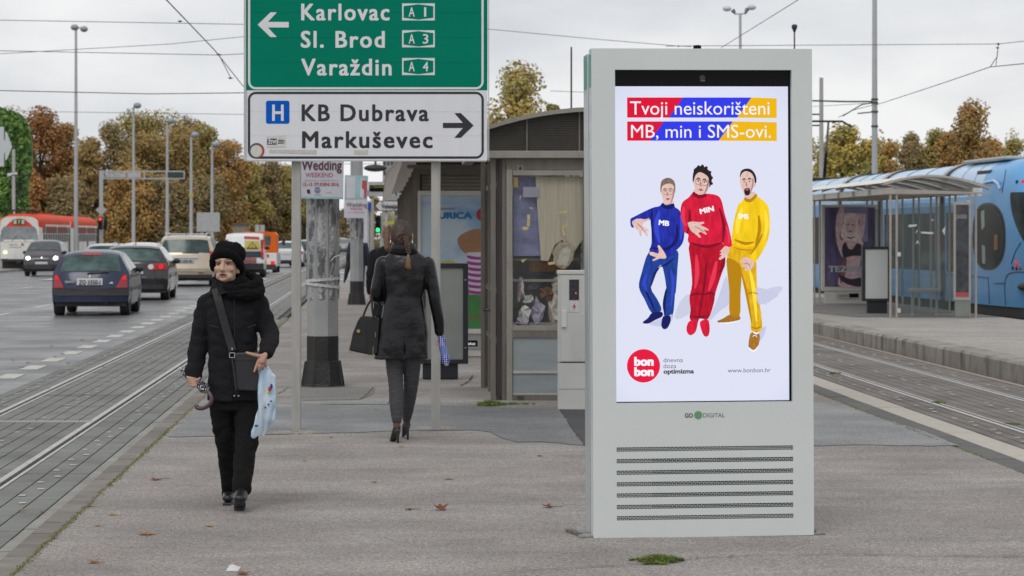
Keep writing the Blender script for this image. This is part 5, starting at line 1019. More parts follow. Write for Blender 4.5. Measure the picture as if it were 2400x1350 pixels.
b = MB(ab.location); b.poly([W(*p, 81.98) for p in [(896, 520), (924, 517), (924, 526), (896, 528)]]); b.build('yellow_strip', M('advert_yellow', (.42, .42, .03), .5), ab, recalc=False)
bs = board(862, 870, 474, 492, 72, 'small square blue sign behind the farther mast', M('blue_sign', (.01, .06, .35), .4), name='blue_sign', cat='sign')
# ================================================================ vehicles
rubber = M('tyre_rubber', (.022, .022, .024), .75, var=.2, scale=20); rimm = M('wheel_rim', (.22, .22, .23), .35, .6, var=.2, scale=20); plas = M('black_plastic', (.03, .03, .033), .5, var=.1)
cglass = M('car_glass', (.015, .022, .024), .06, var=.5, scale=3, spec=.8); teal_g = M('car_glass_rear', (.03, .06, .058), .08, var=.6, scale=2.2, spec=.45, col2=(.09, .15, .14), thr=(.5, .62))  # rear glass is opaque; its teal mottling paints in light showing through
lampr = glow('lamp_red', (.85, .03, .03), .9); tail = M('tail_lens', (.34, .012, .02), .15, var=.2, scale=20, coat=.5); chrome = M('chrome', (.6, .6, .6), .15, .9); plate_w = M('plate_white', (.55, .55, .55), .4, var=.06, scale=20)
def interp(tab, s, k):
    if s <= tab[0][0]: return tab[0][k]
    for a, b_ in zip(tab, tab[1:]):
        if s <= b_[0]: t = (s - a[0]) / (b_[0] - a[0] + 1e-9); return a[k] + (b_[k] - a[k]) * t
    return tab[-1][k]
class Car:
    """local frame: rear bumper at y=0, bonnet towards +y, x across, z up. tab rows: (s, z_bottom, z_top)"""
    def __init__(c, tab, hw, zb, zt, hwr, L, name, label, paint_m, px, d, yaw, group, flip=False, z0=-.105, crown=.05, cat='car', rnd=.22):
        c.tab, c.hw, c.zb, c.zt, c.hwr, c.L = tab, hw, zb, zt, hwr, L; c.crown = crown; c.rnd = rnd; c.pm = paint_m
        c.root = thing(name, label, cat, ((px - HX) * d / F, d, z0), rz=yaw, group=group)
    def hwz(c, z): 
        if z > c.zb: return c.hw - (c.hw - c.hwr) * min(1, (z - c.zb) / (c.zt - c.zb)) ** 1.1
        return c.hw - .05 * max(0, (.45 - z) / .45)
    def ends(c, x, z, s):                              # plan rounding of nose and tail
        e = (abs(x) / c.hw) ** 3 * c.rnd
        if s < c.L * .5: return s + e * max(0, 1 - s / (c.L * .3))
        return s - e * max(0, 1 - (c.L - s) / (c.L * .3))
    def top(c, s, k):
        z = interp(c.tab, s, 2); w = c.hwz(z - c.crown); x = k * w; return Vector((x, c.ends(x, z, s), z - c.crown * abs(k) ** 3.5))
    def side(c, s, z, sg, off=0.):
        w = c.hwz(z) + off; return Vector((sg * w, c.ends(w, z, s), z))
    def stations(c):
        S_ = []
        for a, b_ in zip(c.tab, c.tab[1:]):
            n = max(1, int((b_[0] - a[0]) / .12)); S_ += [a[0] + (b_[0] - a[0]) * i / n for i in range(n)]
        return S_ + [c.tab[-1][0]]
    def body(c, mats=None, name='body'):
        b = MB(); S_ = c.stations(); n = len(S_) - 1
        b.grid(lambda u, v: c.top(S_[round(u * n)], -1 + 2 * v), n, 16)
        for sg in (-1, 1): b.grid(lambda u, v: c.side(S_[round(u * n)], (lambda zb_, zt_: zb_ + (zt_ - zb_) * v)(interp(c.tab, S_[round(u * n)], 1), interp(c.tab, S_[round(u * n)], 2) - c.crown), sg), n, 10)
        for s in (S_[0], S_[-1]):
            z0, z1 = interp(c.tab, s, 1), interp(c.tab, s, 2)
            def f(u, v, s=s, z0=z0, z1=z1):
                k = -1 + 2 * u; z = z0 + (z1 - z0) * v; zz = z - c.crown * abs(k) ** 3.5 * v; x = k * c.hwz(zz); return Vector((x, c.ends(x, zz, s), zz))
            b.grid(f, 16, 4)
        o = b.build(name, mats or c.pm, c.root, smooth=35)
        MB().box(-c.hw * .92, c.hw * .92, .25, c.L - .25, .2, .42).build('underbody', plas, c.root)
        return o
    def sz(c, z):                                      # rear s at height z
        for a, b_ in zip(c.tab, c.tab[1:]):
            if a[2] <= z <= b_[2] and b_[2] > a[2]: return a[0] + (b_[0] - a[0]) * (z - a[2]) / (b_[2] - a[2])
        return 0. if z < c.tab[0][2] else c.tab[0][0]
    def rear(c, x, z, off=.012):
        s = c.sz(z); return Vector((x, c.ends(x, z, s) - off, z + off * .3 - c.crown * (abs(x) / c.hwz(z)) ** 3.5 * (1 if s > 0 else 0) * .0))
    def rp(c, name, mat, pts, off=.012, thick=.0, parent=None, n=6):   # patch on the rear, outline of (x, z)
        b = MB(); cx = sum(p[0] for p in pts) / len(pts); cz = sum(p[1] for p in pts) / len(pts); m = len(pts)
        P = []
        for i in range(m):
            for k in range(n): t = k / n; P.append((pts[i][0] + (pts[(i + 1) % m][0] - pts[i][0]) * t, pts[i][1] + (pts[(i + 1) % m][1] - pts[i][1]) * t))
        N_ = len(P); vv = [c.rear(cx, cz, off)]
        for q in (.33, .66, 1.): vv += [c.rear(cx + (p[0] - cx) * q, cz + (p[1] - cz) * q, off) for p in P]
        fs = [(0, 1 + i, 1 + (i + 1) % N_) for i in range(N_)]
        for r in range(2): fs += [(1 + r * N_ + i, 1 + (r + 1) * N_ + i, 1 + (r + 1) * N_ + (i + 1) % N_, 1 + r * N_ + (i + 1) % N_) for i in range(N_)]
        vv += [v + Vector((0, off + .03, 0)) for v in vv[-N_:]]; fs += [(1 + 2 * N_ + i, 1 + 3 * N_ + i, 1 + 3 * N_ + (i + 1) % N_, 1 + 2 * N_ + (i + 1) % N_) for i in range(N_)]
        b.add(vv, fs); return b.build(name, mat, parent or c.root, smooth=30)
    def sidewin(c, pts, sg, mat=None, name='side_window', off=.006):
        b = MB(); b.poly([c.side(s, z, sg, off) for s, z in smooth_pts(pts, 1)]); return b.build(name, mat or cglass, c.root, recalc=False)
    def topwin(c, s0, s1, k, name, mat=None, nu=6, nv=8, k1=None, off=.008):
        b = MB(); b.grid(lambda u, v: c.top(s0 + (s1 - s0) * u, (-1 + 2 * v) * (k + ((k1 or k) - k) * u)) + Vector((0, -off * .4 if s1 < c.L / 2 else off * .4, off)), nu, nv); return b.build(name, mat or cglass, c.root, smooth=True)
    def wheels(c, ss, r, w=.19, rims=True):
        for s in ss:
            for sg in (-1, 1):
                x = sg * (c.hw - w / 2 - .015); o = thing_child('wheel', c.root)
                b = MB(); b.lathe([(r * .62, -w / 2), (r * .95, -w / 2), (r, -w / 2 + .03), (r, w / 2 - .03), (r * .95, w / 2), (r * .62, w / 2)], (x, s, r), axis='x', n=28); t = b.build('wheel', rubber, c.root, smooth=30)
                if rims: b = MB(); b.lathe([(r * .62, w / 2 * .8 * sg), (r * .3, w / 2 * .5 * sg), (r * .12, w / 2 * .9 * sg), (0, w / 2 * .9 * sg)], (x, s, r), axis='x', n=20); b.build('rim', rimm, t, smooth=30)
                b = MB(); n = 20; arc_ = [(s + math.cos(a) * r * 1.17, r + math.sin(a) * r * 1.17) for a in [math.pi * i / n for i in range(n + 1)]]; arc_ += [(s - r * 1.17, .2), (s + r * 1.17, .2)]
                b.poly([c.side(p[0], p[1], sg, .003) for p in arc_]); b.build('wheel_arch', M('arch_black', (.006, .006, .007), .9), c.root, recalc=False)
    def mirror(c, s, z, side_=(-1, 1), mat=None):
        for sg in side_:
            w = c.hwz(z) + .08; b = MB(); b.ball((sg * w, s, z), (.095, .06, .075), 12, 8); b.tube([(sg * (w - .12), s + .03, z - .04), (sg * w, s, z - .02)], .02, 6); b.build('wing_mirror', mat or plas, c.root, smooth=True)
    def plate(c, z0, z1, txt=None, x0=-.26, x1=.26, off=.03):
        o = c.rp('number_plate', plate_w, [(x0, z0), (x1, z0), (x1, z1), (x0, z1)], off)
        if txt: p = c.rear(x0 + .04, z0 + .025, off + .004); text(txt, ink, c.root, (x0 + .04, c.rear(0, z0, off + .006).y, z0 + .022), w=(x1 - x0) - .08, h=(z1 - z0) - .045, bold=.02)
def thing_child(n, r): return None
YW = TH
grp = 'cars driving away on the near carriageway'
# blue hatchback ------------------------------------------------------------
pb_ = M('paint_blue', (.007, .016, .055), .3, .1, var=.08, coat=.4, scale=1.5)
c = Car([(0, .30, .60), (.03, .27, .68), (.09, .26, .90), (.16, .25, .98), (.42, .25, 1.28), (.52, .25, 1.345), (.8, .25, 1.40), (1.5, .25, 1.42), (2.1, .25, 1.38), (2.9, .25, .98), (3.3, .25, .88), (3.65, .25, .70), (3.76, .28, .5)], .82, .90, 1.42, .53, 3.77, 'hatchback_car', 'dark blue hatchback with brake lights lit, nearest car on the carriageway', pb_, 210, 53.0, YW + .015, grp)
c.body(); c.topwin(.14, .465, .79, 'rear_window', teal_g, k1=.88); c.topwin(2.18, 2.85, .85, 'windscreen')
b = MB(); b.grid(lambda u, v: c.top(.44 + .08 * u, (-1 + 2 * v) * .32) + Vector((0, -.012, .012)), 1, 6); b.build('high_brake_light', tail, c.root)
c.rp('rear_bumper', M('bumper_grey', (.045, .045, .05), .6), [(-.815, .43), (.815, .43), (.81, .585), (-.81, .585)], .035, n=8)
for sg in (-1, 1):
    c.rp('tail_light', tail, [(sg * .79, .60), (sg * .55, .60), (sg * .61, .72), (sg * .70, .87), (sg * .765, .87)], .014); c.rp('brake_lamp', lampr, [(sg * .765, .765), (sg * .655, .765), (sg * .70, .86), (sg * .755, .86)], .024)
c.plate(.655, .80, 'ZG·3350-J', -.27, .27); c.rp('wiper', plas, [(-.06, .90), (.40, .93), (.38, .95), (-.02, .935)], .03); c.rp('badge', chrome, [(-.03, .85), (0, .89), (.03, .85), (0, .80)], .016)
text('RENAULT', M('print_pale', (.4, .4, .4), .5), c.root, (-.52, c.rear(0, .70).y - .02, .715), w=.2, h=.045, bold=.05); c.rp('model_badge', chrome, [(.40, .69), (.50, .69), (.47, .735)], .014)
for x, col in ((-.52, (.06, .20, .20)), (.50, (.03, .10, .18))): p = c.rear(x, 1.0, .02); b = MB(); b.poly([(x + .07 * math.cos(a * .4), c.sz(1.0 + .05 * math.sin(a * .4)) + c.ends(x, 1, .1) - c.sz(1.0) * 0 - .12 * 0 - .028 - .0, 1.0 + .05 * math.sin(a * .4)) for a in range(16)]); b.build('window_sticker', M('sticker%d' % (x > 0), col, .4), c.root, recalc=False)
for sg in (-1, 1): c.sidewin([(.62, .97), (.85, 1.27), (1.45, 1.33), (1.5, .95)], sg); c.sidewin([(1.56, .95), (1.5, 1.33), (2.05, 1.29), (2.72, .96)], sg); b = MB(); b.poly([c.side(s, z, sg, .004) for s, z in ((.2, .55), (3.5, .55), (3.5, .58), (.2, .58))]); b.build('side_moulding', plas, c.root, recalc=False)
c.wheels((.62, 3.09), .29, .2); c.mirror(2.5, .98)
MB().tube([(.35, .05, .27), (.35, -.03, .26)], .025, 8).build('exhaust', plas, c.root); b = MB(); b.ball((-.30, .75, 1.0), (.15, .08, .20), 10, 8); b.build('headrest', plas, c.root)
# black estate --------------------------------------------------------------
pbk = M('paint_black', (.022, .021, .022), .22, .4, var=.08, coat=.9)
def rails(c, s0, s1, z, x, mat):
    for sg in (-1, 1): b = MB(); b.tube([(sg * x, s0, z - .05), (sg * x, s0 + .12, z + .02), (sg * x, (s0 + s1) / 2, z + .035), (sg * x, s1 - .12, z + .01), (sg * x, s1, z - .05)], .018, 6); b.build('roof_rail', mat, c.root, smooth=True)
def aerial(c, s, z): b = MB(); b.prism([(-.012, s, z), (-.012, s + .12, z), (-.012, s + .02, z + .07)], (.024, 0, 0)); b.build('aerial_fin', plas, c.root)
c = Car([(0, .30, .66), (.04, .27, .72), (.07, .26, .95), (.12, .25, 1.04), (.45, .25, 1.40), (.6, .25, 1.455), (1.5, .25, 1.49), (2.4, .25, 1.45), (3.4, .25, 1.02), (4.3, .25, .82), (4.72, .28, .6)], .91, .98, 1.49, .60, 4.77, 'estate_car', 'black estate car with round red tail lights and roof rails behind the hatchback', pbk, 312, 65.5, YW + .02, grp)
c.body(); c.topwin(.13, .46, .80, 'rear_window', teal_g, k1=.9); c.topwin(2.5, 3.35, .86, 'windscreen'); rails(c, .8, 2.8, 1.50, .60, chrome); aerial(c, .9, 1.48)
for sg in (-1, 1):
    c.rp('tail_light', tail, [(sg * .88, .82), (sg * .38, .80), (sg * .37, .93), (sg * .52, .985), (sg * .88, .98)], .014)
    for x in (.46, .72): c.rp('round_lamp', lampr if x > .5 else chrome, [(sg * x + .075 * math.cos(a * math.pi / 6), .89 + .07 * math.sin(a * math.pi / 6)) for a in range(12)], .026, n=1)
    c.sidewin([(.55, 1.08), (.8, 1.36), (1.45, 1.40), (1.5, 1.03)], sg); c.sidewin([(1.56, 1.03), (1.52, 1.40), (2.3, 1.38), (2.42, 1.0)], sg); c.sidewin([(2.48, 1.0), (2.4, 1.37), (3.2, 1.02)], sg); b = MB(); b.poly([c.side(s, z, sg, .004) for s, z in ((.1, .56), (4.4, .5), (4.4, .52), (.1, .58))]); b.build('side_moulding', chrome, c.root, recalc=False)
c.plate(.70, .80, 'ZG 521 DA', -.26, .26); c.rp('chrome_strip', chrome, [(-.35, .60), (.35, .60), (.35, .62), (-.35, .62)], .03); c.rp('badge', chrome, [(.06 * math.cos(a), .87 + .06 * math.sin(a)) for a in range(6)], .016, n=1); c.wheels((.85, 3.55), .33, .22); c.mirror(2.95, 1.02)
c.rp('lower_valance', plas, [(-.80, .30), (.80, .30), (.78, .42), (-.78, .42)], .02); b = MB(); b.grid(lambda u, v: c.top(.44 + .05 * u, (-1 + 2 * v) * .95) + Vector((0, -.03 + .02 * u, .012)), 1, 8); b.build('roof_spoiler', pbk, c.root)
# gold people carrier -------------------------------------------------------
pg = M('paint_gold', (.50, .43, .33), .3, .45, var=.06, coat=.8)
c = Car([(0, .32, .60), (.04, .28, .66), (.06, .27, 1.05), (.10, .27, 1.12), (.30, .27, 1.60), (.42, .27, 1.68), (1.0, .27, 1.74), (2.4, .27, 1.74), (3.2, .27, 1.66), (4.2, .27, 1.10), (4.8, .27, .95), (5.05, .3, .6)], .99, 1.08, 1.74, .76, 5.1, 'people_carrier', 'gold beige people carrier with silver roof rails left of the old woman', pg, 434, 83.5, YW + .01, grp)
c.body(); c.topwin(.11, .295, .84, 'rear_window', teal_g, k1=.88); rails(c, .5, 3.0, 1.78, .68, M('silver_rail', (.62, .62, .62), .3, .3)); aerial(c, .7, 1.74); b = MB(); b.tube([(-.68, .9, 1.775), (.68, .9, 1.775)], .02, 6); b.build('rail_crossbar', M('silver_rail', (.6, .6, .6), .3), c.root)
for sg in (-1, 1):
    c.rp('tail_light', tail, [(sg * .965, .88), (sg * .90, .90), (sg * .83, 1.05), (sg * .83, 1.20), (sg * .90, 1.20), (sg * .955, 1.16)], .014); c.rp('brake_lamp', lampr, [(sg * .94, 1.10), (sg * .85, 1.10), (sg * .85, 1.185), (sg * .93, 1.185)], .026)
    for pts_ in ([(.35, 1.12), (.5, 1.58), (1.35, 1.64), (1.38, 1.12)], [(1.44, 1.12), (1.42, 1.64), (2.6, 1.64), (2.65, 1.12)], [(2.72, 1.12), (2.68, 1.63), (3.1, 1.6), (3.9, 1.13)]): c.sidewin(pts_, sg)
    b = MB(); b.poly([c.side(s, z, sg, .004) for s, z in ((.1, .70), (4.7, .62), (4.7, .65), (.1, .73))]); b.build('side_moulding', chrome, c.root, recalc=False)
c.plate(.80, .93, 'ZG 830 BV', -.3, .3); c.rp('plate_hood', chrome, [(-.42, .95), (.42, .95), (.42, .99), (-.42, .99)], .04); c.rp('bumper_step', M('paint_gold_l', (.50, .43, .32), .35, .3, coat=.5), [(-.96, .50), (.96, .50), (.95, .60), (-.95, .60)], .04, n=8); c.rp('lower_valance', plas, [(-.9, .28), (.9, .28), (.9, .40), (-.9, .40)], .03)
for sg in (-1, 1): c.rp('reflector', tail, [(sg * .45, .44), (sg * .62, .44), (sg * .62, .47), (sg * .45, .47)], .05)
c.rp('badge', chrome, [(-.05, 1.02), (0, .99), (.05, 1.02), (0, 1.03)], .02); c.wheels((.95, 3.95), .34, .22); c.mirror(3.4, 1.15, mat=pg); c.rp('wiper', plas, [(-.1, 1.13), (.45, 1.13), (.45, 1.145), (-.1, 1.145)], .03)
# simple family of farther cars ----------------------------------------------
def farcar(px, d, label, paint_m, kind='saloon', name='car', z0=-.105, yaw=None, mats=None, g=grp, front=False):
    if kind == 'saloon': tab = [(0, .3, .62), (.03, .27, .9), (.5, .25, 1.0), (1.2, .25, 1.36), (1.7, .25, 1.43), (2.5, .25, 1.40), (3.4, .25, 1.0), (4.3, .25, .8), (4.5, .28, .5)]; c = Car(tab, .88, .95, 1.43, .6, 4.5, name, label, paint_m, px, d, YW if yaw is None else yaw, g, z0=z0)
    elif kind == 'hatch': tab = [(0, .3, .62), (.03, .27, .9), (.12, .25, 1.0), (.5, .25, 1.40), (1.4, .25, 1.47), (2.2, .25, 1.42), (3.0, .25, 1.0), (3.8, .25, .8), (4.0, .28, .5)]; c = Car(tab, .87, .95, 1.47, .6, 4.0, name, label, paint_m, px, d, YW if yaw is None else yaw, g, z0=z0)
    c.body()
    if kind == 'saloon': c.topwin(.55, 1.15, .85, 'rear_window', teal_g)
    else: c.topwin(.14, .48, .82, 'rear_window', teal_g)
    for sg in (-1, 1):
        c.rp('tail_light', tail if not front else glow('head_white', (1, .95, .8), 2.), [(sg * .85, .72), (sg * .6, .72), (sg * .62, .86), (sg * .85, .88)], .014)
        c.sidewin([(.8 if kind != 'saloon' else 1.1, 1.0), (1.2, 1.32), (2.3, 1.32), (2.95, 1.0)], sg)
    c.plate(.70, .80); c.rp('lower_valance', plas, [(-.8, .28), (.8, .28), (.8, .40), (-.8, .40)], .02); c.wheels((.75, 3.2), .31, .2, rims=False); c.mirror(2.6, 1.0); return c
pw_ = M('paint_white', (.62, .63, .64), .3, .1, var=.04, coat=.6); psil = M('paint_silver', (.38, .41, .43), .3, .5, var=.05, coat=.6); pred_ = M('paint_red', (.36, .02, .02), .3, .1, coat=.6); pteal_ = M('paint_teal', (.05, .12, .12), .3, .3, coat=.6); pgry = M('paint_grey', (.07, .07, .08), .3, .4, coat=.6)
farcar(248, 80, 'silver white saloon roof showing just above the blue hatchback', psil, 'hatch')
farcar(325, 92, 'white car roof showing between the black estate and the trees', pw_, 'hatch')
farcar(508, 97, 'pale silver car mostly hidden behind the gold people carrier', psil, 'hatch')
farcar(672, 133, 'white saloon driving away between the old woman and the sign post', pw_)
farcar(712, 142, 'dark grey car seen between the sign post and the near mast', pgry, 'hatch')
farcar(726, 158, 'red car mostly hidden behind the near mast', pred_, 'hatch')
farcar(799, 250, 'teal car far away between the two masts', pteal_, 'hatch'); farcar(815, 230, 'dark saloon far away beside the farther mast', pgry, yaw=math.pi + YW, front=True); farcar(806, 330, 'white car farthest along the road between the masts', pw_)
# white panel van with warning triangle --------------------------------------
pv = M('paint_van', (.74, .75, .74), .35, .05, var=.05, coat=.4)
c = Car([(0, .35, .70), (.03, .30, .80), (.06, .28, 1.25), (.22, .28, 1.72), (.34, .28, 1.80), (2.4, .28, 1.84), (2.8, .28, 1.75), (3.5, .28, 1.1), (4.0, .3, .8)], .83, 1.0, 1.84, .72, 4.1, 'delivery_van', 'white van with a yellow warning triangle on its rear door beside the black hat', pv, 572, 101, YW + .02, grp, cat='van')
c.body(); c.rp('warning_sheet', M('sign_yellow', (.50, .40, .08), .5, var=.08), [(.02, 1.12), (.64, 1.14), (.60, 1.50), (.02, 1.52)], .02); c.rp('dark_panel', M('van_dark', (.04, .045, .06), .4), [(-.75, .82), (.74, .82), (.72, 1.08), (-.72, 1.08)], .02); c.rp('red_strip', M('van_red', (.42, .05, .03), .5), [(.0, 1.58), (.62, 1.56), (.60, 1.66), (.0, 1.70)], .018)
c.rp('warning_triangle', plas, [(.10, 1.18), (.56, 1.18), (.33, 1.47)], .034); c.rp('triangle_field', M('sign_yellow', (.50, .40, .08), .5), [(.17, 1.215), (.49, 1.215), (.33, 1.42)], .042); c.rp('triangle_mark', M('sign_orange', (.42, .10, .02), .5), [(.31, 1.24), (.35, 1.24), (.35, 1.36), (.31, 1.36)], .05)
c.rp('plate_field', M('rose_panel', (.30, .10, .09), .6, var=.4, scale=9), [(-.5, .60), (.5, .60), (.5, .80), (-.5, .80)], .03); c.rp('lower_valance', plas, [(-.8, .32), (.8, .32), (.8, .58), (-.8, .58)], .03)
for sg in (-1, 1): c.rp('tail_light', tail, [(sg * .70, .75), (sg * .80, .75), (sg * .78, 1.55), (sg * .66, 1.55)], .025); c.rp('brake_lamp', lampr, [(sg * .69, 1.02), (sg * .79, 1.02), (sg * .78, 1.18), (sg * .68, 1.18)], .036); c.sidewin([(.6, 1.15), (.62, 1.6), (2.4, 1.62), (3.1, 1.15)], sg)
c.wheels((.75, 3.3), .32, .2, rims=False); c.mirror(2.9, 1.2)
# orange and white service truck ------------------------------------------------
DT = 112.; T_ = thing('service_truck', 'white service truck with an orange rear cabin and lit tail lights', 'truck', (W(607, 0, DT).x, DT, -.105), rz=YW, group=grp)
por = M('truck_orange', (.75, .13, .012), .5, var=.06, spec=.2); k_ = DT / F; zz = lambda py: (CH - (py - HY) * k_) + .105
b = MB(); b.prism([(-.80, 0, zz(592)), (.80, 0, zz(592)), (.80, 0, zz(551)), (.70, 0, zz(544)), (-.72, 0, zz(543)), (-.80, 0, zz(552))], (0, 2.2, 0)); b.build('cabin', por, T_, bevel=.02)
MB().box(-.58, .52, -.02, .0, zz(574), zz(552)).build('rear_window', teal_g, T_); MB().box(-.78, .80, .0, 4.6, zz(625), zz(592.5)).build('body', pv, T_, bevel=.03); MB().box(-.75, .77, -.03, .0, zz(632), zz(620)).build('bumper', plas, T_)
for sg in (-1, 1):
    MB().box(sg * .62 - .09, sg * .62 + .09, -.05, -.03, zz(620), zz(612)).build('tail_light', lampr, T_); MB().box(sg * .36 - .05, sg * .36 + .05, -.05, -.03, zz(619), zz(613)).build('indicator', glow('amber_lamp', (1, .45, .1), .9), T_)
    for s in (.7, 3.8): b = MB(); b.lathe([(.2, -.1), (.32, -.1), (.33, 0), (.32, .1), (.2, .1)], (sg * .68, s, .33), axis='x', n=20); b.build('wheel', rubber, T_)
MB().box(.05, .45, -.015, .0, zz(603), zz(596)).build('red_mark', M('van_red', (.42, .05, .03), .5), T_); MB().tube([(.8, 3.0, 1.35), (1.0, 3.0, 1.45)], .02, 5).build('mirror_arm', plas, T_); MB().box(.93, 1.07, 2.95, 3.0, 1.28, 1.62).build('wing_mirror', plas, T_)
# oncoming small city car -------------------------------------------------------
pc_ = M('paint_anthracite', (.045, .038, .045), .3, .4, coat=.8)
c = Car([(0, .30, .55), (.04, .25, .72), (.12, .23, .84), (.42, .22, 1.0), (.62, .22, 1.10), (1.05, .22, 1.46), (1.4, .22, 1.54), (2.2, .22, 1.50), (2.55, .22, 1.1), (2.68, .25, .6)], .78, .98, 1.54, .55, 2.7, 'city_car', 'small dark two seat car coming towards us with headlights on, beside the tram', pc_, 97, 105, YW - .02, 'cars coming towards us on the far carriageway', rnd=.16)
c.body(); c.topwin(.64, 1.04, .86, 'windscreen', M('screen_grey', (.09, .10, .105), .08, var=.3, scale=3)); 
for sg in (-1, 1): c.rp('headlight', glow('headlight_white', (1, .97, .85), 12.), [(sg * .58 + .075 * math.cos(a * math.pi / 6), .76 + .065 * math.sin(a * math.pi / 6)) for a in range(12)], .03, n=1); c.rp('headlight_case', chrome, [(sg * .44, .68), (sg * .72, .68), (sg * .70, .86), (sg * .5, .84)], .016); c.sidewin([(.75, 1.02), (1.1, 1.38), (2.2, 1.38), (2.4, 1.0)], sg); c.rp('fog_recess', plas, [(sg * .4, .36), (sg * .68, .36), (sg * .68, .46), (sg * .4, .46)], .015)
c.plate(.50, .60, 'ZG 1234'[0:0] or None); c.rp('badge', chrome, [(.04 * math.cos(a), .78 + .04 * math.sin(a)) for a in range(6)], .02, n=1); c.wheels((.55, 2.25), .29, .18, rims=False); c.mirror(.95, 1.0)
c.rp('grille', plas, [(-.33, .64), (.33, .64), (.33, .72), (-.33, .72)], .014)
# ---------------------------------------------------------------- red and white tram, two coupled cars
rt_red = M('tram_red', (.68, .07, .025), .6, var=.06, scale=1, spec=.12); rt_white = M('tram_white', (.74, .73, .69), .6, var=.08, scale=1.2, spec=.2, col2=(.42, .40, .37), thr=(.6, .8)); gl2 = M('tram_glass', (.035, .04, .042), .35, var=.5, scale=1.5, spec=.12); pale_gl = M('tram_screen', (.20, .22, .235), .08, var=.35, scale=1.6, col2=(.30, .31, .32), thr=(.45, .6), spec=.7)
DR = 121.; TR = thing('red_tram', 'red and white two car tram coming towards us on the left with number 7', 'tram', (W(45, 0, DR).x, DR, -.10), rz=YW * 1.03); TR.scale = (1, 1, .915)
def tram_sec(hw_, zlo, zhi, crown, n=10):                   # half outline, x from bottom side to roof centre
    return [(hw_, zlo), (hw_, 1.5)] + [(hw_ - (hw_ * .97) * (1 - math.cos(a)) , zhi - crown + crown * math.sin(a)) for a in [math.pi / 2 * i / n for i in range(n + 1)]]
def tcar(y0, L_, front):
    hwT = 1.02
    def P_(u, v, y0=y0, L_=L_):                      # v: 0 left bottom .. 1 right bottom over the roof
        y = y0 + L_ * u; e = 1 - .10 * max(0, 1 - u * L_ / .9) ** 2 - .10 * max(0, 1 - (1 - u) * L_ / .9) ** 2; q = v * 2 - 1; a = abs(q); s_ = -1 if q < 0 else 1
        if a > .62: z = 2.55 - (a - .62) / .38 * (2.55 - .62); x = hwT
        else: t = a / .62; x = hwT * math.sin(t * math.pi / 2) ** .75; z = 2.55 + .52 * math.cos(t * math.pi / 2) ** .8
        zc = z if z < 2.6 else 2.6 + (z - 2.6) * (1 - .35 * max(0, 1 - u * L_ / 1.2))
        return Vector((s_ * x * e, y, zc))
    nu = 40; us = [0, .02, .05, .08] + [.1 + .9 * i / 30 for i in range(31)]; nn = len(us) - 1
    b = MB(); NV = 60
    vv = [P_(u, j / NV) for u in us for j in range(NV + 1)]; fs, mi = [], []
    for i in range(nn):
        for j in range(NV):
            f = (i * (NV + 1) + j, i * (NV + 1) + j + 1, (i + 1) * (NV + 1) + j + 1, (i + 1) * (NV + 1) + j); z = sum(vv[k].z for k in f) / 4
            b.m.append(0 if z > 2.40 or (z > 2.3 and i < 6) else 1); fs.append(f)
    b.v = vv; b.f = fs; b.f += [tuple(j for j in range(NV + 1))]; b.m += [1]; b.f += [tuple((nn) * (NV + 1) + j for j in range(NV + 1))]; b.m += [1]
    b.build('body', [rt_red, rt_white], TR, smooth=40)
    MB().box(-.9, .9, y0 + .5, y0 + L_ - .5, .12, .62).build('undercarriage', plas, TR)
    for y in (y0 + 1.6, y0 + L_ - 3.2):
        for s_ in (-1, 1):
            for dy in (0, 1.4): b = MB(); b.lathe([(.33, -.06), (.33, .06)], (s_ * .72, y + dy, .33), axis='x', n=16); b.build('wheel', rubber, TR)
    for s_ in (-1, 1):
        n = 12; w = (L_ - 1.6) / n
        for k in range(n):
            ya = y0 + 1.0 + k * w; door = k in (1, 6, 11) and s_ == 1
            zlo = 1.52 if not door else .85
            MB().box(s_ * hwT - .005, s_ * hwT + .012, ya + w * .16, ya + w * .84, zlo, 1.96).build('side_window', gl2, TR); MB().box(s_ * hwT - .005, s_ * hwT + .012, ya + w * .16, ya + w * .84, 2.0, 2.36).build('upper_window', gl2, TR)
            if not door: MB().box(s_ * hwT - .006, s_ * hwT + .006, ya - w * .16, ya + w * .16, 1.99, 2.42).build('red_pillar', rt_red, TR)
    return P_
tcar(0, 12.6, True); tcar(13.1, 12.6, False)
# front face: curved mask with screen
fx = lambda x, z, o=0.: Vector((x, -.10 * (1 - (x / .95) ** 2) - .05 + .14 * max(0, (z - 1.5)) / 1.2 - o, z))
def fpatch(name, mat, x0_, x1_, z0, z1, o=0., r=0., shape=None):
    b = MB(); N_ = 10
    b.grid(lambda u, v: fx((x0_ + (x1_ - x0_) * u) * (1 - r * max(0, v - .6)), z0 + (z1 - z0) * v, o), 12, 6); return b.build(name, mat, TR, smooth=True)
fpatch('front_panel', rt_white, -.92, .92, .62, 1.56); fpatch('front_top', rt_red, -.97, .97, 2.36, 2.84, 0, .22); fpatch('windscreen', pale_gl, -.93, .93, 1.56, 2.36, .01); fpatch('wiper_panel', rt_white, -.75, .75, 1.56, 1.66, .02)
fpatch('destination_box', plas, -.30, .30, 2.46, 2.74, .03); fpatch('number_board', M('board_pale', (.45, .45, .42), .5), -.26, -.12, 2.49, 2.71, .04); fpatch('number_board', M('board_pale', (.45, .45, .42), .5), .12, .26, 2.49, 2.71, .04); text('7', glow('num_green', (.45, .5, .12), .9), TR, fx(-.05, 2.50, .05), w=.11, h=.2, bold=.03)
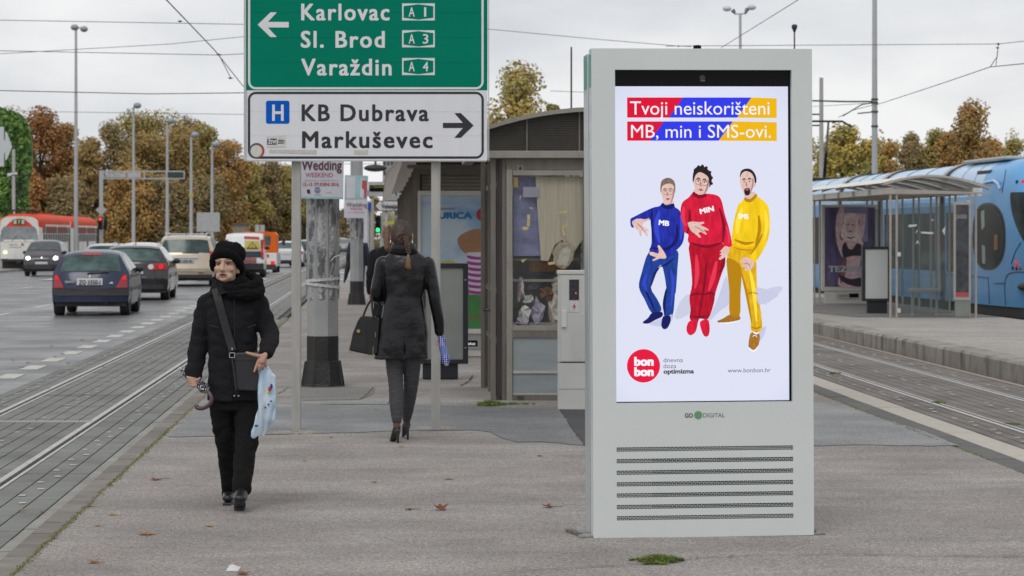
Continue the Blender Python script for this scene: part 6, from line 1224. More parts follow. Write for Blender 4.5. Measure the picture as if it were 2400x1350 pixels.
for s_ in (-1, 1): cc = fx(s_ * .66, .98, .02); b = MB(); b.lathe([(.11, .0), (.10, -.03), (0, -.04)], cc, axis='y', n=14); b.build('headlight', glow('tram_lamp', (1, .93, .65), 1.2), TR); MB().box(s_ * .92 - .04, s_ * .92 + .04, -.02, .06, 1.56, 2.38).build('screen_post', rt_white, TR); MB().tube([fx(s_ * .35, 1.58, .03), fx(s_ * .1, 1.85, .03)], .012, 4).build('wiper', plas, TR)
text('WIENER', M('print_dark', (.03, .03, .03), .5), TR, fx(-.48, 1.36, .03), w=.46, h=.07); text('OSIGURANJE', M('print_dark', (.03, .03, .03), .5), TR, fx(-.48, 1.22, .03), w=.6, h=.07)
b = MB(); b.poly([fx(x, z, .03) for x, z in ((.10, 1.36), (.16, 1.50), (.20, 1.42), (.26, 1.50), (.22, 1.34))]); b.build('red_logo', M('van_red', (.42, .05, .03), .5), TR, recalc=False)
MB().box(-.85, .85, -.12, .1, .5, .64).build('bumper', plas, TR); MB().box(-.1, .1, -.3, -.05, .42, .56).build('coupler', plas, TR)
pt_ = M('pantograph', (.03, .03, .032), .5, .3)
for (x, y) in ((-.5, 1.2), (.5, 1.2), (-.5, 2.4), (.5, 2.4)): MB().tube([(x, y, 3.0), (x, y, 3.22)], .03, 5).build('insulator', pt_, TR)
MB().box(-.6, .6, 1.2, 2.4, 3.2, 3.28).build('pantograph_base', pt_, TR)
MB().tube([(.05, 1.8, 3.25), (-.25, 1.4, 4.15)], .035, 6).build('lower_arm', pt_, TR); MB().tube([(-.25, 1.4, 4.15), (-.4, 1.5, 5.15)], .02, 5).build('upper_arm', pt_, TR); MB().tube([(-.2, 1.4, 4.15), (.4, 1.5, 5.15)], .02, 5).build('upper_arm', pt_, TR); MB().tube([(-.8, 1.5, 4.95), (-.55, 1.5, 5.16), (.6, 1.5, 5.16), (.95, 1.5, 5.02)], .025, 6).build('contact_bow', pt_, TR)
MB().box(-.35, .4, 7.6, 9.4, 3.02, 3.14).build('roof_box', rt_red, TR)
# ---------------------------------------------------------------- blue articulated tram on the right
DB = 49.3; bl = M('tram_blue', (.12, .36, .68), .35, .0, var=.04, scale=.8, coat=.15, spec=.3); bl_l = M('tram_blue_light', (.44, .62, .82), .35, .0, var=.06, scale=.8, coat=.3); joint = M('tram_joint', (.03, .035, .04), .6); bg_ = M('tram_dark_glass', (.022, .03, .03), .25, var=.5, scale=1.2, spec=.08, col2=(.05, .075, .07), thr=(.5, .6))  # paler roof blue has the sky's reflection put into its colour
BT = thing('blue_tram', 'long light blue modern tram standing behind the far platform', 'tram', (11.35, DB, -.12), rz=math.atan(.083))
def nose(s):                                               # half width and roof factors along the body
    t = min(1, max(0, s) / 2.6); return 1.15 * (.62 + .38 * math.sin(t * math.pi / 2) ** .55), t
def bsurf(s, q):                                           # q 0 = left skirt .. 1 = right skirt
    hw_, t = nose(s); a = q * 2 - 1; A = abs(a); sg = -1 if a < 0 else 1
    ztop_ = 3.36 - 1.55 * (1 - math.sin(min(1, s / 2.3) * math.pi / 2)) ** 1.6
    if A > .45: f = (A - .45) / .55; z = .28 + (1 - f) * (min(2.45, ztop_ * .74) - .28); x = hw_ * (1 - .03 * f * f)
    else: f = A / .45; zs_ = min(2.45, ztop_ * .74); x = hw_ * math.sin(f * math.pi / 2) ** .62; z = zs_ + (ztop_ - zs_) * math.cos(f * math.pi / 2) ** .62
    return Vector((sg * x, s, z))
segs = [(0, 6.3), (6.75, 12.4), (12.85, 17.0), (17.45, 24), (24.4, 31)]
for i, (a, c_) in enumerate(segs):
    b = MB(); NU = 54 if i == 0 else 16; NV = 96
    us = [a + (c_ - a) * ((k / NU) ** (1.7 if i == 0 else 1)) for k in range(NU + 1)]; vv = [bsurf(s, j / NV) for s in us for j in range(NV + 1)]
    parts = {'body': [], 'windscreen': [], 'side_window': [], 'roof_panel': []}
    for u in range(NU):
        for j in range(NV):
            f = (u * (NV + 1) + j, u * (NV + 1) + j + 1, (u + 1) * (NV + 1) + j + 1, (u + 1) * (NV + 1) + j); cx = sum((vv[k] for k in f), Vector()) / 4; s, z = cx.y, cx.z; k = 'body'
            if i == 0:
                if s > 4.1 and .9 < z < 2.27 and s < 6.1: k = 'side_window'
            elif .95 < z < 2.27 and a + .25 < s < c_ - .25: k = 'side_window'
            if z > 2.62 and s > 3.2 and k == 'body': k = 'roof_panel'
            parts[k].append(f)
    for k, fs in parts.items():
        if fs:
            b = MB(); used = sorted({v for f in fs for v in f}); mp = {v: n_ for n_, v in enumerate(used)}; b.add([vv[v] for v in used], [tuple(mp[v] for v in f) for f in fs])
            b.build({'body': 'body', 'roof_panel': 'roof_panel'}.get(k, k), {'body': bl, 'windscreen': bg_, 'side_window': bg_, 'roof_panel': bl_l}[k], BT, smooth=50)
    b = MB()
    if i < 4:
        n1 = segs[i + 1][0]; vj = [bsurf(s, j / 40) * 1 for s in (c_, n1) for j in range(41)]; vj = [Vector((v.x * .955, v.y, v.z - .05)) for v in vj]
        b.add(vj, [(j, j + 1, 42 + j, 41 + j) for j in range(40)]); b.build('joint_bellows', joint, BT, smooth=50)
        for s in (c_, n1): b = MB(); b.tube([bsurf(s, .03 + .94 * j / 40) for j in range(41)], .045, 5); b.build('joint_rim', M('rim_pale', (.42, .43, .43), .4) if s == n1 else joint, BT)
    MB().box(-.95, .95, a + (.6 if i == 0 else 0), c_, .06, .35).build('undercarriage', plas, BT)
    if i: 
        for s in (a + (c_ - a) * .33, a + (c_ - a) * .66): b = MB(); b.tube([bsurf(s, .28 + .44 * j / 20) * 1.001 + Vector((0, 0, .004)) for j in range(21)], .008, 4); b.build('roof_seam', M('seam_blue', (.05, .12, .22), .5), BT)
for s in (3.9, 5.0): b = MB(); b.tube([bsurf(s, .28 + .44 * j / 20) + Vector((0, 0, .004)) for j in range(21)], .008, 4); b.build('roof_seam', M('seam_blue', (.05, .12, .22), .5), BT)
def on(s, z, off=.01):                                     # point on the left flank
    lo, hi = .0, .5
    for _ in range(24):
        m = (lo + hi) / 2
        if bsurf(s, m).z < z: lo = m
        else: hi = m
    p = bsurf(s, lo); q_ = bsurf(s + .02, lo); n_ = Vector((-(q_.y - p.y), q_.x - p.x, 0)).normalized(); return p + n_ * off
b = MB(); b.grid(lambda u, v: on(max(.1, 1.30 - .9 * (max(0, 2.55 - (1.1 + 1.52 * v)) / 1.12) ** 1.9) * (1 - .97 * u), 1.1 + 1.52 * v, .008), 24, 20); b.build('windscreen', bg_, BT, smooth=True)
for rr, off_, mt_, nm_ in ((1.07, .004, M('joint_black', (.01, .01, .012), .4), 'window_seal'), (1.0, .009, bg_, 'side_window')):
    b = MB(); N_ = 48
    def ep(a, q): 
        ca, sa = math.cos(a), math.sin(a); ex = abs(ca) ** (.8) * (1 if ca > 0 else -1); ez = abs(sa) ** .8 * (1 if sa > 0 else -1); return on(2.75 - ex * 1.12 * q * rr if ex > 0 else 2.75 - ex * 1.15 * q, 1.72 + ez * .66 * q * rr, off_)
    b.add([on(2.75, 1.72, off_)] + [ep(2 * math.pi * i / N_, q) for q in (.33, .66, 1.) for i in range(N_)], [(0, 1 + i, 1 + (i + 1) % N_) for i in range(N_)] + [(1 + r * N_ + i, 1 + (r + 1) * N_ + i, 1 + (r + 1) * N_ + (i + 1) % N_, 1 + r * N_ + (i + 1) % N_) for r in (0, 1) for i in range(N_)])
    b.build(nm_, mt_, BT, smooth=True)
b = MB(); b.grid(lambda u, v: on(max(.1, 1.30 - .9 * (max(0, 2.55 - (1.1 + 1.52 * v)) / 1.12) ** 1.9) * (1 - .97 * u), 1.1 + 1.52 * v, .008) * 1, 24, 20); b.v = [Vector((-p.x, p.y, p.z)) for p in b.v]; b.build('windscreen', bg_, BT, smooth=True)
rim_ = [bsurf(0, j / 48) for j in range(49)]; cz_ = Vector((0, 0, 1.1)); lay = [[Vector((p.x * k, -.42 * (1 - k * k) ** .8, cz_.z + (p.z - cz_.z) * k)) for p in rim_] for k in (1, .9, .7, .45, .2, .02)]
for nm_, mt_, cond in (('nose', bl, lambda z: z < 1.12), ('windscreen', bg_, lambda z: z >= 1.12)):
    b = MB()
    for A_, B_ in zip(lay, lay[1:]):
        for j in range(48):
            q_ = (A_[j], A_[j + 1], B_[j + 1], B_[j])
            if cond(sum(p.z for p in q_) / 4): b.add(q_, [(0, 1, 2, 3)])
    if nm_ == 'nose': b.add([lay[i][0] for i in range(6)] + [lay[i][48] for i in range(5, -1, -1)], [tuple(range(12))])
    b.build(nm_, mt_, BT, smooth=True)
seam = M('seam_dark', (.012, .035, .09), .5)
for ln in ([(1.75, 2.62), (1.72, 2.9), (1.9, 3.1)], [(1.62, .3), (1.66, .6), (1.62, .8), (1.45, .95), (1.0, 1.0), (.6, 1.0), (.25, 1.0)], [(2.3, .74), (1.66, .76)], [(1.28, 1.16), (1.05, 1.42), (.8, 1.6)], [(2.7, .3), (2.75, .8), (3.1, .86), (6.2, .86)]):
    P_ = [on(*p, .004) for p in smooth_pts(ln, 6, False)]; MB().tube(P_, .009, 5).build('panel_seam', seam, BT)
for s, z, r, m_ in ((1.02, 1.20, .045, lampr), (1.02, 1.09, .062, tail), (.84, 1.09, .05, M('amber_lens', (.35, .12, .03), .2)), (1.2, 1.08, .045, joint), (1.15, 2.83, .045, joint), (1.0, 2.83, .045, lampr)):
    p = on(s, z, .0); q_ = on(s, z, .03); ax = (q_ - p).normalized(); Mx = ax.to_track_quat('Z', 'Y').to_matrix(); b = MB(); b.ball(p, (r, r, .03), 12, 6, M=Mx); b.build('tail_lamp', m_, BT)
P_ = [on(.95, .70, .0), on(.75, .71, .03), on(.5, .70, .05), on(.3, .70, .05), on(.12, .7, .04)]; MB().tube(P_, [.03, .075, .09, .09, .09], 8).build('bumper_strip', joint, BT, smooth=True)
P_ = [on(3.0, 2.86, .03), on(2.2, 2.88, .06), on(1.9, 2.82, .06), on(1.85, 2.7, .02)]; MB().tube(P_, .03, 6).build('roof_pipe', bl_l, BT); MB().box(-1.05, -.65, 2.9, 3.9, 2.98, 3.12).build('roof_recess', joint, BT)
b = MB(); b.box(-.8, .8, 2.6, 6.0, 3.33, 3.41); b.build('roof_equipment', M('roof_grey', (.42, .43, .42), .5, var=.15, scale=4), BT, bevel=.04)
# things seen through its cab window
MB().box(-1.02, -.98, 3.1, 3.35, .7, 2.3).build('grab_panel', M('panel_green', (.22, .28, .25), .5), BT)
b = MB(); b.poly([on(2.9, 1.15, .011), on(3.15, 1.15, .011), on(3.2, 2.25, .011), on(2.95, 2.28, .011)]); b.build('cab_partition_panel', M('cab_panel', (.25, .32, .28), .4, var=.1), BT, recalc=False)
b = MB(); b.poly([on(2.0, 1.45, .012), on(2.25, 1.43, .012), on(2.25, 1.75, .012), on(2.0, 1.77, .012)]); b.build('ticket_machine', M('machine_orange', (.22, .09, .02), .5), BT, recalc=False)
for o in [o for o in bpy.data.objects if o.name.startswith('cab_partition_panel')]: o.name = 'cab_partition'
# pantograph on its third car
PY = 24.3
MB().box(-.6, .6, PY - .8, PY + .8, 3.36, 3.44).build('pantograph_base', pt_, BT); MB().tube([(.1, PY + .8, 3.5), (-.15, PY - .7, 4.22)], .05, 6).build('lower_arm', pt_, BT); MB().tube([(-.15, PY - .7, 4.22), (.25, PY + .9, 5.12)], .035, 6).build('upper_arm', pt_, BT)
MB().tube([(-1.1, PY + 1., 5.05), (-.7, PY + 1., 5.18), (.7, PY + 1., 5.18), (1.0, PY + 1., 5.0)], .032, 6).build('contact_bow', pt_, BT)
# ================================================================ people
def remesh(b, voxel, name, mats, parent, smooth=4, wr=0., wscale=9., wz=1., carve=None, faces=None, fac=.5):
    """fuses overlapping closed volumes into one continuous skin, smooths it, then wrinkles and carves it"""
    me0 = b.mesh('tmp', mats, weld=False); o = bpy.data.objects.new('tmp', me0); COL.objects.link(o)
    m = o.modifiers.new('r', 'REMESH'); m.mode = 'VOXEL'; m.voxel_size = voxel
    s_ = o.modifiers.new('s', 'SMOOTH'); s_.iterations = smooth; s_.factor = fac
    bpy.context.view_layer.update()
    me = bpy.data.meshes.new_from_object(o.evaluated_get(bpy.context.evaluated_depsgraph_get())); bpy.data.objects.remove(o); bpy.data.meshes.remove(me0)
    me.name = name
    if wr:
        ns = [v.normal.copy() for v in me.vertices]
        for v, n in zip(me.vertices, ns):
            p = v.co; q = Vector((p.x * wscale, p.y * wscale, p.z * wscale * wz)); f = abs(noise.noise(q)) * 2 - .5 + .5 * noise.noise(q * 2.3 + Vector((7, 1, 3)))
            v.co = p + n * (f * wr)
    if carve:
        for c, r, d in carve:
            c = Vector(c); d = Vector(d); r = r if isinstance(r, (tuple, list)) else (r, r, r)
            for v in me.vertices:
                q = v.co - c; k = (q.x / r[0]) ** 2 + (q.y / r[1]) ** 2 + (q.z / r[2]) ** 2
                if k < 4: v.co = v.co + d * math.exp(-k * 1.6)
    me.materials.clear()
    for mm in (mats if isinstance(mats, (list, tuple)) else [mats]): me.materials.append(mm)
    if faces:
        for p in me.polygons: p.material_index = faces(p.center)
    me.polygons.foreach_set('use_smooth', [True] * len(me.polygons)); me.update()
    o = bpy.data.objects.new(name, me); COL.objects.link(o); o.parent = parent; return o
def limb(b, pts, rad, n=14):
    """tapered tube with round ends through the joints"""
    P = [Vector(p) for p in pts]
    dens = smooth_pts([tuple(p) for p in P], 4, False) if len(P) > 2 else [tuple(P[0].lerp(P[1], t / 4)) for t in range(5)]
    rr = smooth_pts([(r, r) if not isinstance(r, tuple) else r for r in rad], 4, False) if len(P) > 2 else [tuple((1 - t / 4) * (rad[0] if not isinstance(rad[0], tuple) else rad[0][j]) + t / 4 * (rad[1] if not isinstance(rad[1], tuple) else rad[1][j]) for j in (0, 1)) for t in range(5)]
    D = [Vector(q) for q in dens]; t0 = (D[0] - D[1]).normalized(); t1 = (D[-1] - D[-2]).normalized(); e0, e1 = min(rr[0]), min(rr[-1])
    A_ = [(D[0] + t0 * e0 * math.sin(a), tuple(x * math.cos(a) for x in rr[0])) for a in (1.5, 1.1, .7, .35)]; Z_ = [(D[-1] + t1 * e1 * math.sin(a), tuple(x * math.cos(a) for x in rr[-1])) for a in (.35, .7, 1.1, 1.5)]
    al = A_ + list(zip(D, rr)) + Z_
    b.tube([a[0] for a in al], [tuple(a[1]) for a in al], n)
def rings(b, rs, n=28, e=2.4):
    """stack of super-elliptic rings (cx, cy, z, rx, ry)"""
    vv = []
    for cx, cy, z, rx, ry in rs:
        for k in range(n):
            a = 2 * math.pi * k / n; c, s = math.cos(a), math.sin(a); vv.append((cx + rx * abs(c) ** (2 / e) * (1 if c > 0 else -1), cy + ry * abs(s) ** (2 / e) * (1 if s > 0 else -1), z))
    m = len(rs); b.add(vv, [(i * n + k, i * n + (k + 1) % n, (i + 1) * n + (k + 1) % n, (i + 1) * n + k) for i in range(m - 1) for k in range(n)] + [tuple(range(n - 1, -1, -1)), tuple((m - 1) * n + k for k in range(n))])
skin_o = M('skin_old', (.56, .365, .265), .55, var=.14, scale=55, bump=.25, bscale=220, col2=(.42, .25, .17), thr=(.5, .68)); skin_y = M('skin_young', (.42, .23, .16), .5, var=.08, scale=40); skin_h = M('skin_hand', (.48, .27, .20), .55, var=.18, scale=60, bump=.3, bscale=200)
wool = M('black_wool', (.0145, .0145, .0175), .95, var=.25, scale=90, spec=.2, bump=.3, bscale=400); wool2 = M('black_knit', (.008, .008, .009), 1., var=.3, scale=120, spec=.1, bump=.5, bscale=300); trous = M('black_trousers', (.0075, .0075, .008), .9, var=.2, scale=30, spec=.2); leath_b = M('black_leather_bag', (.022, .023, .026), .42, var=.2, scale=12, bump=.2, bscale=200)
shoe_m = M('shoe_leather', (.014, .014, .015), .38, var=.2, scale=20); silver = M('silver_buckle', (.6, .6, .6), .2, .9)
# ---------------------------------------------------------------- old woman in black
D1 = 14.84; K1 = F / D1; O1 = G(548, 1185)
W1 = thing('person', 'old woman in black coat and hat walking towards us with umbrella and plastic bag', 'person', (O1.x, D1, 0))
def A(px, py, dy=0.): return Vector(((px - 548) / K1 * (1 + dy / D1), dy, (1185 - py) / K1 * (1 + dy / D1) - dy * 0 * .1)) if 0 else Vector(((px - HX) * (D1 + dy) / F - O1.x, dy, CH - (py - HY) * (D1 + dy) / F))
hc = A(531, 622, -.03); hy = Matrix.Rotation(R(-9), 3, 'Z') @ Matrix.Rotation(R(-6), 3, 'X')
h = lambda x, y, z: hc + hy @ Vector((x, y, z))
b = MB()
b.ball(h(0, .015, .02), (.071, .088, .085), 24, 16, M=hy); b.ball(h(0, -.008, -.025), (.063, .075, .085), 24, 16, M=hy); b.ball(h(0, -.022, -.068), (.050, .056, .044), 20, 12, M=hy); b.ball(h(0, -.066, -.088), (.022, .016, .016), 12, 8, M=hy)
for s_ in (-1, 1):
    b.ball(h(s_ * .037, -.053, -.026), (.024, .022, .022), 12, 8, M=hy); b.ball(h(s_ * .069, .016, -.022), (.012, .018, .030), 10, 8, M=hy); b.ball(h(s_ * .034, -.050, -.068), (.018, .018, .022), 10, 8, M=hy); b.ball(h(s_ * .012, -.092, -.037), (.0085, .010, .008), 10, 8, M=hy)
limb(b, [h(0, -.074, .018), h(0, -.092, -.012), h(0, -.106, -.034)], [.010, .0105, .0135], 12); limb(b, [h(-.045, -.062, .022), h(-.016, -.079, .024), h(.016, -.079, .024), h(.045, -.062, .022)], [.009, .011, .011, .009], 10)
limb(b, [h(-.022, -.073, -.061), h(0, -.084, -.057), h(.022, -.073, -.061)], [.005, .0065, .005], 8); limb(b, [h(-.018, -.071, -.073), h(0, -.080, -.075), h(.018, -.071, -.073)], [.005, .0075, .005], 8)
limb(b, [h(0, 0, -.06), A(542, 700, .02)], [.052, .055])
rings(b, [(A(548, 0).x, 0, A(0, 925).z, .11, .07), (A(546, 0).x, 0, A(0, 880).z, .115, .08), (A(546, 0).x, 0, A(0, 800).z, .105, .09), (A(546, 0).x, 0, A(0, 730).z, .13, .095), (A(546, 0).x, 0, A(0, 700).z, .13, .08), (A(544, 0).x, 0, A(0, 680).z, .06, .06)], 24)
RH, LH = A(457, 888, -.06), A(617, 838, -.22)           # hands: her right (left in the picture) and her left
limb(b, [A(488, 708), A(470, 790, .03), RH + Vector((0, 0, .03))], [.045, .038, .026]); limb(b, [A(606, 708), A(632, 785, -.02), LH + Vector((.008, .02, .03))], [.045, .038, .026])
# right hand closed round the umbrella
limb(b, [RH + Vector((-.002, .012, .03)), RH + Vector((0, 0, -.014))], [(.028, .022), (.032, .026)])
for i, t in enumerate((-.024, -.008, .009, .025)):
    c_ = RH + Vector((t * .35 - .008, -.026 - t * .2, -.012 - t * .9)); limb(b, [c_ + Vector((-.026, .02, .004)), c_ + Vector((-.020, -.012, 0)), c_ + Vector((.006, -.022, -.004)), c_ + Vector((.024, -.010, -.008)), c_ + Vector((.02, .006, -.012))], [.0095, .0095, .009, .0085, .0075], 9)
limb(b, [RH + Vector((.024, .0, .012)), RH + Vector((.028, -.026, .0)), RH + Vector((.010, -.042, -.006))], [.011, .010, .0085], 9)
# left hand spread on the bag edge, holding the plastic bag
limb(b, [LH + Vector((.008, .01, .03)), LH + Vector((-.004, 0, .0)), LH + Vector((-.014, -.004, -.022))], [(.026, .018), (.036, .017), (.034, .015)])
for (dx, dz, ln, r, bend) in ((-.034, -.026, 1.0, .0088, 0), (-.018, -.034, .86, .009, .012), (-.004, -.036, .7, .009, .02), (.010, -.03, .5, .0085, .024)):
    p0 = LH + Vector((dx + .006, -.006, dz + .01)); dirv = Vector((-.35 + bend * 10, -.15, -1)).normalized(); limb(b, [p0, p0 + dirv * .026 * ln * 1.3, p0 + dirv * .050 * ln * 1.2 + Vector((0, bend, 0)), p0 + dirv * .070 * ln + Vector((0, bend * 2, 0))], [r, r * .95, r * .88, r * .75], 9)
limb(b, [LH + Vector((-.022, -.004, .010)), LH + Vector((-.052, -.016, .016)), LH + Vector((-.078, -.02, .024)), LH + Vector((-.096, -.02, .030))], [.0125, .0105, .0095, .008], 9)
limb(b, [A(522, 930, 0), A(532, 1035, .03), A(538, 1148, .14)], [.055, .045, .03]); limb(b, [A(575, 930, 0), A(574, 1035, -.12), A(566, 1150, -.24)], [.055, .045, .03])
limb(b, [A(538, 1148, .15), A(535, 1160, .10)], [.026, .02]); limb(b, [A(566, 1152, -.24), A(563, 1166, -.36)], [.03, .022])
lipz = lambda c: ((hy.transposed() @ (c - hc)))
def fpick(c):
    q = lipz(c)
    if abs(q.x) < .0235 and -.0805 < q.z < -.056 and q.y < -.062 and (abs(q.x) / .0235) ** 2 + ((q.z + .068) / .0125) ** 2 < 1: return 1
    if (c - RH).length < .1 or (c - LH).length < .12: return 2
    return 0
H_ = lambda x, y, z: tuple(h(x, y, z)); dV = lambda x, y, z: tuple(hy @ Vector((x, y, z)))
carv = [(H_(-.030, -.072, .0), (.018, .03, .012), dV(0, .009, 0)), (H_(.030, -.072, .0), (.018, .03, .012), dV(0, .009, 0)), (H_(0, -.085, -.0665), (.018, .02, .0035), dV(0, .011, 0)),
        (H_(-.029, -.07, -.045), (.005, .03, .02), dV(0, .006, 0)), (H_(.029, -.07, -.045), (.005, .03, .02), dV(0, .006, 0)), (H_(-.05, -.05, -.055), (.012, .03, .02), dV(.002, .004, 0)), (H_(.05, -.05, -.055), (.012, .03, .02), dV(-.002, .004, 0)), (H_(0, -.075, -.083), (.02, .02, .004), dV(0, .004, 0)),
        (H_(-.038, -.068, -.012), (.012, .02, .003), dV(0, .004, 0)), (H_(.038, -.068, -.012), (.012, .02, .003), dV(0, .004, 0)), (H_(0, -.085, .032), (.004, .02, .012), dV(0, .003, 0))]
remesh(b, .0034, 'body', [skin_o, M('old_lips', (.38, .17, .15), .5, var=.15, scale=60), skin_h], W1, smooth=3, carve=carv, faces=fpick)
dark_eye = M('eye_dark', (.02, .014, .012), .2); brow = M('brow_grey', (.12, .09, .075), .9); ew_ = M('eye_white', (.35, .30, .27), .3)
for s_ in (-1, 1):
    b = MB(); b.ball(h(s_ * .030, -.0595, -.001), (.0125, .009, .0055), 12, 8, M=hy); e_ = b.build('eye', ew_, W1, smooth=True); b = MB(); b.ball(h(s_ * .030 - .003, -.0655, -.001), (.0062, .005, .0052), 10, 6, M=hy); b.build('iris', dark_eye, e_, smooth=True)
    b = MB(); limb(b, [h(s_ * .014, -.073, .004), h(s_ * .030, -.0715, .0075), h(s_ * .046, -.060, .002)], [.002, .003, .002], 6); b.build('eyelid', M('lid_shadow', (.16, .08, .06), .6), W1, smooth=True)
    b = MB(); limb(b, [h(s_ * .012, -.088, .020), h(s_ * .030, -.082, .030), h(s_ * .050, -.066, .026)], [.0025, .0035, .002], 6); b.build('eyebrow', brow, W1, smooth=True)
b = MB(); limb(b, [h(-.017, -.079, -.0655), h(0, -.083, -.065), h(.017, -.079, -.0655)], [.002, .003, .002], 6); b.build('mouth_opening', M('mouth_dark', (.05, .015, .015), .5), W1)
# hat: rolled brim and soft crown
b = MB(); N_ = 26; ringp = []
for k in range(N_ + 1):
    a = 2 * math.pi * k / N_; x, y = math.sin(a), -math.cos(a); ringp.append(tuple(h(x * .083, .012 + y * (.092 if y < 0 else .10), .066 - .060 * (1 - max(0, -y)) ** 1.2 - .020 * max(0, y) - .012 * abs(x) ** 4)))
vv = []
for p in ringp[:-1]: b.ball(p, (.026, .026, .030), 10, 8)
limb(b, ringp, [.024] * len(ringp), 12); b.ball(h(0, .02, .070), (.088, .098, .078), 24, 16, M=hy); b.ball(h(.042, .03, .102), (.046, .05, .042), 14, 10, M=hy); b.ball(h(-.02, .01, .115), (.055, .06, .036), 14, 10, M=hy); b.ball(h(.075, .04, .07), (.03, .05, .05), 14, 10, M=hy)
remesh(b, .005, 'hat', wool2, W1, smooth=3, wr=.0022, wscale=26)
# coat
b = MB(); cx = lambda px: A(px, 0).x; cz = lambda py: A(0, py).z
rings(b, [(cx(549), .0, cz(937), .158, .125), (cx(548), .0, cz(900), .155, .125), (cx(547), 0, cz(840), .148, .12), (cx(546), -.01, cz(780), .143, .125), (cx(545), -.01, cz(735), .152, .13), (cx(545), 0, cz(708), .172, .12), (cx(545), 0, cz(690), .165, .10), (cx(545), .01, cz(674), .115, .082), (cx(543), .01, cz(662), .06, .06)], 40)
limb(b, [A(486, 712), A(472, 775, .02), A(461, 835, .0), A(456, 872, -.04)], [.064, .062, .056, .048]); limb(b, [A(604, 712), A(622, 760, .0), A(634, 786, -.03), A(630, 808, -.12), A(623, 826, -.19)], [.064, .062, .058, .052, .045])
b.ball(A(634, 782, -.02), .058, 12, 8)
remesh(b, .006, 'coat', wool, W1, smooth=5, wr=.0075, wscale=9, wz=1.5, carve=[(tuple(A(548, 936, -.12)), (.008, .09, .05), (0, .02, 0)), (tuple(A(545, 800, -.13)), (.004, .05, .3), (0, .006, 0))])
b = MB(); b.prism([A(490, 688, -.075), A(499, 653, -.05), A(520, 664, -.12), A(543, 681, -.135), A(514, 689, -.13)], (0, -.012, -.002)); b.build('collar', wool, W1, bevel=.004)
b = MB(); b.prism([A(596, 660, -.03), A(620, 690, -.05), A(606, 700, -.1), A(575, 690, -.135)], (0, -.012, 0)); b.build('collar', wool, W1, bevel=.004)
b = MB(); limb(b, [A(452, 868, -.045), A(455, 880, -.05)], [.051, .05]); remesh(b, .005, 'cuff', wool, W1, smooth=2)
welt = M('coat_welt', (.03, .03, .034), .9)
b = MB(); b.tube([A(549, 700, -.137), A(550, 760, -.139), A(550, 830, -.136)], .0022, 5); b.build('placket_edge', welt, W1)
for pts_ in ([(490, 762, -.118), (512, 768, -.136)], [(580, 768, -.136), (600, 761, -.118)]): b = MB(); b.tube([A(*p) for p in pts_], .0028, 5); b.build('pocket_welt', welt, W1)
b = MB(); b.tube([A(490, 688, -.09), A(514, 690, -.145), A(543, 682, -.15)], .002, 5); b.build('collar_edge', welt, W1)
# scarf
b = MB(); limb(b, [A(507, 655, -.02), A(515, 668, -.085), A(540, 678, -.125), A(572, 676, -.12), A(600, 668, -.06), A(603, 655, .02), A(575, 645, .08), A(530, 643, .08), A(509, 650, .02)], [.022, .026, .03, .034, .036, .032, .03, .026, .022], 14)
limb(b, [A(540, 690, -.14), A(575, 692, -.145), A(602, 690, -.105), A(612, 678, -.05)], [.022, .034, .036, .028]); limb(b, [A(575, 662, -.07), A(608, 680, -.05)], [.03, .03])
limb(b, [A(515, 652, -.03), A(540, 668, -.075), A(566, 655, -.03), A(566, 640, .03)], [.024, .026, .026, .022])
remesh(b, .005, 'scarf', wool2, W1, smooth=3, wr=.006, wscale=16, wz=2.4)
for py in (925,):
    for px in (549, 559): b = MB(); b.ball(A(px, 928, -.135), (.006, .004, .006), 8, 6); b.build('button', M('brass_button', (.45, .40, .25), .3, .8), W1)
# shoulder bag and strap
b = MB(); sp_ = [A(504, 676, -.11), A(512, 705, -.15), A(524, 750, -.155), A(537, 795, -.155), A(545, 822, -.16)]; P_ = [Vector(q) for q in smooth_pts([tuple(p) for p in sp_], 5, False)]
for a_, c_ in zip(P_, P_[1:]):
    n_ = Vector((.022, 0, .006)); b.hexa([a_ - n_, a_ + n_, a_ + n_ + Vector((0, .006, 0)), a_ - n_ + Vector((0, .006, 0))], [c_ - n_, c_ + n_, c_ + n_ + Vector((0, .006, 0)), c_ - n_ + Vector((0, .006, 0))])
SB = thing('shoulder_bag', 'flat black leather shoulder bag with wide strap worn by the old woman', 'bag', W1.location); b.build('strap', M('strap_black', (.018, .018, .02), .7, var=.2, scale=40), SB, weld=False)
b = MB(); rr_ = [A(548, 827, -.17), A(611, 824, -.17), A(611, 912, -.165), A(602, 917, -.165), A(558, 915, -.165), A(551, 906, -.165)]; b.prism(rr_, (0, .045, 0)); b.build('pouch', leath_b, SB, bevel=.008)
MB().box(A(549, 0, -.17).x, A(610, 0, -.17).x, -.176, -.17, A(0, 842, -.17).z, A(0, 840.5, -.17).z).build('zip', M('zip_dark', (.06, .06, .065), .4), SB)
b = MB(); 
for p0, p1 in (((538, 827), (550, 827)), ((550, 827), (550, 838)), ((550, 838), (538, 838)), ((538, 838), (538, 827))): b.tube([A(*p0, -.18), A(*p1, -.18)], .0035, 6)
b.tube([A(543, 815, -.175), A(545, 820, -.175)], .006, 6); b.build('buckle', silver, SB, weld=False, kind='stuff')
MB().tube([A(544, 838, -.172), A(550, 880, -.172), A(554, 914, -.17)], .008, 6).build('side_strap', leath_b, SB)
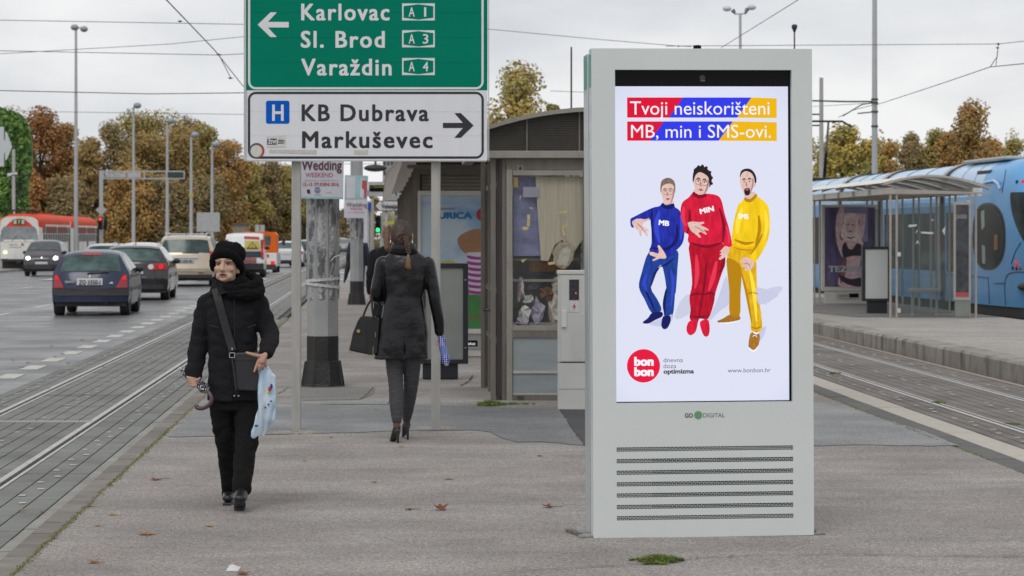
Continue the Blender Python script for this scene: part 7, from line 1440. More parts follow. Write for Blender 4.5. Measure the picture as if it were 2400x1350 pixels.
# trousers
b = MB()
rings(b, [(cx(549), 0, cz(960), .13, .10), (cx(549), 0, cz(900), .145, .11)], 24)
limb(b, [A(520, 935, .0), A(524, 985, .01), A(530, 1040, .03), A(534, 1100, .09), A(537, 1152, .14)], [.082, .075, .063, .052, .046]); limb(b, [A(578, 932, .0), A(580, 985, -.05), A(577, 1040, -.12), A(571, 1100, -.19), A(567, 1142, -.24)], [.082, .078, .068, .060, .058])
remesh(b, .006, 'trousers', trous, W1, smooth=3, wr=.007, wscale=9, wz=1.6)
def shoe(pts, rad, name, parent, mat=shoe_m, voxel=.004, heel=None, sole=None):
    b = MB(); limb(b, pts, rad, 16)
    if heel: limb(b, heel[0], heel[1], 10)
    return remesh(b, voxel, name, mat, parent, smooth=2)
shoe([A(539, 1150, .16), A(537, 1160, .12), A(534, 1168, .03)], [(.040, .040), (.040, .034), (.034, .022)], 'shoe', W1); MB().box(A(525, 0, .08).x, A(545, 0, .08).x, .0, .17, .0, .016).build('sole', plas, W1, bevel=.004)
shoe([A(566, 1150, -.22), A(565, 1161, -.30), A(563, 1168, -.39), A(562, 1168, -.43)], [(.036, .04), (.040, .038), (.042, .026), (.036, .020)], 'shoe', W1)
b = MB(); limb(b, [A(562, 1189, -.24), A(562, 1184, -.31), A(562, 1176, -.42)], [(.031, .012), (.037, .010), (.034, .010)]); remesh(b, .004, 'sole', plas, W1, smooth=1); MB().box(A(549, 0, -.24).x, A(574, 0, -.24).x, -.27, -.20, .0, .03).build('heel', plas, W1, bevel=.004)
# folded umbrella
UM = thing('umbrella', 'folded dark spotted umbrella with brown hook handle held by the old woman', 'umbrella', W1.location)
dots = M('umbrella_spots', (.010, .010, .016), .6, var=.1, scale=130, col2=(.55, .55, .60), thr=(.56, .585)); 
for l in [n for n in dots.node_tree.nodes if n.type == 'TEX_NOISE']: l.inputs['Detail'].default_value = 1.2; l.inputs['Scale'].default_value = 95
ua, ub = A(420, 862, .14), A(484, 914, -.16)
b = MB(); limb(b, [ua.lerp(ub, .12), ua.lerp(ub, .4), ua.lerp(ub, .62), ua.lerp(ub, .86), ua.lerp(ub, .98)], [.015, .024, .018, .030, .024], 14); remesh(b, .004, 'canopy', dots, UM, smooth=1, wr=.005, wscale=45)
MB().tube([ua, ua.lerp(ub, .14)], [.004, .009], 8).build('tip', silver, UM); b = MB(); P_ = smooth_pts([tuple(A(*p)) for p in ((484, 914, -.16), (493, 925, -.185), (496, 938, -.19), (488, 950, -.19), (474, 957, -.18), (463, 956, -.17), (460, 950, -.165))], 4, False); b.tube(P_, .0125, 10); b.build('handle', M('handle_plum', (.09, .055, .06), .35), UM, smooth=True)
# plastic bag
PB = thing('plastic_bag', 'crinkled light blue and white plastic carrier bag held by the old woman', 'bag', W1.location)
bagm = M('carrier_plastic', (.42, .57, .72), .28, var=.22, scale=9, coat=.3, col2=(.62, .66, .70), thr=(.44, .56), streak=(1.6, 1, .5))
b = MB(); yb = -.21
rings(b, [(A(x, 0, yb).x, yb + .015, A(0, y, yb).z, w_ / K1, t_) for x, y, w_, t_ in ((613, 856, 5, .010), (622, 866, 13, .014), (629, 880, 18, .018), (630, 915, 20, .022), (626, 950, 22, .024), (619, 985, 22, .022), (610, 1012, 19, .016), (606, 1024, 14, .010))][::-1], 26, 2.2)
remesh(b, .005, 'bag_body', bagm, PB, smooth=1, wr=.017, wscale=19, wz=.28)
b = MB(); b.tube([A(610, 864, yb - .01), A(606, 850, yb - .015), A(614, 846, yb)], .006, 6); b.build('bag_handle', bagm, PB)
for x, y, w_, h_, nm, mc in ((632, 912, 5, 9, 'logo_red', (.45, .04, .03)), (636, 906, 4, 10, 'logo_blue', (.02, .03, .25)), (630, 920, 4, 5, 'logo_yellow', (.5, .38, .03)), (622, 955, 3, 4, 'print_blue', (.03, .08, .30)), (629, 948, 3, 4, 'print_blue', (.03, .08, .3)), (635, 940, 3, 3, 'print_blue', (.03, .08, .3)), (601, 998, 6, 4, 'print_blue', (.03, .08, .3))):
    b = MB(); b.ball(A(x, y, yb - .024 if y < 980 else yb - .018), (w_ / K1 * .8, .005, h_ / K1 * .7), 10, 6); b.build('bag_print', M('bag_' + nm, mc, .4), PB)
# ---------------------------------------------------------------- woman in leather coat, from behind
D2 = 19.45; O2 = Vector(((945 - HX) * D2 / F, D2, 0)); W2 = thing('person', 'woman with braided brown hair in black leather coat walking away', 'person', O2)
def B2(px, py, dy=0.): return Vector(((px - HX) * (D2 + dy) / F - O2.x, dy, CH - (py - HY) * (D2 + dy) / F))
leather = M('leather_coat', (.006, .006, .008), .29, var=.15, scale=3, bump=.16, bscale=6, spec=.4); legg = M('grey_leggings', (.048, .048, .055), .85, var=.15, scale=25, streak=(1, 1, 4)); tights = M('brown_tights', (.10, .05, .035), .6); hairm = M('hair_brown', (.034, .018, .012), .38, var=.5, scale=50, streak=(3, 3, .7), bump=.5, bscale=160, col2=(.055, .030, .020), thr=(.5, .6)); hair_end = M('hair_tip', (.17, .095, .045), .5, var=.4, scale=90, streak=(3, 3, .6))
b = MB(); hc2 = B2(941, 553, 0)
b.ball(hc2 + Vector((0, .005, .01)), (.074, .090, .105), 22, 16); b.ball(hc2 + Vector((0, .03, -.055)), (.055, .06, .055), 16, 10)
for s_ in (-1, 1): b.ball(hc2 + Vector((s_ * .083, .012, -.006)), (.010, .018, .030), 10, 8)
limb(b, [hc2 + Vector((.005, 0, -.05)), B2(947, 600)], [.048, .055])
x2 = lambda px: B2(px, 0).x; z2 = lambda py: B2(0, py).z
rings(b, [(x2(946), 0, z2(830), .12, .07), (x2(946), 0, z2(780), .15, .10), (x2(947), 0, z2(695), .12, .08), (x2(950), 0, z2(630), .12, .08), (x2(950), 0, z2(600), .10, .06), (x2(948), 0, z2(585), .05, .05)], 24)
limb(b, [B2(1000, 618), B2(1016, 700, .0), B2(1030, 785, .04)], [.038, .030, .022]); limb(b, [B2(898, 618), B2(888, 698, .02), B2(900, 705, .22)], [.038, .030, .022])
hR = B2(1032, 797, .05); limb(b, [B2(1030, 785, .04), hR], [(.024, .018), (.026, .02)])
for i in range(4): c_ = hR + Vector((-.018 + i * .008, -.012 + .008 * i, -.006 - .004 * i)); limb(b, [c_, c_ + Vector((-.006, -.016, -.018)), c_ + Vector((.008, -.024, -.032)), c_ + Vector((.018, -.014, -.036))], [.0095, .009, .0085, .008], 8)
limb(b, [hR + Vector((.016, -.004, .002)), hR + Vector((.024, -.022, -.016)), hR + Vector((.014, -.03, -.03))], [.0105, .009, .008], 8)
hL = B2(904, 706, .27); limb(b, [B2(900, 705, .22), hL], [(.024, .018), (.027, .017)])
for i in range(4): c_ = hL + Vector((.012, .02, .02 - i * .014)); limb(b, [c_, c_ + Vector((.022, .03, 0)), c_ + Vector((.036, .04, -.01)), c_ + Vector((.03, .03, -.02))], [.0095, .009, .0085, .008], 8)
limb(b, [hL + Vector((0, .01, .022)), hL + Vector((.02, .03, .034)), hL + Vector((.034, .034, .03))], [.0105, .009, .008], 8)
limb(b, [B2(924, 840), B2(927, 905, -.02), B2(929, 960, -.08), B2(930, 1000, -.12)], [.058, .045, .036, .028]); limb(b, [B2(965, 840), B2(962, 905, .08), B2(955, 955, .16), B2(953, 992, .22)], [.058, .045, .034, .028])
limb(b, [B2(930, 1004, -.12), B2(927, 1022, -.02)], [.026, .024]); limb(b, [B2(953, 995, .22), B2(951, 1008, .31)], [.026, .024])
def f2(c): return 1 if c.z < .28 else 0
remesh(b, .0045, 'body', [skin_y, tights], W2, smooth=3, faces=f2)
b = MB(); b.ball(hc2 + Vector((-.002, -.008, .018)), (.082, .098, .108), 24, 16); b.ball(hc2 + Vector((.01, -.055, -.045)), (.050, .042, .045), 14, 10); remesh(b, .005, 'hair', hairm, W2, smooth=3, wr=.0035, wscale=40, wz=.3)
b = MB()
for k in range(7):
    t = k / 6; px, py = 951 + 6 * t, 556 + 34 * t
    for s_ in (-1, 1): b.ball(B2(px + s_ * 2.6, py + (2.4 if s_ > 0 else 0), -.112 - .012 * math.sin(t * 3)), (.0135 - .003 * t, .013, .0135), 10, 8, M=Matrix.Rotation(s_ * .6, 3, 'Y'))
b.build('braid', M('hair_braid', (.085, .043, .024), .45, var=.5, scale=90, bump=.6, bscale=200), W2, smooth=True, weld=False, kind='stuff')
b = MB(); b.tube([B2(957, 592, -.118), B2(957, 595, -.118)], .0095, 8); b.build('hair_tie', plas, W2)
b = MB(); limb(b, [B2(957, 597, -.118), B2(956.5, 610, -.122), B2(957, 626, -.12)], [.009, .019, .021], 12)
for k in range(26):
    a_ = random.uniform(-1, 1); b.tube([B2(957, 600, -.12), B2(957 + a_ * 5, 612, -.125 - random.random() * .01), B2(957 + a_ * 8, 622 + random.uniform(0, 10), -.122)], [.004, .004, .0012], 4)
b.build('braid_end', hair_end, W2, smooth=True, weld=False)
b = MB()
for i in range(150):
    a_ = 2 * math.pi * i / 150 + random.uniform(-.02, .02); r0 = Vector((math.sin(a_) * .080, .035 + random.uniform(-.01, .03), math.cos(a_) * .104 + .012)); Pn = []
    for t_ in range(7):
        t = t_ / 6; q = r0.lerp(Vector((.008, -.085, -.030)), t); v_ = Vector((q.x / .083, (q.y + .008) / .099, (q.z - .018) / .109)); 
        if v_.length > .05: v_.normalize()
        Pn.append(hc2 + Vector((v_.x * .0845 - .002, v_.y * .101 - .008, v_.z * .111 + .018)))
    b.tube(Pn, [.0012, .0016, .0018, .0018, .0016, .0014, .001], 4, cap=False)
b.build('hair_strands', M('hair_strand', (.075, .042, .028), .4, var=.6, scale=200), W2, weld=False, recalc=False, kind='stuff')
for s_ in (-1, 1): b = MB(); b.tube([hc2 + Vector((s_ * .084, 0, -.03)), hc2 + Vector((s_ * .086, -.005, -.055))], [.003, .006], 6); b.build('earring', silver, W2)
b = MB()
rings(b, [(x2(940), .0, z2(841), .213, .145), (x2(941), 0, z2(815), .208, .142), (x2(944), 0, z2(785), .198, .138), (x2(946), 0, z2(740), .176, .128), (x2(947), 0, z2(697), .150, .112), (x2(950), 0, z2(655), .170, .118), (x2(951), 0, z2(622), .182, .112), (x2(951), 0, z2(604), .168, .095), (x2(949), 0, z2(592), .118, .08), (x2(948), 0, z2(582), .08, .07)], 44)
limb(b, [B2(1001, 617), B2(1012, 660, .0), B2(1019, 705, .0), B2(1026, 745, .02), B2(1030, 776, .035)], [.058, .055, .047, .045, .042]); limb(b, [B2(898, 617), B2(888, 660, .0), B2(886, 694, .03), B2(897, 702, .18), B2(902, 704, .24)], [.058, .055, .055, .047, .042])
remesh(b, .006, 'coat', leather, W2, smooth=6, wr=.0062, wscale=5.0, wz=.8, carve=[(tuple(B2(948, 822, -.14)), (.006, .08, .07), (0, .03, 0)), (tuple(B2(948, 700, -.11)), (.003, .05, .25), (0, .004, 0))])
b = MB(); pts_ = []
for k in range(15): a_ = R(-20) - R(140) * k / 14; pts_.append((math.cos(a_), math.sin(a_)))
vv = [Vector((x2(946) + c_ * .082, .0 + s_ * .078, z2(592))) for c_, s_ in pts_] + [Vector((x2(946) + c_ * .098, .01 + s_ * .092, z2(572))) for c_, s_ in pts_] + [Vector((x2(947) + c_ * .125, .0 + s_ * .108, z2(594))) for c_, s_ in pts_]
b.add(vv, [(i, i + 1, 16 + i, 15 + i) for i in range(14)] + [(15 + i, 16 + i, 31 + i, 30 + i) for i in range(14)]); o = b.build('collar', leather, W2, smooth=50); sm_ = o.modifiers.new('s', 'SOLIDIFY'); sm_.thickness = .01
seam_l = M('coat_seam', (.008, .008, .009), .6)
for ln in ([(948, 640), (948, 700), (947, 760), (947, 790)], [(922, 700), (918, 740), (916, 790), (913, 836)], [(975, 700), (982, 740), (985, 790), (986, 836)], [(910, 694), (948, 697), (985, 694)]):
    pass
b = MB(); limb(b, [B2(925, 835), B2(925.5, 870, -.01), B2(928, 905, -.03), B2(929, 950, -.08), B2(930, 984, -.11)], [.078, .066, .058, .054, .040]); limb(b, [B2(966, 835), B2(965, 870, .03), B2(963, 905, .07), B2(957, 950, .15), B2(953.5, 978, .2)], [.078, .066, .058, .050, .038]); remesh(b, .006, 'leggings', legg, W2, smooth=2, wr=.003, wscale=14, wz=3)
for (fx_, fy_, dy_, ty) in ((930, 1005, -.12, 1030), (953, 995, .22, 1016)):
    b = MB(); limb(b, [B2(fx_ + 1, fy_ - 4, dy_), B2(fx_ - 1, fy_ + 4, dy_ + .02), B2(fx_ - 6, ty - 2, dy_ + .12), B2(fx_ - 8, ty, dy_ + .19)], [(.030, .026), (.033, .034), (.037, .018), (.026, .012)], 14); limb(b, [B2(fx_ + 1, fy_ + 6, dy_ - .01), B2(fx_ + 2, ty - 8, dy_ - .02), Vector((B2(fx_ + 3, 0, dy_).x, dy_ - .025, .006))], [.024, .014, .010], 12); remesh(b, .004, 'shoe', shoe_m, W2, smooth=1)
# handbag
HB_ = thing('handbag', 'structured black handbag with gold corners hanging from the arm of the leather coat woman', 'bag', O2); bagb = M('handbag_black', (.006, .006, .007), .7, var=.2, scale=20); gold = M('gold_trim', (.55, .40, .16), .3, .9)
b = MB(); b.prism([B2(818, 822, -.06), B2(872, 833, -.08), B2(886, 806, -.08), B2(884, 744, -.04), B2(845, 741, -.02), B2(838, 752, -.02), B2(826, 782, -.04)], (.01, .13, 0)); b.build('body', bagb, HB_, bevel=.012)
b = MB(); b.prism([B2(862, 832, -.088), B2(884, 828, -.09), B2(890, 746, -.05), B2(872, 744, -.05), B2(858, 762, -.06)], (0, .02, 0)); b.build('side_flap', bagb, HB_, bevel=.006)
for pts_ in ([(850, 745, -.01), (862, 715, 0), (880, 690, .04)], [(876, 748, -.05), (872, 720, -.03), (874, 695, .02)], [(880, 750, .06), (888, 724, .06), (893, 705, .08)]): MB().tube(smooth_pts([tuple(B2(*p)) for p in pts_], 4, False), .008, 6).build('handle', bagb, HB_, smooth=True)
b = MB(); b.lathe([(.009, -.003), (.014, -.003), (.014, .003), (.009, .003)], B2(840, 776, -.055), axis='y', n=14); b.build('ring', gold, HB_)
for p0, p1 in (((818, 808), (818, 823)), ((818, 823), (824, 826)), ((867, 832), (873, 833)), ((874, 832), (875, 812)), ((880, 790), (880, 778))): MB().tube([B2(*p0, -.085 if p0[0] > 850 else -.062), B2(*p1, -.088 if p0[0] > 850 else -.064)], .004, 6).build('gold_edge', gold, HB_)
UF = thing('umbrella', 'short folded blue umbrella with white dots in the hand of the leather coat woman', 'umbrella', O2)
ub_ = M('umbrella_blue', (.03, .05, .36), .6, var=.1, scale=20); ubl = M('umbrella_lilac', (.16, .20, .50), .6); t_ = bpy.data.materials.new('umbrella_dots'); t_.use_nodes = True; nn_ = t_.node_tree; vo_ = nn_.nodes.new('ShaderNodeTexVoronoi'); vo_.inputs['Scale'].default_value = 62; vo_.inputs['Randomness'].default_value = .15; g_ = nn_.nodes.new('ShaderNodeTexCoord'); nn_.links.new(g_.outputs['Object'], vo_.inputs['Vector']); r_ = nn_.nodes.new('ShaderNodeValToRGB'); r_.color_ramp.elements[0].position = .33; r_.color_ramp.elements[1].position = .40; r_.color_ramp.elements[0].color = (.55, .58, .7, 1); r_.color_ramp.elements[1].color = (.03, .04, .34, 1); nn_.links.new(vo_.outputs['Distance'], r_.inputs[0]); nn_.links.new(r_.outputs[0], nn_.nodes['Principled BSDF'].inputs['Base Color'])
for nm, pts_, rd, mm in (('dotted_end', [(1033, 788), (1036, 800), (1037, 812)], [.024, .032, .031], t_), ('middle', [(1037, 812), (1040, 822), (1042, 832)], [.031, .031, .031], ubl), ('dotted_end', [(1042, 832), (1044, 842), (1046, 852)], [.031, .033, .028], t_)):
    MB().tube([B2(*p, .03) for p in pts_], rd, 14).build(nm, mm, UF, smooth=30)
MB().tube([B2(1046, 851, .03), B2(1047, 857, .03)], [.022, .014], 10).build('tip_cap', M('cap_grey', (.4, .4, .42), .4), UF)
# ---------------------------------------------------------------- two people farther along the pavement
def stander(px, d, hgt, label, jk, lg, hr, sh_, longhair=False, coat_len=.52, head=None):
    O_ = Vector(((px - HX) * d / F, d, 0)); P_ = thing('person', label, 'person', O_); k = hgt / 1.75
    v = lambda x, y, z: Vector((x * k, y * k, z * k)); b = MB()
    b.ball(v(0, .0, 1.63), (.075, .09, .11), 16, 12); b.ball(v(0, .06, 1.58), (.05, .05, .06), 12, 8); limb(b, [v(0, 0, 1.56), v(0, 0, 1.42)], [.05, .055], 12); b.ball(v(0, .10, 1.62), (.012, .02, .02), 8, 6)
    rings(b, [(0, 0, .88 * k, .13, .09), (0, 0, 1.1 * k, .11, .08), (0, 0, 1.38 * k, .16, .09), (0, 0, 1.44 * k, .08, .06)], 20)
    for s_ in (-1, 1):
        limb(b, [v(s_ * .19, 0, 1.38), v(s_ * .24, -.02, 1.1), v(s_ * .25, .04, .86)], [.045, .036, .026], 10); limb(b, [v(s_ * .25, .04, .86), v(s_ * .25, .05, .79)], [(.026, .016), (.03, .017)], 10)
        for i in range(4): limb(b, [v(s_ * .25, .025 + i * .017, .78), v(s_ * .245, .03 + i * .017, .74), v(s_ * .235, .03 + i * .017, .71 + abs(i - 1) * .005)], [.0095, .009, .008], 7)
        limb(b, [v(s_ * .24, .07, .82), v(s_ * .225, .09, .78), v(s_ * .22, .09, .755)], [.011, .009, .008], 7)
        limb(b, [v(s_ * .09, 0, .9), v(s_ * .095, .01 * s_, .48), v(s_ * .09, .12 * s_, .08)], [.085, .055, .038], 12); limb(b, [v(s_ * .09, .12 * s_, .06), v(s_ * .09, .12 * s_ + .14, .035)], [.038, .03], 10)
    remesh(b, .010, 'body', skin_y, P_, smooth=2)
    b = MB(); rings(b, [(0, 0, (.85 if coat_len < .6 else .55) * k, .20, .14), (0, 0, 1.1 * k, .185, .13), (0, 0, 1.36 * k, .21, .125), (0, 0, 1.46 * k, .12, .09), (0, 0, 1.5 * k, .06, .06)], 24)
    for s_ in (-1, 1): limb(b, [v(s_ * .19, 0, 1.38), v(s_ * .24, -.02, 1.1), v(s_ * .25, .04, .88)], [.062, .056, .046], 12)
    remesh(b, .012, 'jacket', jk, P_, smooth=3, wr=.008, wscale=8)
    b = MB()
    for s_ in (-1, 1): limb(b, [v(s_ * .09, 0, .92), v(s_ * .095, .01 * s_, .48), v(s_ * .09, .12 * s_, .10)], [.098, .07, .058], 12)
    remesh(b, .012, 'trousers', lg, P_, smooth=2, wr=.006, wscale=8)
    for s_ in (-1, 1): b = MB(); limb(b, [v(s_ * .09, .10 * s_, .06), v(s_ * .09, .12 * s_ + .16, .035)], [.045, .036], 12); b.build('shoe', sh_, P_, smooth=True)
    b = MB(); b.ball(v(0, -.015, 1.65), (.085, .095, .108), 16, 12)
    if longhair: limb(b, [v(0, -.03, 1.66), v(0, -.06, 1.54), v(.0, -.085, 1.44)], [(.08, .07), (.095, .06), (.09, .045)], 14)
    remesh(b, .010, 'hair', hr, P_, smooth=2, wr=.006, wscale=20); return P_
navyj = M('navy_jacket', (.018, .024, .045), .8, var=.2, scale=12); jeans = M('blue_jeans', (.04, .07, .14), .85, var=.2, scale=15)
mn = stander(839, 62, 1.76, 'person in dark navy jacket and jeans standing mostly behind the farther mast', navyj, jeans, M('hair_grey', (.10, .09, .08), .8), shoe_m)
stander(910, 33, 1.74, 'person with long light brown hair in black coat just left of the braided head', wool, trous, M('hair_auburn', (.14, .075, .04), .5, var=.4, scale=30, streak=(3, 3, .6)), shoe_m, longhair=True, coat_len=.9)
b = MB(mn.location); q_ = W(818, 606, 62); b.tube([q_, W(815, 625, 62), W(810, 650, 62), W(806, 664, 62)], [.025, .07, .045, .01], 10); o = b.build('umbrella', M('umbrella_black', (.01, .01, .012), .6, var=.2), smooth=True, cat='umbrella', label='closed black umbrella hanging beside the person behind the farther mast')
# ================================================================ trees
import numpy as np
rng = np.random.default_rng(11)
def leafm(n, c, c2, t=(.42, .6)): return M(n, c, .8, var=.38, scale=2.4, col2=c2, thr=t, spec=.25, rand=.12)
LM = {'rust': leafm('leaves_rust', (.43, .215, .075), (.27, .12, .045)), 'ochre': leafm('leaves_ochre', (.38, .265, .105), (.33, .23, .085)), 'olive': leafm('leaves_olive', (.30, .265, .09), (.40, .28, .08)),
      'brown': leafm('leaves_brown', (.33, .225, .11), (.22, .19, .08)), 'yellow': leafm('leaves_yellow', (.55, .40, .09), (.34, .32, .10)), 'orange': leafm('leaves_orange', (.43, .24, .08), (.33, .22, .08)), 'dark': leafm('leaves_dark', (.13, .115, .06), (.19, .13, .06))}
bark = M('bark', (.06, .05, .04), .95, var=.3, scale=6)
def leaves_mesh(C, Rd, n, size, name, mat, flat=0.):
    """n small leaf cards spread through lobes C (centres) with radii Rd"""
    w = Rd[:, 0] * Rd[:, 2]; idx = rng.choice(len(C), n, p=w / w.sum()); d = rng.normal(size=(n, 3)); d /= np.linalg.norm(d, axis=1)[:, None]
    r = rng.random(n) ** .42; P = C[idx] + d * Rd[idx] * r[:, None]
    nrm = d + rng.normal(size=(n, 3)) * .6 + np.array([0, -.25, .45]); nrm /= np.linalg.norm(nrm, axis=1)[:, None]
    a = np.cross(nrm, rng.normal(size=(n, 3))); a /= np.linalg.norm(a, axis=1)[:, None]; b_ = np.cross(nrm, a); s = size * (.5 + rng.random(n))[:, None]
    V = np.empty((n, 4, 3)); V[:, 0] = P - a * s; V[:, 1] = P - b_ * s * .6; V[:, 2] = P + a * s; V[:, 3] = P + b_ * s * .6
    me = bpy.data.meshes.new(name); me.vertices.add(4 * n); me.vertices.foreach_set('co', V.reshape(-1)); me.loops.add(4 * n); me.loops.foreach_set('vertex_index', np.arange(4 * n)); me.polygons.add(n); me.polygons.foreach_set('loop_start', np.arange(0, 4 * n, 4)); me.polygons.foreach_set('loop_total', np.full(n, 4)); me.materials.append(mat); me.update(); me.validate(); return me
def tree(px, ptop, wpx, d, kind, label, n=3200, leaf=.15, z0=-.6, low=.22, group='autumn trees behind the road', dense=1., name='tree'):
    x = (px - HX) * d / F; H_ = CH - (ptop - HY) * d / F - z0; rw = wpx / 2 * d / F; T_ = thing(name, label, 'tree', (x, d, z0), group=group)
    k = 16; C = []; Rr = []
    for i in range(k):
        t = (i + .5) / k; z = H_ * (low + (1 - low) * t) ; env = math.sin(math.pi * min(1, .16 + .80 * t)) ** .7
        for j in range(3 if t < .8 else 2):
            a = rng.random() * 6.28; rr = rw * env * (.25 + .62 * rng.random()); q = .30 + .22 * rng.random(); C.append((math.cos(a) * rr, math.sin(a) * rr, min(z, H_ * .93) - .0)); Rr.append((rw * q * 1.05, rw * q * 1.05, min(rw * q * 1.0, H_ * .1 + .3)))
    C = np.array(C); Rr = np.array(Rr); me = leaves_mesh(C, Rr, n, leaf, 'crown', LM[kind]); o = bpy.data.objects.new('crown', me); COL.objects.link(o); o.parent = T_
    b = MB(); b.tube([(0, 0, 0), (rw * .03, 0, H_ * .3), (-rw * .03, 0, H_ * .6), (0, 0, H_ * .9)], [H_ * .022, H_ * .016, H_ * .010, H_ * .003], 7)
    for i in range(9):
        c = C[rng.integers(len(C))]; z = max(H_ * .18, c[2] - H_ * .18); b.tube([(0, 0, z), (c[0] * .5, c[1] * .5, (z + c[2]) / 2 + .1), tuple(c)], [H_ * .008, H_ * .005, H_ * .002], 5)
    b.build('trunk', bark, T_, weld=False); return T_
for a in [(15, 262, 120, 205, 'olive', 'olive tree at the left picture edge behind the green leafy board'), (96, 258, 110, 190, 'rust', 'tall rust brown tree just right of the green leafy board'), (158, 288, 100, 195, 'orange', 'orange brown tree behind the tall double lamp'),
          (208, 318, 70, 185, 'ochre', 'slim ochre tree left of the sky gap'), (268, 285, 84, 225, 'brown', 'dark brownish tree left of the second street lamp'), (318, 264, 105, 235, 'olive', 'tall olive tree behind the second street lamp'),
          (372, 262, 110, 240, 'olive', 'tall olive brown tree between the second and third lamps'), (345, 312, 120, 200, 'ochre', 'feathery ochre tree in front behind the lamp posts'), (412, 300, 120, 205, 'ochre', 'wide ochre tree behind the third and fourth lamps'),
          (436, 276, 100, 245, 'brown', 'brown olive tree behind the fourth lamp'), (490, 292, 100, 230, 'olive', 'rounded olive tree behind the fifth lamp'), (536, 330, 84, 215, 'orange', 'brown tree touching the left edge of the road sign'), (300, 400, 110, 175, 'orange', 'low rusty tree behind the signal gantry'),
          (575, 372, 80, 235, 'olive', 'olive tree below the lower left corner of the road sign'), (625, 380, 84, 250, 'brown', 'brown green tree above the orange truck'), (672, 392, 70, 260, 'olive', 'tree just left of the left sign post'), (60, 400, 90, 170, 'rust', 'rusty tree behind the front of the red tram'), (150, 420, 110, 172, 'brown', 'brown tree behind the second car of the red tram'), (480, 420, 110, 180, 'brown', 'low brown tree behind the blank panel sign'), (725, 430, 50, 300, 'brown', 'narrow brown tree behind the nearer mast'), (390, 420, 100, 178, 'brown', 'low brown tree behind the people carrier')]:
    tree(a[0], a[1], a[2] * 1.35, 256 + (a[3] - 170) * .5, *a[4:], n=13000, leaf=.155, low=.08)
for a in [(1215, 150, 205, 112, 'olive', 'bushy olive brown tree standing behind the kiosk roof'), (1296, 222, 44, 112, 'olive', 'small tree top right of the bushy tree over the kiosk')]: tree(*a, n=8500, leaf=.095, group='trees behind the kiosk', low=.25)
for a in [(1975, 286, 130, 125, 'yellow', 'yellowish tree left of the tall right mast'), (2045, 320, 70, 125, 'yellow', 'yellow brown tree top just behind the tall right mast'), (2272, 234, 160, 128, 'orange', 'tall orange brown tree above the blue tram'), (2225, 300, 80, 130, 'orange', 'lower orange tree left of the tallest right tree'),
          (2372, 318, 80, 190, 'olive', 'olive tree at the right picture edge above the tram'), (2130, 305, 90, 255, 'brown', 'far brown tree in the gap right of the mast'), (2195, 298, 90, 260, 'olive', 'far olive tree left of the tall orange tree'), (2080, 330, 80, 250, 'orange', 'far rusty tree just right of the tall mast'), (2330, 320, 70, 230, 'orange', 'far orange tree right of the tall orange tree'), (1930, 340, 60, 130, 'yellow', 'yellow tree beside the right edge of the totem')]: tree(*a, n=9500, leaf=.095 if a[3] < 200 else .15, group='trees beyond the blue tram')
def wood(x0, x1, top, d, kind, n, label):
    k = int((x1 - x0) / 12); C = []; Rr = []
    for i in range(k):
        px = x0 + 12 * i; h_ = (CH - (top + rng.normal() * 10 - HY) * d / F); 
        for z in np.linspace(0, h_ * .9, 4): C.append(((px - HX) * d / F, d + rng.random() * 6, z)); Rr.append((.9, 1.5, max(.6, h_ * .16)))
    me = leaves_mesh(np.array(C), np.array(Rr), n, .22, 'woodland', LM[kind]); o = bpy.data.objects.new('woodland', me); COL.objects.link(o); tag(o, label, 'woodland', kind='stuff')
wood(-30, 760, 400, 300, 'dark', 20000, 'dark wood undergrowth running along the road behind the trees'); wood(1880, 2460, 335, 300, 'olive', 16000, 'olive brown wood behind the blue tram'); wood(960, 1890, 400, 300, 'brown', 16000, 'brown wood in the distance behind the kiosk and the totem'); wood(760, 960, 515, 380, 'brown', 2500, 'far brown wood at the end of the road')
b = MB()
for x0, x1, y, h_ in ((960, 1872, 312, 6.), (-80, 765, 312, 5.5), (1870, 2480, 312, 9.0)): a, c = (x0 - HX) * y / F, (x1 - HX) * y / F; b.grid(lambda u, v: Vector((a + (c - a) * u, y + noise.noise(Vector((u * 30, v * 4, 0))) * 2, -.6 + v * (h_ + 1.5 * noise.noise(Vector((u * 25, 9, 0)))))), 120, 4)
b.build('far_hedge', M('hedge_dark', (.09, .08, .045), 1, var=.5, scale=1.5), weld=False, kind='stuff', cat='hedge', label='dark hedge line behind the far trees')
# ================================================================ lamps, signals and masts on the left
pole_m = M('lamp_pole', (.45, .46, .47), .5, .3, var=.06, scale=2); globe = M('lamp_globe', (.30, .33, .36), .3, .1, var=.1, scale=4); glass_w = M('lamp_white', (.62, .64, .66), .3)
def lamp(px, ptop, d, label, double=False, w=6.5, base=-.1, heads=None, r=9.5):
    x = (px - HX) * d / F; zt_ = CH - (ptop - HY) * d / F; T_ = thing('street_lamp', label, 'street lamp', (x, d, base), group='street lamps along the road'); o_ = T_.location; k = d / F
    b = MB(o_); b.tube([(x, d, base), (x, d, base + 1.2), (x, d, zt_ - .1)], [w * .8 * k, w * .7 * k, w * .38 * k], 10); b.build('pole', pole_m, T_, smooth=40)
    for dx, dy in heads or ([(9, 0)]): b = MB(o_); b.tube([(x, d, zt_ - .15), (x + dx * .5 * k, d, zt_ + .0), (x + dx * k, d, zt_)], .04, 6); b.build('arm', pole_m, T_); b = MB(o_); b.ball((x + dx * k, d + dy, zt_ + .02), (r * k, r * k, r * .78 * k), 14, 10); b.build('globe', globe, T_, smooth=True)
lamp(178, 65, 126, 'tall thick lamp post with two round heads, leftmost of the row', w=7.5, heads=[(-3, 0), (11, 1.0)])
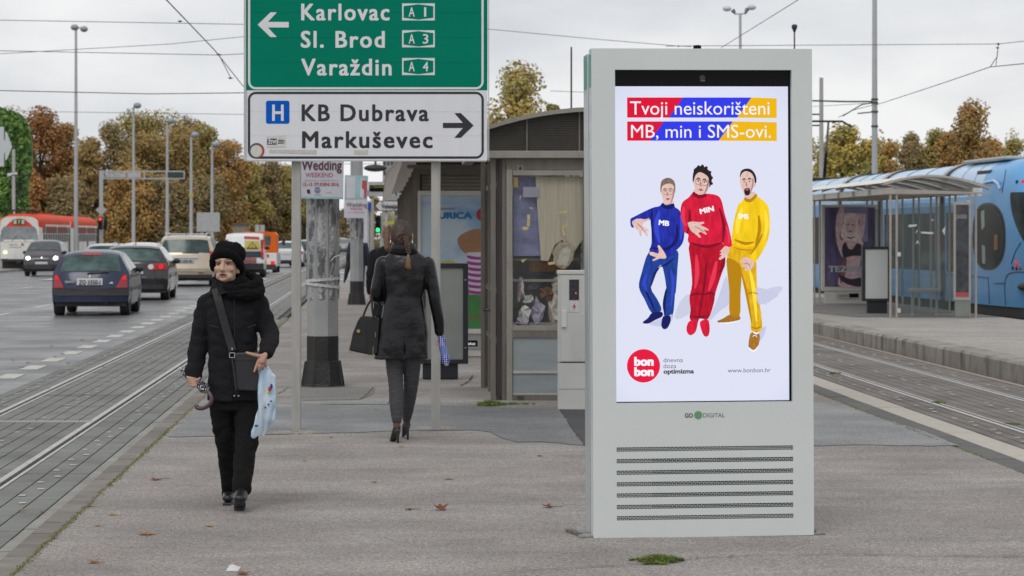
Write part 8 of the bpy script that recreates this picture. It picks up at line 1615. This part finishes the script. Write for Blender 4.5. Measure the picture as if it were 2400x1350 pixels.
for px, pt_top, d, nm in ((313, 248, 177, 'second lamp post from the left with one round head'), (392, 284, 200, 'third lamp post from the left above the people carrier'), (448, 317, 228, 'fourth lamp post from the left with a yellow band'), (497, 339, 252, 'fifth lamp post from the left left of the road sign')): lamp(px, pt_top, d, nm)
b = MB(); x = (448 - HX) * 228 / F; b.lathe([(.21, 0), (.21, .35)], (x, 228, CH - (463 - HY) * 228 / F), n=10)
b.build('yellow_band', M('sign_yellow', (.50, .40, .08), .5), [o for o in bpy.data.objects if o.get('label') == 'fourth lamp post from the left with a yellow band'][0]); o = bpy.data.objects['yellow_band']; o.location = -o.parent.location
for px, hx_, ptop, d, lab in ((617, 646, 421, 300, 'curved arm lamp behind the orange truck'), (641, 668, 437, 345, 'second curved arm lamp right of the orange truck'), (660, 690, 428, 390, 'farthest curved arm lamp beside the left sign post')):
    x = (px - HX) * d / F; T_ = thing('street_lamp', lab, 'street lamp', (x, d, -.1), group='curved lamps farther along the road'); k = d / F; zt_ = CH - (ptop - HY) * k; x1_ = (hx_ - HX) * k
    MB(T_.location).tube(smooth_pts([(x, d, -.1), (x, d, zt_ - 2), (x + .25, d, zt_ - .7), (x1_, d, zt_)], 4, False), .11, 8).build('pole', pole_m, T_, smooth=True); b = MB(T_.location); b.ball((x1_ + .2, d, zt_), (.42, .3, .2), 10, 8); b.build('lamp_head', glass_w, T_, smooth=True)
# signal gantry
GD = 130.; gw = lambda px, py, dy=0.: W(px, py, GD) + Vector((0, dy, 0)); GT = thing('signal_gantry', 'pale metal signal gantry arm reaching right over the road from a post', 'gantry', (gw(236, 0).x, GD, -.1)); go = GT.location
def gb(px0, px1, py0, py1, name, mat, y0=0., y1=.12): a, c = gw(px0, py1), gw(px1, py0); MB(go).box(a.x, c.x, GD + y0, GD + y1, max(-.1, a.z), c.z).build(name, mat, GT)
gb(232.5, 240.5, 400, 640, 'post', pole_m, 0, .18)
for a in ((240, 432, 400, 403), (240, 432, 417, 420)): gb(*a, 'beam', pole_m)
for x_ in (241, 298, 337, 391, 430): gb(x_, x_ + 2.5, 403, 417, 'brace', pole_m)
gb(246, 296, 404, 416, 'text_board', M('board_pale2', (.42, .42, .42), .5, var=.3, scale=6), -.03, .0); gb(301, 330, 404, 416, 'blank_board', M('board_grey2', (.45, .45, .46), .5), -.03, 0); gb(393, 430, 404, 416, 'dark_board', M('board_dark', (.03, .05, .045), .5), -.03, 0)
b = MB(go); b.prism([gw(225, 492, -.1), gw(238, 480, -.1), gw(251, 492, -.1), gw(238, 504, -.1)], (0, .03, 0)); b.build('priority_sign', M('sign_back', (.42, .42, .42), .5), GT)
traffic_light(235, 508, 538, 128.5, 0, 'traffic light showing red on the gantry post beside the red tram', post=1)
traffic_light(247, 514, 538, 129.5, 9, 'unlit dark traffic light right of the red one', post=-8)
# blank panel on two posts, hut and small panels
def panel(px0, px1, py0, py1, d, label, mat, posts, name='panel_sign', pyg=560): 
    a, c = W(px0, py1, d), W(px1, py0, d); T_ = thing(name, label, 'sign', ((a.x + c.x) / 2, d, -.1)); MB(T_.location).box(a.x, c.x, d, d + .06, a.z, c.z).build('panel', mat, T_)
    for p in posts: q = W(p, 0, d); MB(T_.location).tube([(q.x, d + .1, -.1), (q.x, d + .1, c.z - .05)], .06, 6).build('post', pole_m, T_)
panel(461, 515, 498, 543, 190, 'blank pale back of a wide sign behind the people carrier', M('sign_back', (.42, .42, .42), .5), (473, 499)); panel(598, 608, 527, 546, 205, 'small pale panel left of the curved lamp, left one of two', M('sign_back', (.42, .42, .42), .5), (603,)); panel(610, 620, 527, 546, 205, 'small pale panel behind the curved lamp, right one of two', M('sign_back', (.42, .42, .42), .5), (615,))
HU = thing('roadside_hut', 'small beige roadside hut with flat roof right of the blank panel', 'hut', (W(561, 0, 215).x, 215, -.1)); a, c = W(545, 560, 215), W(577, 528, 215); MB(HU.location).box(a.x, c.x, 215, 217, -.1, c.z).build('wall', M('hut_wall', (.25, .21, .16), .9, scale=3), HU); MB(HU.location).box(a.x - .1, c.x + .1, 214.9, 217.1, c.z, c.z + .18).build('roof', M('hut_roof', (.10, .09, .08), .8), HU)
# green leafy board and white cut-out sign
BD = 150.; LB = thing('leafy_board', 'tall board printed with green foliage and rounded edge at the left picture edge', 'billboard', (W(0, 0, BD).x, BD, -.1)); lb_m = M('printed_leaves', (.15, .32, .07), .6, var=.55, scale=2.6, col2=(.04, .10, .035), thr=(.42, .56))
out_ = smooth_pts([(-80, 262), (-30, 252), (0, 250), (22, 262), (46, 266), (62, 285), (70, 310), (76, 345), (75, 395), (66, 440), (62, 480), (52, 520), (50, 560), (-80, 560)], 4)
b = MB(LB.location); b.prism([W(*p, BD) for p in out_], (0, .12, 0)); b.build('board', lb_m, LB)
for i, (px, py, r) in enumerate(((48, 298, 3), (80 - 34, 300, 0.1), (39, 369, 2.6), (5, 275, 6), (28, 410, 2.5), (20, 412, 4), (50, 340, 0.1))):
    if r > 1: b = MB(LB.location); b.ball(W(px, py, BD - .05), (r * BD / F, .03, r * BD / F), 10, 6); b.build('white_ball', glass_w, LB)
b = MB(LB.location); a_ = oval(39, 333, 6.5, 6.5); c_ = oval(38, 331, 4.2, 4.2); n = 20; b.add([W(*p, BD - .05) for p in a_ + c_], [(i, (i + 1) % n, n + (i + 1) % n, n + i) for i in range(n)]); b.build('gold_ring', M('ring_gold', (.35, .25, .08), .5), LB, recalc=False)
Cb = np.array([(W(x, 0, BD).x, BD - .1, W(0, y, BD).z) for x, y in [(x, y) for y in range(262, 560, 14) for x in range(-70, 72, 12)] if x < 60 + 14 * math.sin((y - 262) / 300 * 3.1) - max(0, 290 - y) * 1.1]) - np.array(list(LB.location)); o = bpy.data.objects.new('leaf_print', leaves_mesh(Cb, np.tile([[.28, .12, .28]], (len(Cb), 1)), 5200, .13, 'leaf_print', leafm('board_leaf', (.22, .38, .09), (.06, .13, .045)))); COL.objects.link(o); o.parent = LB; o['kind'] = 'stuff'
AD = 146.; AR = thing('arrow_board', 'white cut-out arrow shaped board standing before the leafy board', 'sign', (W(0, 0, AD).x, AD, -.1)); wb = M('board_white2', (.55, .60, .63), .5, var=.04)
b = MB(AR.location); b.prism([W(x, y, AD) for x, y in [(-40, 297), (9, 297), (9, 328), (12, 330), (12, 308), (16, 310), (28, 344), (16, 374), (12, 376), (12, 356), (9, 358), (9, 390), (-40, 390)]], (0, .06, 0)); b.build('board', wb, AR); MB(AR.location).tube([W(-10, 390, AD + .1), Vector((W(-10, 0, AD).x, AD + .1, -.1))], .08, 6).build('post', pole_m, AR)
MP = thing('metal_pole', 'plain pale metal pole in front of the leafy board', 'pole', (W(32, 0, 124).x, 124.0 + 12, -.1)); MB(MP.location).tube([(W(32, 0, 136).x, 136, -.1), (W(32, 0, 136).x, 136, W(0, 350, 136).z)], [.10, .085], 10).build('shaft', pole_m, MP); MB(MP.location).tube([W(18, 411, 136), W(40, 408, 136)], .10, 8).build('bracket', glass_w, MP)
# masts on the right
def plainmast(px, ptop, d, w0, w1_, label, base=-.1, mat=None):
    x = (px - HX) * d / F; T_ = thing('tram_mast', label, 'mast', (x, d, base)); MB(T_.location).tube([(x, d, base), (x, d, CH - (ptop - HY) * d / F)], [w0 * d / F / 2, w1_ * d / F / 2], 10).build('shaft', mat or pole_m, T_, smooth=40); return T_
m1 = plainmast(2050, -160, 76, 16, 10, 'tall pale steel mast rising out of the picture behind the blue tram'); m2 = plainmast(1925, 182, 92, 13, 9, 'shorter square topped mast next to the right edge of the totem', mat=M('mast_concrete', (.42, .41, .39), .8, var=.1))
for py in (233, 241, 262, 296): b = MB(m1.location); x = W(2050, 0, 76).x; b.lathe([(.11, -.03), (.11, .03)], (x, 76, W(0, py, 76).z), n=10); b.build('collar', M('dark_clamp', (.06, .06, .06), .5), m1)
b = MB(m1.location); b.tube([W(2050, 238, 76), W(1985, 238, 76), W(1900, 236, 76)], .025, 6); b.build('cantilever_arm', M('dark_clamp', (.06, .06, .06), .5), m1); b = MB(m1.location); b.tube([W(2050, 262, 76), W(2010, 266, 76)], .02, 6); b.build('strut', M('dark_clamp', (.06, .06, .06), .5), m1); b = MB(m1.location); b.tube([W(2050, 240, 76), W(2020, 245, 76), W(1975, 272, 76)], .018, 6); b.build('strut', M('dark_clamp', (.06, .06, .06), .5), m1)
for py in (268, 294): b = MB(m2.location); b.tube([W(1925, py, 92), W(1900, py, 92)], .03, 6); b.build('strut', M('dark_clamp', (.06, .06, .06), .5), m2)
DL = thing('street_lamp', 'tall post with two white double lamp heads above the totem', 'street lamp', (W(1735, 0, 72).x, 72, -.1)); dl = DL.location; w_ = lambda px, py, dy=0.: W(px, py, 72) + Vector((0, dy, 0))
MB(dl).tube([(dl.x, 72, -.1), w_(1735, 32)], [.07, .04], 8).build('pole', pole_m, DL); MB(dl).tube([w_(1722, 30), w_(1722, 33), w_(1748, 32), w_(1748, 29)], .02, 6).build('cross_arm', pole_m, DL)
for x0_, x1_, y_ in ((1723, 1704, 20), (1747, 1762, 17)): MB(dl).tube([w_(x0_, 31), w_((x0_ * 2 + x1_) / 3, y_ + 3)], [.04, .07], 8).build('lamp_neck', M('neck_grey', (.2, .2, .22), .5), DL); b = MB(dl); b.ball(w_(x1_, y_), (.13, .13, .085), 12, 8); b.build('lamp_head', glass_w, DL, smooth=True)
CP = thing('camera_pole', 'small dark camera on a thin pole above the right of the totem', 'camera', (W(1862, 0, 58).x, 58, 0)); w_ = lambda px, py: W(px, py, 58); MB(CP.location).tube([(CP.location.x, 58, 0), w_(1862, 70)], .018, 6).build('pole', M('dark_clamp', (.06, .06, .06), .5), CP); b = MB(CP.location); b.lathe([(.02, -.1), (.07, .02), (.07, .06), (.04, .09)], w_(1862, 66), n=10); b.build('camera_head', plas, CP)
DP = plainmast(1339, 110, 46, 5, 4, 'thin dark pole sticking up behind the kiosk roof', mat=M('dark_pole', (.04, .05, .045), .6), base=0)
# ================================================================ overhead wires
wm = M('wire_dark', (.09, .09, .09), .6, .3); 
def wire(pts, label, r=.9, sag=0.):
    P_ = [W(x, y, d) for x, y, d in pts]; k = sum(p[2] for p in pts) / len(pts) / F; b = MB(P_[0]); Q = []
    for a, c in zip(P_, P_[1:]): Q += [a.lerp(c, t / 6) - Vector((0, 0, sag * 4 * (t / 6) * (1 - t / 6))) for t in range(6)]
    b.tube(Q + [P_[-1]], r * k, 5); o = b.build('overhead_wire', wm, cat='wire', label=label, group='overhead tram wires'); return o
wire([(-120, 45, 70), (570, 57, 70), (760, 62, 70)], 'topmost thin wire left of the road sign', .8); wire([(-100, 138, 60), (0, 126, 60), (400, 103, 60), (650, 78, 60)], 'thin wire rising to the right behind the big lamp', .7); wire([(-100, 117, 58), (515, 129, 58), (700, 119, 58)], 'thin level wire with a hanger left of the sign', .8)
wire([(-100, 210, 48), (350, 220, 48), (700, 216, 48)], 'thickest level wire below the others on the left', 1.05); wire([(130, 262, 110), (700, 270, 110)], 'faint far wire above the tree tops', .6)
cwx = [(-5.0, 28), (-5.72, 41), (-6.25, 52), (-6.95, 63.5), (-8.9, 100), (-10.2, 126)]; b = MB((-5, 28, 5.5)); b.tube([(x, y, 5.52 - .0002 * (y - 40)) for x, y in cwx], .011, 6); b.build('overhead_wire', M('contact_wire', (.08, .085, .07), .5, .4), cat='wire', label='diagonal contact wire above the left tram track', group='overhead tram wires')
clm = M('wire_clamp', (.02, .025, .02), .6)
def clamp(px, py, d, lab, r=3.2): b = MB(W(px, py, d)); b.ball(W(px, py, d), (r * d / F, r * d / F * .6, r * .8 * d / F), 8, 6); b.tube([W(px - r * 1.8, py, d), W(px + r * 1.8, py, d)], r * .3 * d / F, 5); b.build('wire_clamp', clm, cat='clamp', label=lab, group='clamps on the overhead wires')
clamp(422, 50, 45, 'dark clamp on the diagonal contact wire'); clamp(540, 183, 58.5, 'clamp at the foot of the left hanger'); wire([(513, 128, 58), (519, 140, 58), (541, 183, 58.4)], 'short slanting hanger between two wires left of the sign', .9); clamp(513, 128, 58, 'clamp at the head of the left hanger')
wire([(1100, 64, 66), (1400, 92, 66), (1590, 108, 66), (1620, 109, 66)], 'faint wire sloping down from the sign to the totem', .7); wire([(1560, 108, 66), (2340, 103, 66), (2460, 90, 66)], 'long level wire above the totem', .75); clamp(1590, 108, 66, 'clamp on the wire above the totem', 2.4)
wire([(1690, 112, 60), (1870, 0, 47), (2000, -90, 40)], 'wire climbing steeply to the right above the totem', .9); wire([(2050, 247, 76), (2200, 198, 64), (2320, 157, 56), (2460, 143, 50)], 'contact wire sweeping right from the tall mast', 1.0); wire([(2340, 103, 56), (2337, 133, 56), (2320, 158, 56)], 'left leg of the hanger at the right picture edge', 1.); wire([(2337, 133, 56), (2334, 154, 56)], 'right leg of the hanger at the right picture edge', .9); clamp(2340, 103, 56, 'dark clamp at the top of the right hanger'); clamp(2338, 112, 56, 'second dark clamp just below the top of the right hanger', 2.6)
wire([(1290, 213, 90), (1400, 217, 90)], 'short faint wire beside the dark pole behind the kiosk', .6); wire([(1900, 250, 100), (2050, 241, 76)], 'thin wire between the two right masts', .6); wire([(1965, 275, 76), (2000, 258, 76), (2050, 245, 76)], 'curved tension wire left of the tall mast', .7)
b = MB(W(880, 394, 88)); c = W(880, 394, 88); b.ball(c, (.42, .2, .13), 12, 8); b.tube([c, c + Vector((0, 0, .5))], .04, 6); b.build('overhead_signal', plas, cat='signal', label='dark overhead signal hanging below the sign between mast and shelter')
wire([(780, 384, 88), (880, 384, 88), (980, 376, 88)], 'wire carrying the dark overhead signal', .6)
# ================================================================ buildings at the end of the road
def block(px0, px1, ptop, d, label, wall, floors, bays, depth=14, name='apartment_block'):
    a, c = W(px0, 0, d), W(px1, ptop, d); T_ = thing(name, label, 'building', ((a.x + c.x) / 2, d, -.6)); o_ = T_.location; MB(o_).box(a.x, c.x, d, d + depth, -.6, c.z).build('wall', wall, T_); MB(o_).box(a.x - .2, c.x + .2, d - .2, d + depth + .2, c.z, c.z + .5).build('roof', M('roof_slab', (.2, .2, .2), .8), T_)
    wm_ = M('far_window', (.05, .06, .07), .15, var=.4, scale=.5); hh = (c.z + .6) / floors; ww = (c.x - a.x) / bays
    for i in range(floors):
        for j in range(bays): MB(o_).box(a.x + ww * (j + .2), a.x + ww * (j + .8), d - .08, d + .1, -.6 + hh * (i + .35), -.6 + hh * (i + .8)).build('window', wm_, T_)
block(897, 932, 372, 420, 'tall grey apartment block far behind the near shelter roof', M('block_grey', (.36, .36, .37), .8, var=.08, scale=.2), 9, 4); block(932, 1010, 360, 380, 'wide pale apartment block mostly hidden by the near shelter', M('block_pale', (.42, .42, .42), .8, var=.06, scale=.2), 9, 6); block(775, 800, 500, 430, 'low brown building at the end of the road left of the farther mast', M('block_brown', (.20, .17, .15), .8, var=.2, scale=.3), 3, 3)
tree(872, 440, 40, 260, 'orange', 'small orange tree between the farther mast and the arrow sign', n=1500, leaf=.16, group='trees at the end of the road'); tree(812, 478, 40, 300, 'brown', 'bare brown tree behind the farther mast', n=900, leaf=.14, group='trees at the end of the road')
